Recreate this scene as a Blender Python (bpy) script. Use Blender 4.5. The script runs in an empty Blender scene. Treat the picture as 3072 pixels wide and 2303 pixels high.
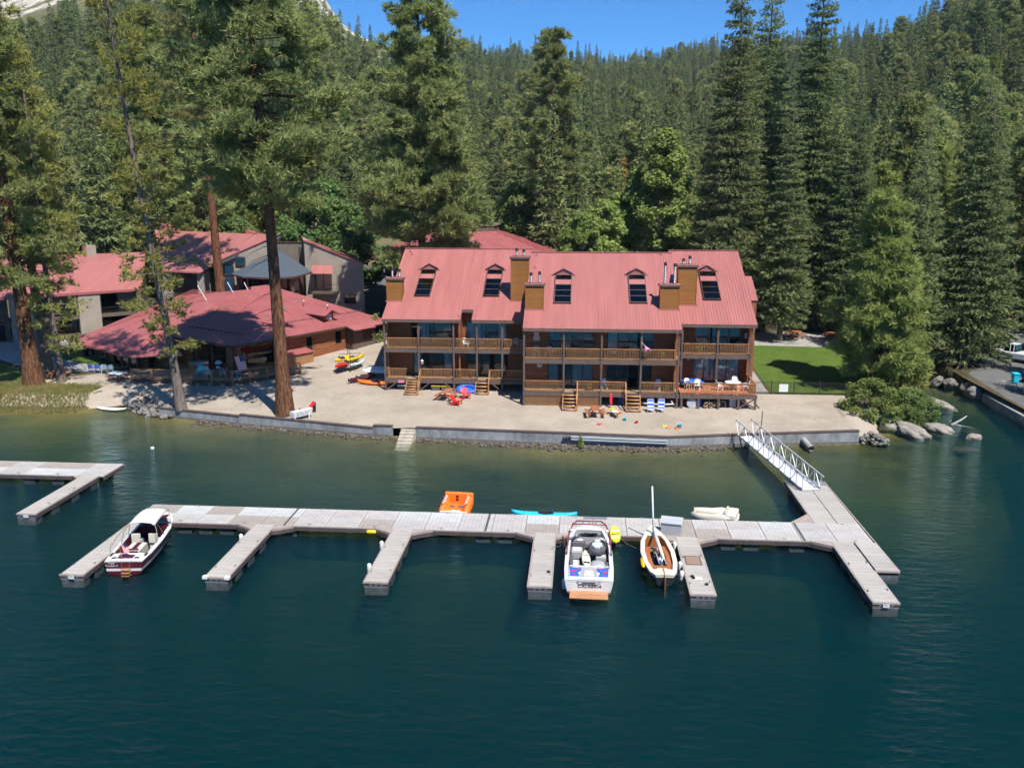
import bpy, math, random
import numpy as np
from mathutils import Vector, Matrix, noise as mnoise

# ------------------------------------------------------------------ camera, sky, sun, exposure
sc = bpy.context.scene
C = sc.collection
PI = math.pi
rad = math.radians
cam_d = bpy.data.cameras.new('camera')
cam_d.sensor_width = 36.0
cam_d.lens = 36.0 * 2650 / 3072
cam_d.clip_start = 0.5
cam_d.clip_end = 12000
cam = bpy.data.objects.new('camera', cam_d)
C.objects.link(cam)
cam.location = (0, 0, 21)
cam.rotation_euler = (rad(90 - 12.572), 0, rad(4.4647))
sc.camera = cam

SUN_EL = rad(58)
SUN = Vector((0.58 * math.cos(SUN_EL), -0.8146 * math.cos(SUN_EL), math.sin(SUN_EL))).normalized()
w = bpy.data.worlds.new('World')
sc.world = w
w.use_nodes = True
nt = w.node_tree
sky = nt.nodes.new('ShaderNodeTexSky')
sky.sky_type = 'NISHITA'
sky.sun_disc = False
sky.sun_elevation = SUN_EL
sky.sun_rotation = math.atan2(SUN.x, SUN.y)
sky.altitude = 1800
sky.air_density = 0.75
sky.dust_density = 0.0
sky.ozone_density = 4.0
tn = nt.nodes.new('ShaderNodeMix'); tn.data_type = 'RGBA'; tn.blend_type = 'MULTIPLY'; tn.inputs[0].default_value = 1
tn.inputs[7].default_value = (0.195, 0.45, 0.62, 1)     # deep alpine blue
nt.links.new(sky.outputs[0], tn.inputs[6]); nt.links.new(tn.outputs[2], nt.nodes['Background'].inputs[0])
nt.nodes['Background'].inputs[1].default_value = 0.15
sl = bpy.data.lights.new('sun', 'SUN')
sl.energy = 4.1
sl.angle = rad(0.53)
sl.color = (1.0, 0.955, 0.88)
so = bpy.data.objects.new('sun', sl)
C.objects.link(so)
so.rotation_euler = SUN.to_track_quat('Z', 'Y').to_euler()
so.location = SUN * 200
sc.view_settings.view_transform = 'Standard'
sc.view_settings.look = 'None'
sc.view_settings.exposure = 0.92
sc.view_settings.gamma = 1.0
sc.render.engine = 'CYCLES'
cy = sc.cycles
cy.use_denoising = True
try:
    cy.denoiser = 'OPENIMAGEDENOISE'
    cy.denoising_input_passes = 'RGB_ALBEDO_NORMAL'
except Exception:
    pass
cy.max_bounces = 6
cy.diffuse_bounces = 2
cy.glossy_bounces = 3
cy.transmission_bounces = 4
cy.transparent_max_bounces = 10
cy.volume_bounces = 0
cy.caustics_reflective = False
cy.caustics_refractive = False
cy.sample_clamp_indirect = 6
cy.use_adaptive_sampling = True
cy.adaptive_threshold = 0.03
cy.use_light_tree = False
sc.render.use_persistent_data = False

# ------------------------------------------------------------------ helpers
R0 = random.Random(7)

class MB:
    """collects shapes into one mesh"""
    def __init__(s):
        s.v = []; s.f = []; s.m = []; s.mats = []
    def mi(s, mat):
        if mat is None: return 0
        if mat not in s.mats: s.mats.append(mat)
        return s.mats.index(mat)
    def add(s, vs, fs, mat=None):
        n = len(s.v); k = s.mi(mat)
        s.v.extend([tuple(p) for p in vs])
        for f in fs:
            s.f.append(tuple(i + n for i in f)); s.m.append(k)
        return s
    def box(s, x0, x1, y0, y1, z0, z1, mat=None, rz=0, org=None):
        vs = [(x, y, z) for z in (z0, z1) for y in (y0, y1) for x in (x0, x1)]
        if rz:
            ox, oy = org if org else ((x0 + x1) / 2, (y0 + y1) / 2)
            c, q = math.cos(rz), math.sin(rz)
            vs = [(ox + (x - ox) * c - (y - oy) * q, oy + (x - ox) * q + (y - oy) * c, z) for x, y, z in vs]
        return s.add(vs, [(0, 2, 3, 1), (4, 5, 7, 6), (0, 1, 5, 4), (2, 6, 7, 3), (0, 4, 6, 2), (1, 3, 7, 5)], mat)
    def cbox(s, c, d, mat=None, rz=0):
        return s.box(c[0] - d[0] / 2, c[0] + d[0] / 2, c[1] - d[1] / 2, c[1] + d[1] / 2, c[2] - d[2] / 2, c[2] + d[2] / 2, mat, rz)
    def bar(s, a, b, w, h=None, mat=None, up=(0, 0, 1)):
        """square bar from a to b"""
        a = Vector(a); b = Vector(b); d = (b - a)
        if d.length < 1e-6: return s
        d.normalize(); u = Vector(up)
        if abs(d.dot(u)) > 0.98: u = Vector((0, 1, 0))
        sx = d.cross(u).normalized(); sz = sx.cross(d).normalized()
        h = w if h is None else h
        vs = []
        for p in (a, b):
            for i, j in ((-1, -1), (1, -1), (1, 1), (-1, 1)):
                vs.append(p + sx * (i * w / 2) + sz * (j * h / 2))
        return s.add(vs, [(0, 1, 2, 3), (7, 6, 5, 4), (0, 4, 5, 1), (1, 5, 6, 2), (2, 6, 7, 3), (3, 7, 4, 0)], mat)
    def tube(s, pts, rs, n=8, mat=None, cap=True):
        pts = [Vector(p) for p in pts]
        if not hasattr(rs, '__len__'): rs = [rs] * len(pts)
        rings = []; vs = []
        for i, p in enumerate(pts):
            d = (pts[min(i + 1, len(pts) - 1)] - pts[max(i - 1, 0)])
            if d.length < 1e-9: d = Vector((0, 0, 1))
            d.normalize()
            u = Vector((0, 0, 1)) if abs(d.z) < 0.9 else Vector((1, 0, 0))
            a = d.cross(u).normalized(); b = d.cross(a).normalized()
            for k in range(n):
                t = 2 * PI * k / n
                vs.append(p + (a * math.cos(t) + b * math.sin(t)) * rs[i])
        fs = []
        for i in range(len(pts) - 1):
            for k in range(n):
                k2 = (k + 1) % n
                fs.append((i * n + k, i * n + k2, (i + 1) * n + k2, (i + 1) * n + k))
        if cap:
            fs.append(tuple(range(n))[::-1]); fs.append(tuple((len(pts) - 1) * n + k for k in range(n)))
        return s.add(vs, fs, mat)
    def prism(s, poly, z0, z1, mat=None):
        n = len(poly)
        vs = [(p[0], p[1], z0) for p in poly] + [(p[0], p[1], z1) for p in poly]
        fs = [tuple(range(n))[::-1], tuple(range(n, 2 * n))] + [(i, (i + 1) % n, n + (i + 1) % n, n + i) for i in range(n)]
        return s.add(vs, fs, mat)
    def slab(s, poly, th, mat=None, off=(0, 0, -1)):
        """3D polygon thickened along off"""
        n = len(poly); o = Vector(off) * th
        vs = [Vector(p) for p in poly] + [Vector(p) + o for p in poly]
        fs = [tuple(range(n)), tuple(range(n, 2 * n))[::-1]] + [(i, n + i, n + (i + 1) % n, (i + 1) % n) for i in range(n)]
        return s.add(vs, fs, mat)
    def lathe(s, c, prof, n=16, mat=None):
        vs = []; fs = []
        for r, z in prof:
            for k in range(n):
                t = 2 * PI * k / n
                vs.append((c[0] + r * math.cos(t), c[1] + r * math.sin(t), c[2] + z))
        for i in range(len(prof) - 1):
            for k in range(n):
                fs.append((i * n + k, i * n + (k + 1) % n, (i + 1) * n + (k + 1) % n, (i + 1) * n + k))
        fs.append(tuple(range(n))[::-1]); fs.append(tuple((len(prof) - 1) * n + k for k in range(n)))
        return s.add(vs, fs, mat)
    def loft(s, secs, mat=None, closed=False, caps=True):
        n = len(secs[0]); vs = [p for q in secs for p in q]; fs = []
        for i in range(len(secs) - 1):
            for k in range(n if closed else n - 1):
                k2 = (k + 1) % n
                fs.append((i * n + k, i * n + k2, (i + 1) * n + k2, (i + 1) * n + k))
        if caps:
            fs.append(tuple(range(n))[::-1]); fs.append(tuple((len(secs) - 1) * n + k for k in range(n)))
        return s.add(vs, fs, mat)
    def mesh(s, name, mat=None, smooth=False):
        me = bpy.data.meshes.new(name)
        me.from_pydata(s.v, [], s.f)
        if s.mats:
            for m_ in s.mats: me.materials.append(m_)
            if len(s.mats) > 1: me.polygons.foreach_set('material_index', s.m)
        elif mat: me.materials.append(mat)
        if smooth: me.polygons.foreach_set('use_smooth', [True] * len(me.polygons))
        me.update()
        return me
    def build(s, name, mat=None, parent=None, smooth=False, loc=None, rz=0):
        o = bpy.data.objects.new(name, s.mesh(name, mat, smooth))
        C.objects.link(o)
        if parent: o.parent = parent
        if loc is not None: o.location = loc
        if rz: o.rotation_euler = (0, 0, rz)
        return o

def tag(o, label=None, cat=None, group=None, kind=None):
    if label: o['label'] = label
    if cat: o['category'] = cat
    if group: o['group'] = group
    if kind: o['kind'] = kind
    return o

def thing(name, label, cat, loc=(0, 0, 0), rz=0, group=None):
    o = bpy.data.objects.new(name, None)
    o.empty_display_size = 0.3
    C.objects.link(o)
    o.location = loc; o.rotation_euler = (0, 0, rz)
    return tag(o, label, cat, group)

def inst(name, me, parent=None, loc=(0, 0, 0), rot=(0, 0, 0), scale=None):
    o = bpy.data.objects.new(name, me)
    C.objects.link(o)
    if parent: o.parent = parent
    o.location = loc; o.rotation_euler = rot
    if scale is not None: o.scale = scale if hasattr(scale, '__len__') else (scale,) * 3
    return o

def struct(name, mb, mat, smooth=False):
    return tag(mb.build(name, mat, None, smooth), kind='structure')

def kids(o):
    return [c for c in bpy.data.objects if c.parent == o]

def dup(root, loc, rz=None, label=None, children=None):
    """copy a thing with parts and sub-parts"""
    r = root.copy(); C.objects.link(r); r.location = loc
    if rz is not None: r.rotation_euler = (0, 0, rz)
    if label: r['label'] = label
    for ch, gch in (children if children is not None else tree_of(root)):
        c = ch.copy(); C.objects.link(c); c.parent = r
        for g_ in gch:
            d = g_.copy(); C.objects.link(d); d.parent = c
    return r

def tree_of(root):
    cs = kids(root)
    return [(c, kids(c)) for c in cs]

def text(name, body, size, parent, loc, rot, mat, ext=0.004, align='CENTER', shear=0, sx=1):
    cu = bpy.data.curves.new(name, 'FONT')
    cu.body = body; cu.size = size; cu.extrude = ext; cu.align_x = align; cu.align_y = 'CENTER'; cu.shear = shear
    cu.resolution_u = 2
    cu.materials.append(mat)
    q = bpy.data.objects.new(name, cu); C.objects.link(q)
    bpy.context.view_layer.update()
    me = bpy.data.meshes.new_from_object(q.evaluated_get(bpy.context.evaluated_depsgraph_get()))
    bpy.data.objects.remove(q)
    o = bpy.data.objects.new(name, me); C.objects.link(o)
    o.parent = parent; o.location = loc; o.rotation_euler = rot; o.scale = (sx, 1, 1)
    return o

# ------------------------------------------------------------------ materials
def pm(name, col, rough=0.6, var=0.0, scale=4.0, bump=0.0, bscale=20.0, metal=0.0, spec=0.35, col2=None, detail=5, stretch=None,
       rnd=0.0, coat=0.0, bdist=0.02, coords='Object'):
    m = bpy.data.materials.new(name); m.use_nodes = True
    n = m.node_tree; b = n.nodes['Principled BSDF']
    b.inputs['Roughness'].default_value = rough
    b.inputs['Metallic'].default_value = metal
    b.inputs['Specular IOR Level'].default_value = spec
    if coat:
        b.inputs['Coat Weight'].default_value = coat; b.inputs['Coat Roughness'].default_value = 0.08
    c4 = (*col, 1)
    b.inputs['Base Color'].default_value = c4
    tc = n.nodes.new('ShaderNodeTexCoord')
    src = tc.outputs[coords]
    if stretch:
        mp = n.nodes.new('ShaderNodeMapping'); mp.inputs['Scale'].default_value = stretch
        n.links.new(src, mp.inputs[0]); src = mp.outputs[0]
    last = None
    if var > 0 or col2:
        nz = n.nodes.new('ShaderNodeTexNoise'); nz.inputs['Scale'].default_value = scale; nz.inputs['Detail'].default_value = detail
        nz.inputs['Roughness'].default_value = 0.65
        n.links.new(src, nz.inputs['Vector'])
        rp = n.nodes.new('ShaderNodeValToRGB')
        rp.color_ramp.elements[0].position = 0.32; rp.color_ramp.elements[1].position = 0.68
        if col2: rp.color_ramp.elements[0].color = c4; rp.color_ramp.elements[1].color = (*col2, 1)
        else:
            rp.color_ramp.elements[0].color = (*[max(0, x * (1 - var)) for x in col], 1)
            rp.color_ramp.elements[1].color = (*[min(1, x * (1 + var)) for x in col], 1)
        n.links.new(nz.outputs[0], rp.inputs[0]); last = rp.outputs[0]
    if rnd > 0:
        oi = n.nodes.new('ShaderNodeObjectInfo')
        mr = n.nodes.new('ShaderNodeMapRange'); mr.inputs[3].default_value = 1 - rnd; mr.inputs[4].default_value = 1 + rnd
        n.links.new(oi.outputs['Random'], mr.inputs[0])
        mx = n.nodes.new('ShaderNodeMix'); mx.data_type = 'RGBA'; mx.blend_type = 'MULTIPLY'; mx.inputs[0].default_value = 1
        if last: n.links.new(last, mx.inputs[6])
        else: mx.inputs[6].default_value = c4
        n.links.new(mr.outputs[0], mx.inputs[7]); last = mx.outputs[2]
    if last: n.links.new(last, b.inputs['Base Color'])
    if bump > 0:
        nb = n.nodes.new('ShaderNodeTexNoise'); nb.inputs['Scale'].default_value = bscale; nb.inputs['Detail'].default_value = 4
        n.links.new(src, nb.inputs['Vector'])
        bp = n.nodes.new('ShaderNodeBump'); bp.inputs['Strength'].default_value = bump; bp.inputs['Distance'].default_value = bdist
        n.links.new(nb.outputs[0], bp.inputs['Height']); n.links.new(bp.outputs[0], b.inputs['Normal'])
    return m

def stripes(m, axis, period, duty, dark, sharp=True):
    """multiply fine grooves (axis 0/1/2 in object space) into a material's colour and bump"""
    n = m.node_tree; b = n.nodes['Principled BSDF']
    tc = n.nodes.new('ShaderNodeTexCoord'); sp = n.nodes.new('ShaderNodeSeparateXYZ')
    n.links.new(tc.outputs['Object'], sp.inputs[0])
    d = n.nodes.new('ShaderNodeMath'); d.operation = 'DIVIDE'; d.inputs[1].default_value = period
    n.links.new(sp.outputs[axis], d.inputs[0])
    fr = n.nodes.new('ShaderNodeMath'); fr.operation = 'FRACT'; n.links.new(d.outputs[0], fr.inputs[0])
    lt = n.nodes.new('ShaderNodeMath'); lt.operation = 'LESS_THAN'; lt.inputs[1].default_value = duty
    n.links.new(fr.outputs[0], lt.inputs[0])
    mx = n.nodes.new('ShaderNodeMix'); mx.data_type = 'RGBA'; mx.blend_type = 'MULTIPLY'
    n.links.new(lt.outputs[0], mx.inputs[0])
    bc = b.inputs['Base Color']
    if bc.is_linked:
        l = bc.links[0]; n.links.new(l.from_socket, mx.inputs[6])
    else: mx.inputs[6].default_value = bc.default_value
    mx.inputs[7].default_value = (dark, dark, dark, 1)
    n.links.new(mx.outputs[2], bc)
    return m

M = {}
M['sand'] = pm('sand', (0.275, 0.232, 0.184), 0.95, col2=(0.375, 0.322, 0.264), scale=0.3, bump=0.45, bscale=2.2, spec=0.1, detail=11, bdist=0.10)
M['earth'] = pm('earth', (0.077, 0.058, 0.039), 0.95, col2=(0.154, 0.123, 0.085), scale=0.5, bump=0.6, bscale=5, spec=0.1, bdist=0.08)
M['duff'] = pm('duff', (0.058, 0.054, 0.027), 0.95, col2=(0.123, 0.096, 0.058), scale=0.12, bump=0.5, bscale=2, spec=0.05, bdist=0.2, detail=10)
M['lawn'] = pm('lawn', (0.058, 0.104, 0.015), 0.9, col2=(0.096, 0.146, 0.027), scale=0.6, bump=0.9, bscale=30, spec=0.15, detail=9, bdist=0.06)
M['concrete'] = pm('concrete', (0.277, 0.266, 0.246), 0.85, var=0.22, scale=1.1, bump=0.25, bscale=14, spec=0.2)
M['asphalt'] = pm('asphalt', (0.115, 0.114, 0.112), 0.9, var=0.25, scale=0.35, bump=0.3, bscale=20, spec=0.2)
M['wallconc'] = pm('wallconc', (0.146, 0.150, 0.154), 0.85, col2=(0.323, 0.323, 0.323), scale=1.4, bump=0.3, bscale=9, spec=0.2, stretch=(1, 1, 0.5), detail=8)
M['walldamp'] = pm('walldamp', (0.10, 0.095, 0.08), 0.7, col2=(0.19, 0.175, 0.15), scale=2.2, bump=0.3, bscale=9, spec=0.3)
M['cap'] = pm('cap', (0.100, 0.073, 0.065), 0.75, var=0.25, scale=2, stretch=(0.3, 3, 3), spec=0.2)
M['roof'] = pm('roof', (0.335, 0.122, 0.110), 0.42, var=0.13, scale=1.1, spec=0.5, detail=9, stretch=(1.3, 0.10, 0.10), bump=0.12, bscale=2.5, bdist=0.03)
M['roof2'] = pm('roof2', (0.32, 0.098, 0.094), 0.42, var=0.16, scale=0.7, spec=0.5, detail=9)
M['siding'] = pm('siding', (0.25, 0.092, 0.04), 0.75, var=0.35, scale=1.6, bump=0.2, bscale=12, spec=0.2, stretch=(0.35, 0.35, 4))
stripes(M['siding'], 2, 0.17, 0.10, 0.35)
M['sidingplain'] = pm('sidingplain', (0.25, 0.10, 0.038), 0.72, var=0.3, scale=2.5, spec=0.2, stretch=(0.4, 0.4, 5), rnd=0.10)
M['orange_siding'] = pm('orange_siding', (0.33, 0.115, 0.035), 0.72, var=0.3, scale=1.6, spec=0.2, stretch=(0.35, 0.35, 4))
stripes(M['orange_siding'], 2, 0.19, 0.10, 0.4)
M['chimboard'] = pm('chimboard', (0.265, 0.112, 0.03), 0.72, var=0.2, scale=2.5, spec=0.2, stretch=(0.4, 0.4, 5), rnd=0.09)
M['trim'] = pm('trim', (0.12, 0.085, 0.072), 0.7, var=0.18, scale=3, spec=0.2, stretch=(1, 1, 0.4))
M['rail'] = pm('rail', (0.36, 0.165, 0.07), 0.7, var=0.25, scale=2.0, spec=0.2, rnd=0.10)
M['baluster'] = pm('baluster', (0.30, 0.16, 0.075), 0.75, var=0.2, scale=3.0, spec=0.2, rnd=0.16)
M['deck'] = pm('deck', (0.29, 0.19, 0.12), 0.8, var=0.3, scale=1.5, spec=0.15, stretch=(0.4, 4, 1))
stripes(M['deck'], 1, 0.14, 0.08, 0.3)
M['reddeck'] = pm('reddeck', (0.38, 0.14, 0.075), 0.7, var=0.2, scale=1.5, spec=0.2, rnd=0.08)
M['log'] = pm('log', (0.33, 0.175, 0.08), 0.75, var=0.3, scale=4, spec=0.2, rnd=0.12)
M['lattice'] = pm('lattice', (0.32, 0.16, 0.075), 0.8, var=0.2, scale=3)
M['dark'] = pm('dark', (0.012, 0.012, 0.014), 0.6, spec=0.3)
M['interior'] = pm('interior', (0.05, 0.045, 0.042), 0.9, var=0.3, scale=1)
M['curtain'] = pm('curtain', (0.68, 0.71, 0.72), 0.9, var=0.08, scale=3, stretch=(14, 14, 0.1))
M['brown'] = pm('brown', (0.075, 0.042, 0.032), 0.75, var=0.3, scale=2, spec=0.2)
M['taupe'] = pm('taupe', (0.119, 0.089, 0.073), 0.75, var=0.15, scale=2, spec=0.2)
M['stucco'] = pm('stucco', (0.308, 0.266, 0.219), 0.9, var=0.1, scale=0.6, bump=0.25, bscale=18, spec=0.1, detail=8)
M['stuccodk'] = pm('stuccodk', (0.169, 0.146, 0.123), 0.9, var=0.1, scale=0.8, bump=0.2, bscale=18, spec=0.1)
M['shingle'] = pm('shingle', (0.065, 0.081, 0.100), 0.85, var=0.22, scale=3, bump=0.35, bscale=12, spec=0.2)
M['dockA'] = pm('dockA', (0.385, 0.370, 0.358), 0.8, var=0.16, scale=0.55, spec=0.2, rnd=0.06)
M['dockB'] = pm('dockB', (0.308, 0.277, 0.250), 0.82, var=0.16, scale=0.55, spec=0.2, rnd=0.05)
M['dockC'] = pm('dockC', (0.431, 0.439, 0.439), 0.8, var=0.16, scale=0.55, spec=0.2, rnd=0.04)
for k_ in ('dockA', 'dockB', 'dockC'): stripes(M[k_], 0, 0.254, 0.07, 0.62)
M['dockF'] = pm('dockF', (0.354, 0.331, 0.308), 0.82, var=0.2, scale=1.5, spec=0.2, rnd=0.07, stretch=(0.4, 3, 1))
stripes(M['dockF'], 1, 0.127, 0.07, 0.72)
M['dockedge'] = pm('dockedge', (0.308, 0.254, 0.223), 0.8, var=0.15, scale=2)
M['dockside'] = pm('dockside', (0.075, 0.055, 0.055), 0.7, var=0.3, scale=2)
M['float'] = pm('float', (0.10, 0.105, 0.115), 0.6, var=0.35, scale=3, spec=0.3)
M['galv'] = pm('galv', (0.323, 0.339, 0.354), 0.45, var=0.12, scale=6, metal=0.55, spec=0.5)
M['alu'] = pm('alu', (0.477, 0.485, 0.501), 0.5, var=0.06, scale=3, metal=0.25, spec=0.4)
M['steel'] = pm('steel', (0.16, 0.16, 0.165), 0.5, metal=0.6)
M['flue'] = pm('flue', (0.16, 0.165, 0.18), 0.5, metal=0.6)
M['black'] = pm('black', (0.015, 0.015, 0.017), 0.5, spec=0.4)
M['blackmetal'] = pm('blackmetal', (0.022, 0.022, 0.024), 0.5, spec=0.4)
M['white'] = pm('white', (0.655, 0.655, 0.647), 0.45, spec=0.4)
M['plastic'] = pm('plastic', (0.622, 0.638, 0.655), 0.4, spec=0.4)
M['gel'] = pm('gel', (0.605, 0.601, 0.580), 0.25, spec=0.5, coat=0.3)
M['cream'] = pm('cream', (0.571, 0.538, 0.445), 0.45, spec=0.4, var=0.05, scale=2)
M['canvas'] = pm('canvas', (0.571, 0.546, 0.487), 0.85, var=0.05, scale=1.5, bump=0.2, bscale=3, bdist=0.04)
M['maroon'] = pm('maroon', (0.075, 0.006, 0.014), 0.35, spec=0.5, coat=0.3)
M['redpaint'] = pm('redpaint', (0.62, 0.03, 0.025), 0.4, spec=0.4)
M['redplast'] = pm('redplast', (0.72, 0.028, 0.018), 0.45, spec=0.4)
M['yellow'] = pm('yellow', (0.75, 0.5, 0.012), 0.45, spec=0.4)
M['lime'] = pm('lime', (0.62, 0.66, 0.03), 0.5)
M['orange'] = pm('orange', (0.85, 0.16, 0.015), 0.55)
M['cyan'] = pm('cyan', (0.02, 0.45, 0.62), 0.45)
M['blue'] = pm('blue', (0.02, 0.12, 0.5), 0.5)
M['navy'] = pm('navy', (0.02, 0.035, 0.13), 0.5)
M['bluestripe'] = pm('bluestripe', (0.05, 0.13, 0.42), 0.8)
M['pale'] = pm('pale', (0.55, 0.68, 0.75), 0.5)
M['vinyl'] = pm('vinyl', (0.33, 0.33, 0.345), 0.55, spec=0.35, var=0.06, scale=4)
M['vinyldk'] = pm('vinyldk', (0.10, 0.10, 0.11), 0.6)
M['carpet'] = pm('carpet', (0.075, 0.072, 0.075), 0.95, var=0.1, scale=15)
M['varnish'] = pm('varnish', (0.34, 0.12, 0.035), 0.35, var=0.25, scale=3, spec=0.5, stretch=(6, 0.5, 1), coat=0.2)
M['teak'] = pm('teak', (0.42, 0.21, 0.10), 0.5, var=0.25, scale=3, stretch=(0.5, 6, 1), rnd=0.1)
M['picnic'] = pm('picnic', (0.33, 0.115, 0.055), 0.7, var=0.2, scale=3, stretch=(3, 3, 1), rnd=0.08)
M['rust'] = pm('rust', (0.42, 0.1, 0.03), 0.7)
M['rock'] = pm('rock', (0.100, 0.092, 0.085), 0.9, col2=(0.231, 0.216, 0.193), scale=2.5, bump=0.6, bscale=6, spec=0.15, rnd=0.28, detail=8)
M['granite'] = pm('granite', (0.169, 0.150, 0.131), 0.9, col2=(0.323, 0.285, 0.246), scale=1.4, bump=0.5, bscale=7, spec=0.15, detail=9)
M['wetrock'] = pm('wetrock', (0.035, 0.03, 0.024), 0.6, col2=(0.125, 0.10, 0.08), scale=3.0, bump=0.6, bscale=6, spec=0.3, rnd=0.4, detail=8)
M['bark'] = pm('bark', (0.045, 0.02, 0.012), 0.95, col2=(0.25, 0.122, 0.066), scale=2.6, bump=1.0, bscale=3.4, spec=0.08, stretch=(2.6, 2.6, 0.5), detail=10, bdist=0.2)
M['barkgrey'] = pm('barkgrey', (0.085, 0.065, 0.055), 0.95, col2=(0.235, 0.19, 0.16), scale=2.5, bump=1.0, bscale=4.0, spec=0.08, stretch=(2, 2, 0.5), detail=9, bdist=0.08)
M['twig'] = pm('twig', (0.10, 0.08, 0.065), 0.9, col2=(0.26, 0.22, 0.19), scale=3, spec=0.1)

def glassmat(name, col, rough=0.05):
    m = bpy.data.materials.new(name); m.use_nodes = True
    n = m.node_tree
    for q in list(n.nodes):
        if q.type != 'OUTPUT_MATERIAL': n.nodes.remove(q)
    out = [q for q in n.nodes][0]
    tr = n.nodes.new('ShaderNodeBsdfTransparent'); tr.inputs[0].default_value = (*col, 1)
    gl = n.nodes.new('ShaderNodeBsdfGlossy'); gl.inputs['Roughness'].default_value = rough
    fr = n.nodes.new('ShaderNodeFresnel'); fr.inputs[0].default_value = 1.75
    mx = n.nodes.new('ShaderNodeMixShader')
    n.links.new(fr.outputs[0], mx.inputs[0]); n.links.new(tr.outputs[0], mx.inputs[1]); n.links.new(gl.outputs[0], mx.inputs[2])
    n.links.new(mx.outputs[0], out.inputs[0])
    return m
M['glass'] = glassmat('glass', (0.80, 0.86, 0.88))
M['glassdk'] = glassmat('glassdk', (0.22, 0.24, 0.26))

def leafmat(name, c1, c2, trans=0.28, scale=0.35, rnd=0.18):
    m = bpy.data.materials.new(name); m.use_nodes = True
    n = m.node_tree
    for q in list(n.nodes):
        if q.type != 'OUTPUT_MATERIAL': n.nodes.remove(q)
    out = [q for q in n.nodes][0]
    tc = n.nodes.new('ShaderNodeTexCoord')
    nz = n.nodes.new('ShaderNodeTexNoise'); nz.inputs['Scale'].default_value = scale; nz.inputs['Detail'].default_value = 6
    nz.inputs['Roughness'].default_value = 0.75
    n.links.new(tc.outputs['Object'], nz.inputs['Vector'])
    rp = n.nodes.new('ShaderNodeValToRGB')
    rp.color_ramp.elements[0].position = 0.33; rp.color_ramp.elements[1].position = 0.67
    rp.color_ramp.elements[0].color = (*c1, 1); rp.color_ramp.elements[1].color = (*c2, 1)
    n.links.new(nz.outputs[0], rp.inputs[0])
    oi = n.nodes.new('ShaderNodeObjectInfo')
    hs = n.nodes.new('ShaderNodeHueSaturation')
    mr = n.nodes.new('ShaderNodeMapRange'); mr.inputs[3].default_value = 0.5 - 0.012; mr.inputs[4].default_value = 0.5 + 0.018
    n.links.new(oi.outputs['Random'], mr.inputs[0]); n.links.new(mr.outputs[0], hs.inputs['Hue'])
    w2 = n.nodes.new('ShaderNodeMath'); w2.operation = 'MULTIPLY'; w2.inputs[1].default_value = 7.13
    f2 = n.nodes.new('ShaderNodeMath'); f2.operation = 'FRACT'
    n.links.new(oi.outputs['Random'], w2.inputs[0]); n.links.new(w2.outputs[0], f2.inputs[0])
    mr2 = n.nodes.new('ShaderNodeMapRange'); mr2.inputs[3].default_value = 1 - rnd; mr2.inputs[4].default_value = 1 + rnd
    n.links.new(f2.outputs[0], mr2.inputs[0]); n.links.new(mr2.outputs[0], hs.inputs['Value'])
    n.links.new(rp.outputs[0], hs.inputs['Color'])
    df = n.nodes.new('ShaderNodeBsdfDiffuse'); tl = n.nodes.new('ShaderNodeBsdfTranslucent')
    n.links.new(hs.outputs[0], df.inputs[0]); n.links.new(hs.outputs[0], tl.inputs[0])
    mx = n.nodes.new('ShaderNodeMixShader'); mx.inputs[0].default_value = trans
    n.links.new(df.outputs[0], mx.inputs[1]); n.links.new(tl.outputs[0], mx.inputs[2])
    n.links.new(mx.outputs[0], out.inputs[0])
    return m
M['needle'] = leafmat('needle', (0.219, 0.253, 0.084), (0.421, 0.438, 0.176), 0.40)
M['needlefresh'] = leafmat('needlefresh', (0.175, 0.222, 0.060), (0.363, 0.403, 0.128), 0.3)
M['lodgepole'] = leafmat('lodgepole', (0.240, 0.253, 0.063), (0.418, 0.405, 0.127), 0.40)
M['fir'] = leafmat('fir', (0.140, 0.185, 0.079), (0.306, 0.339, 0.140), 0.32)
M['firfar'] = leafmat('firfar', (0.126, 0.169, 0.066), (0.271, 0.298, 0.119), 0.30, 0.2, 0.28)
M['firdry'] = leafmat('firdry', (0.312, 0.168, 0.036), (0.384, 0.216, 0.060), 0.2)
M['leaf'] = leafmat('leaf', (0.10, 0.16, 0.05), (0.20, 0.275, 0.095), 0.4)
M['leafbright'] = leafmat('leafbright', (0.17, 0.24, 0.06), (0.31, 0.38, 0.12), 0.42)
M['grassblade'] = leafmat('grassblade', (0.184, 0.218, 0.052), (0.391, 0.299, 0.138), 0.3, 0.35)
# ------------------------------------------------------------------ the setting: lake, bed, ground, hills
SHORE = [(-400, 76), (-90, 76), (-58, 77.4), (-50, 77.6), (-46.6, 78.6), (-44.2, 80.4), (-42.8, 79.6), (-41.4, 78.2), (-39.1, 77.35), (-30.4, 74.85), (-17.6, 72.2), (-14.2, 71.75),
         (-1, 70.7), (7.5, 70.65), (12.8, 71.55), (23.3, 73.05), (25.6, 74.6), (27.2, 76.8), (28.6, 79.0), (31, 84.5), (33.2, 91), (35, 96.5),
         (37.5, 98.5), (39.6, 97), (40.1, 92), (40.35, 89), (40.6, 60), (41.5, 40), (400, 40)]
SX = [p[0] for p in SHORE]; SY = [p[1] for p in SHORE]
def shoreY(x): return float(np.interp(x, SX, SY))
WALLTOP = [(-39.1, 0.85), (-30.4, 0.95), (-17.6, 0.75), (-14.2, 1.0), (-1, 1.08), (7.5, 0.92), (12.8, 1.0), (23.3, 1.15)]
def gY(y):
    return float(np.interp(y, [40, 71, 85, 120, 135, 260], [1.0, 1.0, 1.5, 3.5, 3.9, 4.6]))
def sm(t):
    t = min(1, max(0, t)); return t * t * (3 - 2 * t)
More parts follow.
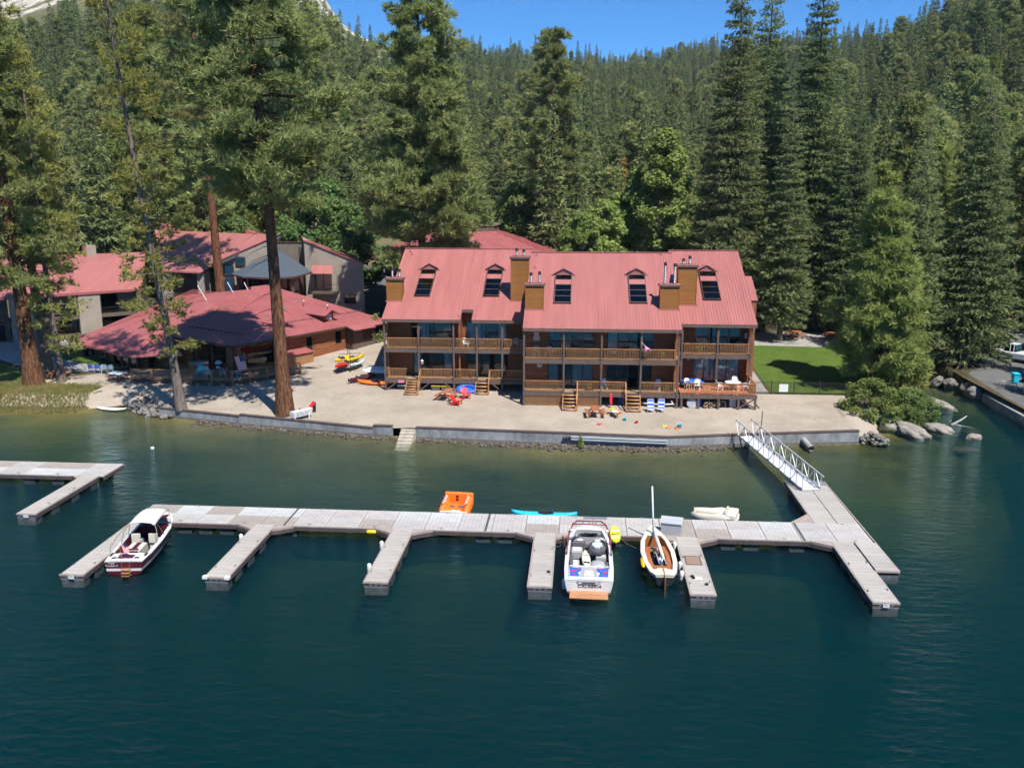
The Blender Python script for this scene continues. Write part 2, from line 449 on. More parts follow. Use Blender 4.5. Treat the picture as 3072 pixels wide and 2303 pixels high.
def gz(x, y):
    s = y - shoreY(x)
    z = gY(y)
    wt = float(np.interp(x, [p[0] for p in WALLTOP], [p[1] for p in WALLTOP]))
    if x < -39.2:
        w_ = 3.0 if x < -47 else 4.5
        z = -0.35 + (z + 0.35) * sm((s + 0.2) / w_)
    elif x <= 23.3:
        z = wt - 0.06 + (z - wt + 0.06) * sm(s / 9.0)
    elif x < 40.0:
        z = -0.45 + (z + 0.45) * sm((s + 0.1) / 4.5)
    else:
        z = max(0.95, z - 0.4)
    return z
def bedz(x, y):
    d = shoreY(x) - y
    z = float(np.interp(d, [-6, 0, 1.4, 5, 12, 20, 30, 50, 90, 200], [0.05, 0.05, -0.16, -0.6, -1.35, -2.4, -4.2, -7.5, -11, -13]))
    if x > 23: z = max(z, -0.45 - 0.075 * max(0, d - 4)) if d < 22 else z
    return z + 0.12 * mnoise.noise((x * 0.25, y * 0.25, 0)) * min(1, max(0.15, d * 0.2))

def sheet(name, xs, ylo, yhi, rows, zf, mat, off=0.0, kind='structure', smooth=True):
    V = []; Fc = []; n = len(rows)
    for x in xs:
        a, b = ylo(x), yhi(x)
        for t in rows:
            y = a + (b - a) * t
            V.append((x, y, zf(x, y) + off))
    for i in range(len(xs) - 1):
        for j in range(n - 1):
            Fc.append((i * n + j, (i + 1) * n + j, (i + 1) * n + j + 1, i * n + j + 1))
    mb = MB(); mb.add(V, Fc)
    return tag(mb.build(name, mat, None, smooth), kind=kind)

xs_n = sorted(set([round(x, 2) for x in list(np.arange(-150, 150.1, 2.0)) + list(np.arange(-62, 46, 0.6)) + SX[1:-1] + [-39.25, 23.32, 39.99, 40.01]]))
xs_n = [x for x in xs_n if -150 <= x <= 150]
rows_n = list(np.concatenate([np.linspace(0, 0.12, 14), np.linspace(0.14, 1, 34)]))
sheet('ground', xs_n, lambda x: shoreY(x) + 0.05, lambda x: 210.0, rows_n, gz, M['duff'])

# lake bed
bedm = pm('lakebed', (0.036, 0.042, 0.012), 0.95, col2=(0.21, 0.165, 0.06), scale=0.075, bump=0.4, bscale=3, spec=0.05, detail=10, stretch=(0.7, 1.2, 1), bdist=0.15)
sheet('lake_bed', list(np.arange(-140, -62, 4.0)) + list(np.arange(-62, 46, 1.2)) + list(np.arange(46, 140, 4.0)), lambda x: -60.0, lambda x: shoreY(x) + 1.2,
      list(np.linspace(0, 0.5, 14)) + list(np.linspace(0.53, 1, 60)), bedz, bedm)

# water body: clear, absorbing, rippled
def watermat():
    m = bpy.data.materials.new('lake_water'); m.use_nodes = True
    n = m.node_tree
    for q in list(n.nodes):
        if q.type != 'OUTPUT_MATERIAL': n.nodes.remove(q)
    out = [q for q in n.nodes][0]
    tc = n.nodes.new('ShaderNodeTexCoord')
    def nz(scale, st, det, dist=0.0):
        mp = n.nodes.new('ShaderNodeMapping'); mp.inputs['Scale'].default_value = st; mp.inputs['Rotation'].default_value = (0, 0, rad(8))
        q = n.nodes.new('ShaderNodeTexNoise'); q.inputs['Scale'].default_value = scale; q.inputs['Detail'].default_value = det
        q.inputs['Distortion'].default_value = dist; q.inputs['Roughness'].default_value = 0.6
        n.links.new(tc.outputs['Object'], mp.inputs[0]); n.links.new(mp.outputs[0], q.inputs['Vector'])
        return q.outputs[0]
    b1 = n.nodes.new('ShaderNodeBump'); b1.inputs['Strength'].default_value = 1.0; b1.inputs['Distance'].default_value = 0.12
    n.links.new(nz(1.5, (0.55, 1.4, 1), 6, 0.5), b1.inputs['Height'])
    b2 = n.nodes.new('ShaderNodeBump'); b2.inputs['Strength'].default_value = 1.0; b2.inputs['Distance'].default_value = 0.10
    n.links.new(nz(0.35, (0.4, 1.3, 1), 3, 0.6), b2.inputs['Height'])
    b3 = n.nodes.new('ShaderNodeBump'); b3.inputs['Strength'].default_value = 1.0; b3.inputs['Distance'].default_value = 0.022
    n.links.new(nz(6.5, (0.6, 1.3, 1), 3, 0.3), b3.inputs['Height'])
    n.links.new(b2.outputs[0], b3.inputs['Normal']); n.links.new(b3.outputs[0], b1.inputs['Normal'])
    tr = n.nodes.new('ShaderNodeBsdfTransparent'); tr.inputs[0].default_value = (0.97, 0.99, 0.99, 1)
    gl = n.nodes.new('ShaderNodeBsdfGlossy'); gl.inputs['Roughness'].default_value = 0.03; gl.inputs['Color'].default_value = (0.64, 0.90, 1.0, 1)
    n.links.new(b1.outputs[0], gl.inputs['Normal'])
    fr = n.nodes.new('ShaderNodeFresnel'); fr.inputs[0].default_value = 1.34
    n.links.new(b1.outputs[0], fr.inputs['Normal'])
    mx = n.nodes.new('ShaderNodeMixShader')
    n.links.new(fr.outputs[0], mx.inputs[0]); n.links.new(tr.outputs[0], mx.inputs[1]); n.links.new(gl.outputs[0], mx.inputs[2])
    n.links.new(mx.outputs[0], out.inputs['Surface'])
    va = n.nodes.new('ShaderNodeVolumeAbsorption')
    va.inputs['Color'].default_value = (0.40, 0.56, 0.40, 1); va.inputs['Density'].default_value = 0.62
    vs = n.nodes.new('ShaderNodeVolumeScatter')          # fine silt and plankton
    vs.inputs['Color'].default_value = (0.0, 0.62, 1.0, 1); vs.inputs['Density'].default_value = 0.043
    ad = n.nodes.new('ShaderNodeAddShader')
    n.links.new(va.outputs[0], ad.inputs[0]); n.links.new(vs.outputs[0], ad.inputs[1]); n.links.new(ad.outputs[0], out.inputs['Volume'])
    return m
M['water'] = watermat()
mb = MB(); mb.box(-900, 900, -400, 101.5, -15, 0)
struct('lake_water', mb, M['water'])

# beach sand, lawns, paths
def lin(pts): return lambda x: float(np.interp(x, [p[0] for p in pts], [p[1] for p in pts]))
sandtop = lin([(-56, 84.5), (-50, 88.5), (-44, 92), (-33, 100), (-27, 108), (-22, 110), (-19, 97), (-18, 95), (16, 95), (16.4, 84.6), (25.6, 84.6), (27.2, 80.5), (28.2, 79.6)])
sheet('beach_sand', [x for x in xs_n if -56 <= x <= 28.2], lambda x: shoreY(x) + 0.06, sandtop, list(np.concatenate([np.linspace(0, 0.3, 10), np.linspace(0.35, 1, 16)])), gz, M['sand'], 0.02)
lw = sheet('lawn', list(np.arange(18.6, 34.1, 0.8)), lambda x: 84.9, lin([(18, 105.2), (34, 104.2)]), np.linspace(0, 1, 26), gz, M['lawn'], 0.03)
sheet('lawn', list(np.arange(-61, -46.6, 0.8)), lin([(-61, 95.2), (-54, 91.6), (-50, 91.0), (-47, 94)]), lin([(-61, 99.4), (-47, 100.5)]), np.linspace(0, 1, 14), gz, M['lawn'], 0.03)
sheet('lawn', list(np.arange(-74, -56.9, 0.8)), lin([(-74, 86), (-57, 84.8)]), lin([(-74, 94.6), (-66, 93.2), (-57, 86.6)]), np.linspace(0, 1, 14), gz, M['lawn'], 0.03)
sheet('path', list(np.arange(-78, -46, 0.8)), lin([(-78, 95), (-66, 93.6), (-56, 87.2), (-52, 89), (-46, 92.5)]), lin([(-78, 104), (-61, 102.6), (-60.5, 95), (-53.5, 91.4), (-50, 90.8), (-46, 94)]), np.linspace(0, 1, 14), gz, M['concrete'], 0.026)
sheet('path', list(np.arange(-78, -44, 0.8)), lin([(-78, 99.4), (-61, 99.6), (-44, 101)]), lin([(-78, 103.6), (-61, 102.8), (-44, 104.5)]), np.linspace(0, 1, 6), gz, M['concrete'], 0.034)
sheet('path', list(np.arange(16.3, 18.7, 0.4)), lambda x: 84.8, lambda x: 106, np.linspace(0, 1, 22), gz, M['concrete'], 0.03)
sheet('patio', list(np.arange(16.4, 34.6, 0.9)), lin([(16, 105.3), (34, 104.3)]), lambda x: 112.5, np.linspace(0, 1, 8), gz, M['concrete'], 0.034)
sheet('parking_lot', list(np.arange(-70, -9, 2)), lin([(-70, 165), (-46, 139), (-30, 128), (-22, 122), (-9, 118)]), lambda x: 209.0, np.linspace(0, 1, 40), gz, M['asphalt'], 0.03)
sheet('parking_lot', list(np.arange(41, 110, 2.0)), lambda x: 62, lin([(41, 95), (43, 97.5), (46, 108), (50, 125), (110, 128)]), np.linspace(0, 1, 30), gz, M['asphalt'], 0.03)

# hills
AZP = [-900, -300, 0, 120, 300, 600, 950, 1050, 1150, 1300, 1500, 1700, 1850, 2000, 2150, 2300, 2500, 2650, 2800, 2950, 3072, 3400, 4200]
SKY = [60, 60, 38, 15, -70, -110, -60, 60, 100, 150, 175, 192, 205, 185, 165, 150, 165, 140, 100, 35, -30, -130, -150]
RID = [900, 900, 900, 900, 880, 850, 820, 800, 800, 820, 860, 950, 1000, 1050, 1100, 1000, 760, 640, 600, 560, 540, 520, 520]
PSI = rad(4.4647); PP = rad(12.572)
AZA = [math.atan((x - 1536) / 2650 * 0.976) - PSI for x in AZP]      # azimuth clockwise from +Y
def hillparam(az):
    R = float(np.interp(az, AZA, RID))
    ys = float(np.interp(az, AZA, SKY))
    el = math.atan((560 - ys) / 2650) * 0.965
    return R, 21 + math.tan(el) * R - float(np.interp(ys, [-200, 0, 100, 400], [6, 12, 19, 19]))
def hz(x, y):
    az = math.atan2(x, y); r = math.hypot(x, y)
    R, zr = hillparam(az)
    zb = gY(min(y, 150)) if r < 150 else 5.2
    r0 = 195
    if r <= r0: return gY(y) - 0.25
    s = (r - r0) / (R - r0)
    nf = mnoise.fractal((x * 0.006, y * 0.006, 3.3), 1.0, 2.0, 4)
    if s <= 1: z = 4.4 + (zr - 4.4) * (s ** 1.12)
    else: z = zr - (s - 1) * 60
    return z + nf * 9 * min(1, max(0, s * 3)) * (1 if s < 0.85 else max(0.2, (1.1 - s) / 0.25))
def hillmat():
    m = pm('hill_ground', (0.075, 0.085, 0.035), 0.95, col2=(0.15, 0.13, 0.075), scale=0.03, bump=0.6, bscale=0.6, spec=0.05, detail=12, bdist=1.0)
    n = m.node_tree; b = n.nodes['Principled BSDF']; l = b.inputs['Base Color'].links[0].from_socket
    tc = n.nodes.new('ShaderNodeTexCoord')
    nz = n.nodes.new('ShaderNodeTexNoise'); nz.inputs['Scale'].default_value = 0.012; nz.inputs['Detail'].default_value = 9; nz.inputs['Roughness'].default_value = 0.68
    n.links.new(tc.outputs['Object'], nz.inputs['Vector'])
    sp = n.nodes.new('ShaderNodeSeparateXYZ'); n.links.new(tc.outputs['Object'], sp.inputs[0])
    mr = n.nodes.new('ShaderNodeMapRange'); mr.inputs[1].default_value = 80; mr.inputs[2].default_value = 150; mr.inputs[3].default_value = -0.22; mr.inputs[4].default_value = 0.12
    n.links.new(sp.outputs[2], mr.inputs[0])
    ad = n.nodes.new('ShaderNodeMath'); ad.operation = 'ADD'; n.links.new(nz.outputs[0], ad.inputs[0]); n.links.new(mr.outputs[0], ad.inputs[1])
    rp = n.nodes.new('ShaderNodeValToRGB'); rp.color_ramp.elements[0].position = 0.52; rp.color_ramp.elements[1].position = 0.57
    n.links.new(ad.outputs[0], rp.inputs[0])
    mx = n.nodes.new('ShaderNodeMix'); mx.data_type = 'RGBA'
    n.links.new(rp.outputs[0], mx.inputs[0]); n.links.new(l, mx.inputs[6])
    n2 = n.nodes.new('ShaderNodeTexNoise'); n2.inputs['Scale'].default_value = 0.12; n2.inputs['Detail'].default_value = 8
    n.links.new(tc.outputs['Object'], n2.inputs['Vector'])
    r2 = n.nodes.new('ShaderNodeValToRGB'); r2.color_ramp.elements[0].color = (0.22, 0.20, 0.17, 1); r2.color_ramp.elements[1].color = (0.52, 0.47, 0.40, 1)
    r2.color_ramp.elements[0].position = 0.35; r2.color_ramp.elements[1].position = 0.62
    n.links.new(n2.outputs[0], r2.inputs[0]); n.links.new(r2.outputs[0], mx.inputs[7])
    n.links.new(mx.outputs[2], b.inputs['Base Color'])
    return m
V = []; Fc = []
azs = np.linspace(rad(-48), rad(46), 120); rs = np.concatenate([np.linspace(128, 400, 40), np.linspace(412, 1000, 46), np.linspace(1030, 2600, 16)])
for a_ in azs:
    for r_ in rs:
        x, y = r_ * math.sin(a_), r_ * math.cos(a_)
        V.append((x, y, hz(x, y)))
n_ = len(rs)
for i in range(len(azs) - 1):
    for j in range(n_ - 1):
        Fc.append((i * n_ + j, (i + 1) * n_ + j, (i + 1) * n_ + j + 1, i * n_ + j + 1))
mb = MB(); mb.add(V, Fc)
struct('hillside', mb, hillmat(), True)
# the lake's country beyond what the picture shows, so the ground reaches the horizon on the sides
mb = MB(); mb.add([(-6000, 90, -1.0), (6000, 90, -1.0), (6000, 6000, -1.0), (-6000, 6000, -1.0)], [(0, 1, 2, 3)])
struct('terrain', mb, M['duff'])

def groundz(x, y):
    return max(gz(x, y), hz(x, y)) if y < 209 else hz(x, y)
# ------------------------------------------------------------------ trees
def np_mesh(name, V, tri, mat):
    me = bpy.data.meshes.new(name)
    V = np.asarray(V, dtype=np.float32); tri = np.asarray(tri, dtype=np.int32)
    me.vertices.add(len(V)); me.vertices.foreach_set('co', V.ravel())
    me.loops.add(len(tri) * 3); me.loops.foreach_set('vertex_index', tri.ravel())
    me.polygons.add(len(tri))
    me.polygons.foreach_set('loop_start', np.arange(0, len(tri) * 3, 3, dtype=np.int32))
    try: me.polygons.foreach_set('loop_total', np.full(len(tri), 3, dtype=np.int32))
    except Exception: pass
    me.materials.append(mat)
    me.update(calc_edges=True)
    return me

def unit(a):
    return a / np.maximum(1e-9, np.linalg.norm(a, axis=-1, keepdims=True))

def blades(rng, P, D, K, L, W, spread, up=0.0, lvar=0.35, S=None):
    """K thin triangles fanning from each point P about direction D"""
    n = len(P)
    d = unit(D[:, None, :] + rng.normal(0, spread, (n, K, 3)) + np.array([0, 0, up]))
    l = L * (1 + rng.uniform(-lvar, lvar, (n, K, 1)))
    if S is not None: l = l * np.asarray(S)[:, None, None]; W = W * (0.35 + 0.65 * np.asarray(S)[:, None, None])
    side = unit(np.cross(d, rng.normal(0, 1, (n, K, 3))))
    base = P[:, None, :] + rng.normal(0, 0.06, (n, K, 3)) * L
    a = base + side * W; b = base - side * W; c = base + d * l
    V = np.stack([a, b, c], axis=2).reshape(-1, 3)
    return V

def tubes_mesh(name, tubes, mat, n=6):
    mb = MB()
    for pts, rs, k in tubes: mb.tube(pts, rs, k, cap=False)
    me = mb.mesh(name, mat, True)
    return me

def trunk_curve(h, lean, rng, wob=0.25, n=14):
    pts = []
    ph = rng.uniform(0, 6.28, 2)
    for i in range(n + 1):
        t = i / n
        pts.append((lean[0] * h * (t ** 1.15) + wob * math.sin(ph[0] + 4 * t) * t, lean[1] * h * t + wob * math.sin(ph[1] + 3.3 * t) * t, h * t))
    return np.array(pts)

def at(pts, t):
    f = t * (len(pts) - 1); i = min(int(f), len(pts) - 2); f -= i
    return pts[i] * (1 - f) + pts[i + 1] * f

def pine_mesh(seed, h, cb, rmax, rt, nbr, tufts, K=11, L=0.42, W=0.035, lean=(0, 0), mat='needle', bark='bark', shape=0.75, dead=10, clump=0.36, wob=0.25, asym=0.0, topflat=0.5, droop=0.12):
    """open-crowned pine: whorled limbs that carry pompoms of needles. cb = crown base fraction"""
    rng = np.random.default_rng(seed)
    tr = trunk_curve(h, lean, rng, wob)
    rs = [rt * ((1 - 0.86 * (i / 14)) + 0.45 * math.exp(-i * 1.6)) for i in range(15)]
    tubes = [(tr, rs, 12)]
    P = []; D = []
    for i in range(nbr):
        wh = (i // 4) * 4 + 2
        t = cb + (0.985 - cb) * min(1, max(0, (wh + rng.normal(0, 1.3)) / nbr))
        u = (t - cb) / (1 - cb)
        az = i * 2.399 + rng.uniform(-0.5, 0.5)
        prof = (1 - u) ** shape * (0.55 + 0.45 * min(1, u / 0.22)) + 0.10
        prof *= rng.uniform(0.55, 1.15)
        ln = rmax * prof * (1 + asym * math.cos(az))
        o = at(tr, t)
        el0 = rng.uniform(-0.25, 0.15) + 0.75 * u ** 1.5
        m = 6; q = []
        for j in range(m + 1):
            s = j / m
            zz = math.sin(el0) * ln * s - droop * ln * s * s + 0.16 * ln * s ** 3
            bend = 0.25 * math.sin(3 * s + seed + i)
            q.append(o + np.array([math.cos(az + bend * 0.4) * ln * s, math.sin(az + bend * 0.4) * ln * s, zz]))
        q = np.array(q)
        r0 = max(0.025, 0.011 * ln + 0.02) * (1.4 - 0.7 * u)
        tubes.append((q, [r0 * (1 - 0.8 * j / m) for j in range(m + 1)], 4))
        nt_ = max(5, int(tufts * (0.35 + 0.65 * prof)))
        ncl = max(2, int(ln * 1.3))
        cs = rng.uniform(0.38, 1.0, ncl) ** 0.7
        ca = rng.normal(0, 0.17 * ln + 0.1, (ncl, 3)) * np.array([1, 1, 0.35])
        for k in range(nt_):
            c = rng.integers(0, ncl)
            s = min(1.0, cs[c] + rng.normal(0, 0.05))
            p = at(q, max(0.15, s)) + ca[c] * (0.4 + 0.6 * s) + rng.normal(0, clump, 3) * np.array([1, 1, 0.6])
            P.append(p); D.append(np.array([math.cos(az), math.sin(az), 0.55]))
    for i in range(int(6 + 5 * topflat)):
        p = at(tr, rng.uniform(0.95, 1.0)); P.append(p + rng.normal(0, 0.3, 3)); D.append(np.array([0, 0, 1.0]))
    for i in range(dead):
        t = rng.uniform(max(0.12, cb - 0.25), cb + 0.1); az = rng.uniform(0, 6.28); ln = rng.uniform(0.3, 0.8) * rmax * 0.6
        o = at(tr, t); q = [o + np.array([math.cos(az), math.sin(az), -0.15 - 0.25 * s]) * ln * s for s in (0, 0.35, 0.7, 1.0)]
        tubes.append((np.array(q), [0.045, 0.03, 0.02, 0.008], 4))
    P = np.array(P); D = np.array(D)
    V = blades(rng, P, D, K, L, W, 0.85, 0.1)
    tri = np.arange(len(V)).reshape(-1, 3)
    return tubes_mesh('trunk', tubes, M[bark]), np_mesh('crown', V, tri, M[mat])

def fir_mesh(seed, h, cb, rmax, rt, nwh, per, mat='fir', bark='barkgrey', K=7, L=0.45, W=0.07, step=0.34, ragged=0.25, lean=(0, 0), dead=0, topw=0.06, shape=0.85, droop=0.28):
    """conical fir: dense whorls of flat drooping sprays"""
    rng = np.random.default_rng(seed)
    tr = trunk_curve(h, lean, rng, 0.12)
    rs = [rt * ((1 - 0.93 * (i / 14)) + 0.25 * math.exp(-i * 1.6)) for i in range(15)]
    tubes = [(tr, rs, 8)]
    P = []; D = []; S = []
    for wv in range(nwh):
        t = cb + (0.99 - cb) * (wv / nwh)
        u = (t - cb) / (1 - cb)
        az0 = rng.uniform(0, 6.28)
        rr = rmax * ((1 - u) ** shape * (0.72 + 0.28 * min(1, u / 0.15)) + topw)
        gap = rng.uniform(0, 1)
        for b in range(per):
            if rng.uniform() < 0.10: continue
            az = az0 + 6.283 * b / per + rng.uniform(-0.35, 0.35)
            ln = rr * (1 - ragged * rng.uniform(0, 1) ** 1.5) * (1 + 0.12 * math.sin(az * 2 + seed))
            o = at(tr, min(1, t + rng.uniform(-0.02, 0.02)))
            el = 0.55 * u - 0.12 + rng.uniform(-0.22, 0.2)
            m = max(2, int(ln / step))
            dirh = np.array([math.cos(az), math.sin(az), 0]); lat = np.array([-math.sin(az), math.cos(az), 0])
            if ln > 1.2 and wv % 3 == 0 and b % 2 == 0:
                tubes.append((np.array([o, o + dirh * ln * 0.55 + np.array([0, 0, ln * (math.sin(el) * 0.55 - droop * 0.3)])]), [0.045, 0.015], 3))
            for j in range(1, m + 1):
                s = j / m
                p = o + dirh * ln * s + np.array([0, 0, ln * (math.sin(el) * s - droop * s * s + 0.12 * s ** 4)])
                wd = ln * 0.30 * (1 - abs(s - 0.55)) * (0.4 + 0.6 * (s > 0.2))
                for sg in ((-1, 0, 1) if ln > 1.0 else (0,)):
                    P.append(p + lat * sg * wd * rng.uniform(0.45, 1.0) + np.array([0, 0, -0.10 * abs(sg) * wd]) + rng.normal(0, 0.07, 3))
                    D.append(dirh * 0.8 + lat * sg * 0.9 + np.array([0, 0, -0.22])); S.append(0.28 + 0.72 * (1 - u) ** 0.6)
    for i in range(dead):
        t = rng.uniform(0.1, cb + 0.15); az = rng.uniform(0, 6.28); ln = rng.uniform(0.5, 1.0) * rmax * 0.8
        o = at(tr, t); q = [o + np.array([math.cos(az + 0.3 * s), math.sin(az + 0.3 * s), 0.05 - 0.5 * s + 0.35 * s * s]) * ln * s for s in (0, 0.35, 0.7, 1.0)]
        tubes.append((np.array(q), [0.05, 0.035, 0.02, 0.008], 4))
    P = np.array(P); D = np.array(D)
    V = blades(rng, P, D, K, L, W, 0.45, -0.05, S=S)
    return tubes_mesh('trunk', tubes, M[bark]), np_mesh('crown', V, np.arange(len(V)).reshape(-1, 3), M[mat])

def broad_mesh(seed, h, cb, rx, rt, ncl, per, size=0.16, mat='leaf', bark='barkgrey', stems=1, tall=1.0, rcl=0.9):
    """broadleaf: limbs ending in leaf clusters"""
    rng = np.random.default_rng(seed)
    tubes = []; Vs = []
    cen = []
    for i in range(ncl):
        t = rng.uniform(0, 1) ** 0.8
        z = h * (cb + (1 - cb) * t)
        pr = math.sin(PI * min(1, 0.16 + 0.84 * t) ** tall) ** 0.6
        az = rng.uniform(0, 6.28); r = rx * pr * rng.uniform(0.25, 1.0) ** 0.55
        cen.append(np.array([math.cos(az) * r, math.sin(az) * r, z - rcl * 0.4]))
    base = [np.array([rng.normal(0, 0.15 * (stems > 1) * rx), rng.normal(0, 0.15 * (stems > 1) * rx), 0]) for _ in range(stems)]
    top = []
    for b in base:
        k = trunk_curve(h * 0.82, (rng.normal(0, 0.04), rng.normal(0, 0.04)), rng, 0.2) + b
        tubes.append((k, [rt * (1 - 0.85 * i / 14) for i in range(15)], 7)); top.append(k)
    for i, c in enumerate(cen):
        k = top[i % stems]
        o = at(k, min(0.95, max(0.12, (c[2] - 0.25 * np.linalg.norm(c[:2])) / (h * 0.82))))
        mid = (o + c) / 2 + np.array([0, 0, 0.15])
        tubes.append((np.array([o, mid, c]), [0.05 * rt / 0.15, 0.03 * rt / 0.15, 0.01], 4))
        n = per
        d = unit(rng.normal(0, 1, (n, 3))); rr = rcl * rng.uniform(0.2, 1, (n, 1)) ** 0.5 * rng.uniform(0.7, 1.2)
        p = c + d * rr * np.array([1, 1, 0.75])
        nrm = unit(d * 0.5 + rng.normal(0, 0.6, (n, 3)) + np.array([0, 0, 0.5]))
        s1 = unit(np.cross(nrm, rng.normal(0, 1, (n, 3)))) * size * rng.uniform(0.6, 1.2, (n, 1)); s2 = np.cross(nrm, s1) * 0.7
        Vs.append(np.stack([p - s1, p + s2 * 0.8, p + s1, p - s1, p + s1, p - s2 * 0.8], axis=1).reshape(-1, 3))
    V = np.concatenate(Vs)
    return tubes_mesh('trunk', tubes, M[bark]), np_mesh('crown', V, np.arange(len(V)).reshape(-1, 3), M[mat])

def tree(name, meshes, x, y, z=None, rz=0, s=1.0, label='', group=None, cat='tree', sz=None):
    z = groundz(x, y) - 0.15 if z is None else z
    t = thing(name, label, cat, (x, y, z), rz, group)
    t.scale = (s, s, s if sz is None else sz)
    inst('trunk', meshes[0], t); inst('crown', meshes[1], t)
    return t

def ray_xy(px, Y):
    """ground x of picture column px (at the horizon row) at distance Y"""
    return Y * math.tan(math.atan((px - 1536) / 2650 * 0.976) - PSI)
# ------------------------------------------------------------------ hero trees round the lodges
tree('ponderosa_pine', pine_mesh(11, 46, 0.40, 7.4, 0.62, 130, 105, K=11, L=0.62, W=0.055, lean=(-0.028, 0.0), dead=30, shape=0.55, clump=0.38), -26.5, 75.6, 0.95, 0.4,
     label='giant pine with thick orange trunk at the sea wall, left of the white loungers')
tree('ponderosa_pine', pine_mesh(12, 44, 0.56, 5.0, 0.66, 70, 40, K=11, L=0.62, W=0.06, lean=(-0.03, 0.0), dead=10, shape=0.5), ray_xy(640, 112), 112, None, 1.0,
     label='tall pine with orange trunk rising behind the red hip roofed clubhouse')
tree('ponderosa_pine', pine_mesh(13, 40, 0.24, 5.6, 0.78, 110, 60, K=11, L=0.62, W=0.055, lean=(-0.045, 0.0), dead=16, shape=0.7), -55.0, 83.2, None, 0,
     label='leaning thick brown trunked pine on the grassy bank at the left edge')
tree('ponderosa_pine', pine_mesh(14, 37, 0.3, 4.6, 0.55, 75, 52, K=11, L=0.62, W=0.055, lean=(-0.04, 0.0), dead=12, shape=0.7, bark='barkgrey'), -55.9, 87.0, None, 0,
     label='pine standing just behind the leaning thick trunk on the left bank')
tree('lodgepole_pine', pine_mesh(15, 33, 0.12, 3.1, 0.33, 90, 34, K=9, L=0.4, W=0.045, lean=(-0.035, 0.0), mat='lodgepole', bark='barkgrey', dead=26, shape=0.35, clump=0.33, wob=0.3), -52.9, 84.6, None, 0,
     label='slender grey trunked lodgepole pine right of the thick leaning pine')
tree('lodgepole_pine', pine_mesh(16, 40, 0.14, 3.0, 0.40, 100, 34, K=9, L=0.4, W=0.045, lean=(-0.105, 0.0), mat='lodgepole', bark='barkgrey', dead=30, shape=0.3, clump=0.33, wob=0.35), -36.8, 76.9, None, 0,
     label='thin crooked pine leaning left in front of the clubhouse deck')
tree('ponderosa_pine', pine_mesh(17, 44, 0.20, 8.6, 0.62, 150, 105, K=11, L=0.68, W=0.065, dead=10, shape=0.72), ray_xy(1262, 113), 113, None, 0,
     label='broad dense pine behind the left end of the long red roof')
tree('ponderosa_pine', pine_mesh(18, 30, 0.40, 5.0, 0.5, 70, 70, K=11, L=0.66, W=0.065, dead=8, shape=0.6), ray_xy(1318, 111.5), 111.5, None, 2,
     label='shorter pine with dark trunk in front of the red octagonal roof')
tree('ponderosa_pine', pine_mesh(19, 43, 0.36, 6.4, 0.62, 95, 80, K=10, L=0.72, W=0.075, dead=16, shape=0.6), ray_xy(1655, 160), 160, None, 3,
     label='pine with straight red brown trunk behind the middle of the long roof')
tree('ponderosa_pine', pine_mesh(20, 46, 0.3, 7.0, 0.6, 110, 80, K=10, L=0.72, W=0.08, dead=12, shape=0.55, mat='needlefresh'), ray_xy(480, 152), 152, None, 1.0,
     label='tall yellow green pine crown rising behind the stucco lodge')
FIRA = fir_mesh(31, 46, 0.10, 5.6, 0.5, 66, 9, K=7, L=0.6, W=0.075, step=0.42)
FIRB = fir_mesh(32, 34, 0.10, 4.4, 0.4, 54, 8, K=7, L=0.55, W=0.075, step=0.42, dead=14)
tree('fir_tree', FIRA, ray_xy(2196, 112), 112, None, 0.3, 1.0, 'tallest dark fir right behind the right end of the red roof')
tree('fir_tree', FIRA, ray_xy(2285, 122), 122, None, 2.2, 0.98, 'tall fir close beside the tallest fir, its top against the sky')
tree('fir_tree', FIRA, ray_xy(2432, 116), 116, None, 4.1, 1.0, 'isolated spire topped fir right of the two tall firs')
tree('fir_tree', FIRB, ray_xy(2140, 116), 116, None, 1.0, 0.85, 'olive toned fir with bare lower limbs behind the right chimney')
tree('fir_tree', FIRB, ray_xy(2368, 108), 108, None, 5.0, 0.82, 'fir with grey dead limbs behind the wooden fence panels')
tree('fir_tree', FIRB, ray_xy(2560, 112), 112, None, 2.6, 0.9, 'fir behind the lawn, left of the fluffy young pines')
PY = pine_mesh(41, 17, 0.10, 3.7, 0.28, 120, 95, K=12, L=0.55, W=0.05, mat='needlefresh', dead=4, shape=0.75, clump=0.3, droop=0.02)
tree('young_pine', PY, 28.6, 87.2, None, 0.5, 1.1, 'fluffy bright young pine standing in the shore shrubs')
tree('young_pine', fir_mesh(44, 24, 0.05, 4.0, 0.3, 56, 9, K=7, L=0.5, W=0.06, mat='fir', step=0.36, shape=0.8, droop=0.05), ray_xy(2765, 99), 99, None, 2.5, 1.0, 'tall conical young pine behind the fluffy shore pine')
tree('young_pine', fir_mesh(43, 13, 0.06, 3.4, 0.18, 34, 8, K=7, L=0.42, W=0.06, mat='needlefresh', step=0.3), 32.2, 89.6, None, 0, 1.0, 'small pine leaning over the cove beside the shore shrubs')
FIRC = fir_mesh(33, 30, 0.08, 5.0, 0.45, 50, 9, K=7, L=0.6, W=0.08, step=0.42, dead=20)
tree('fir_tree', FIRC, 42.6, 99.5, None, 0, 0.95, 'dark fir with exposed roots above the rock bank of the cove')
tree('fir_tree', FIRC, 46.5, 110, None, 2.0, 1.05, 'dark fir behind the parked white pickup')
tree('fir_tree', FIRB, 38.0, 104.5, None, 2.9, 0.8, 'dense dark fir at the head of the cove')
tree('fir_tree', FIRB, 52.5, 104, None, 0.9, 0.95, 'dark fir at the right edge beside the parking lot')
tree('fir_tree', FIRC, 54.5, 86, None, 3.0, 0.9, 'dark fir just outside the right edge shading the lot')
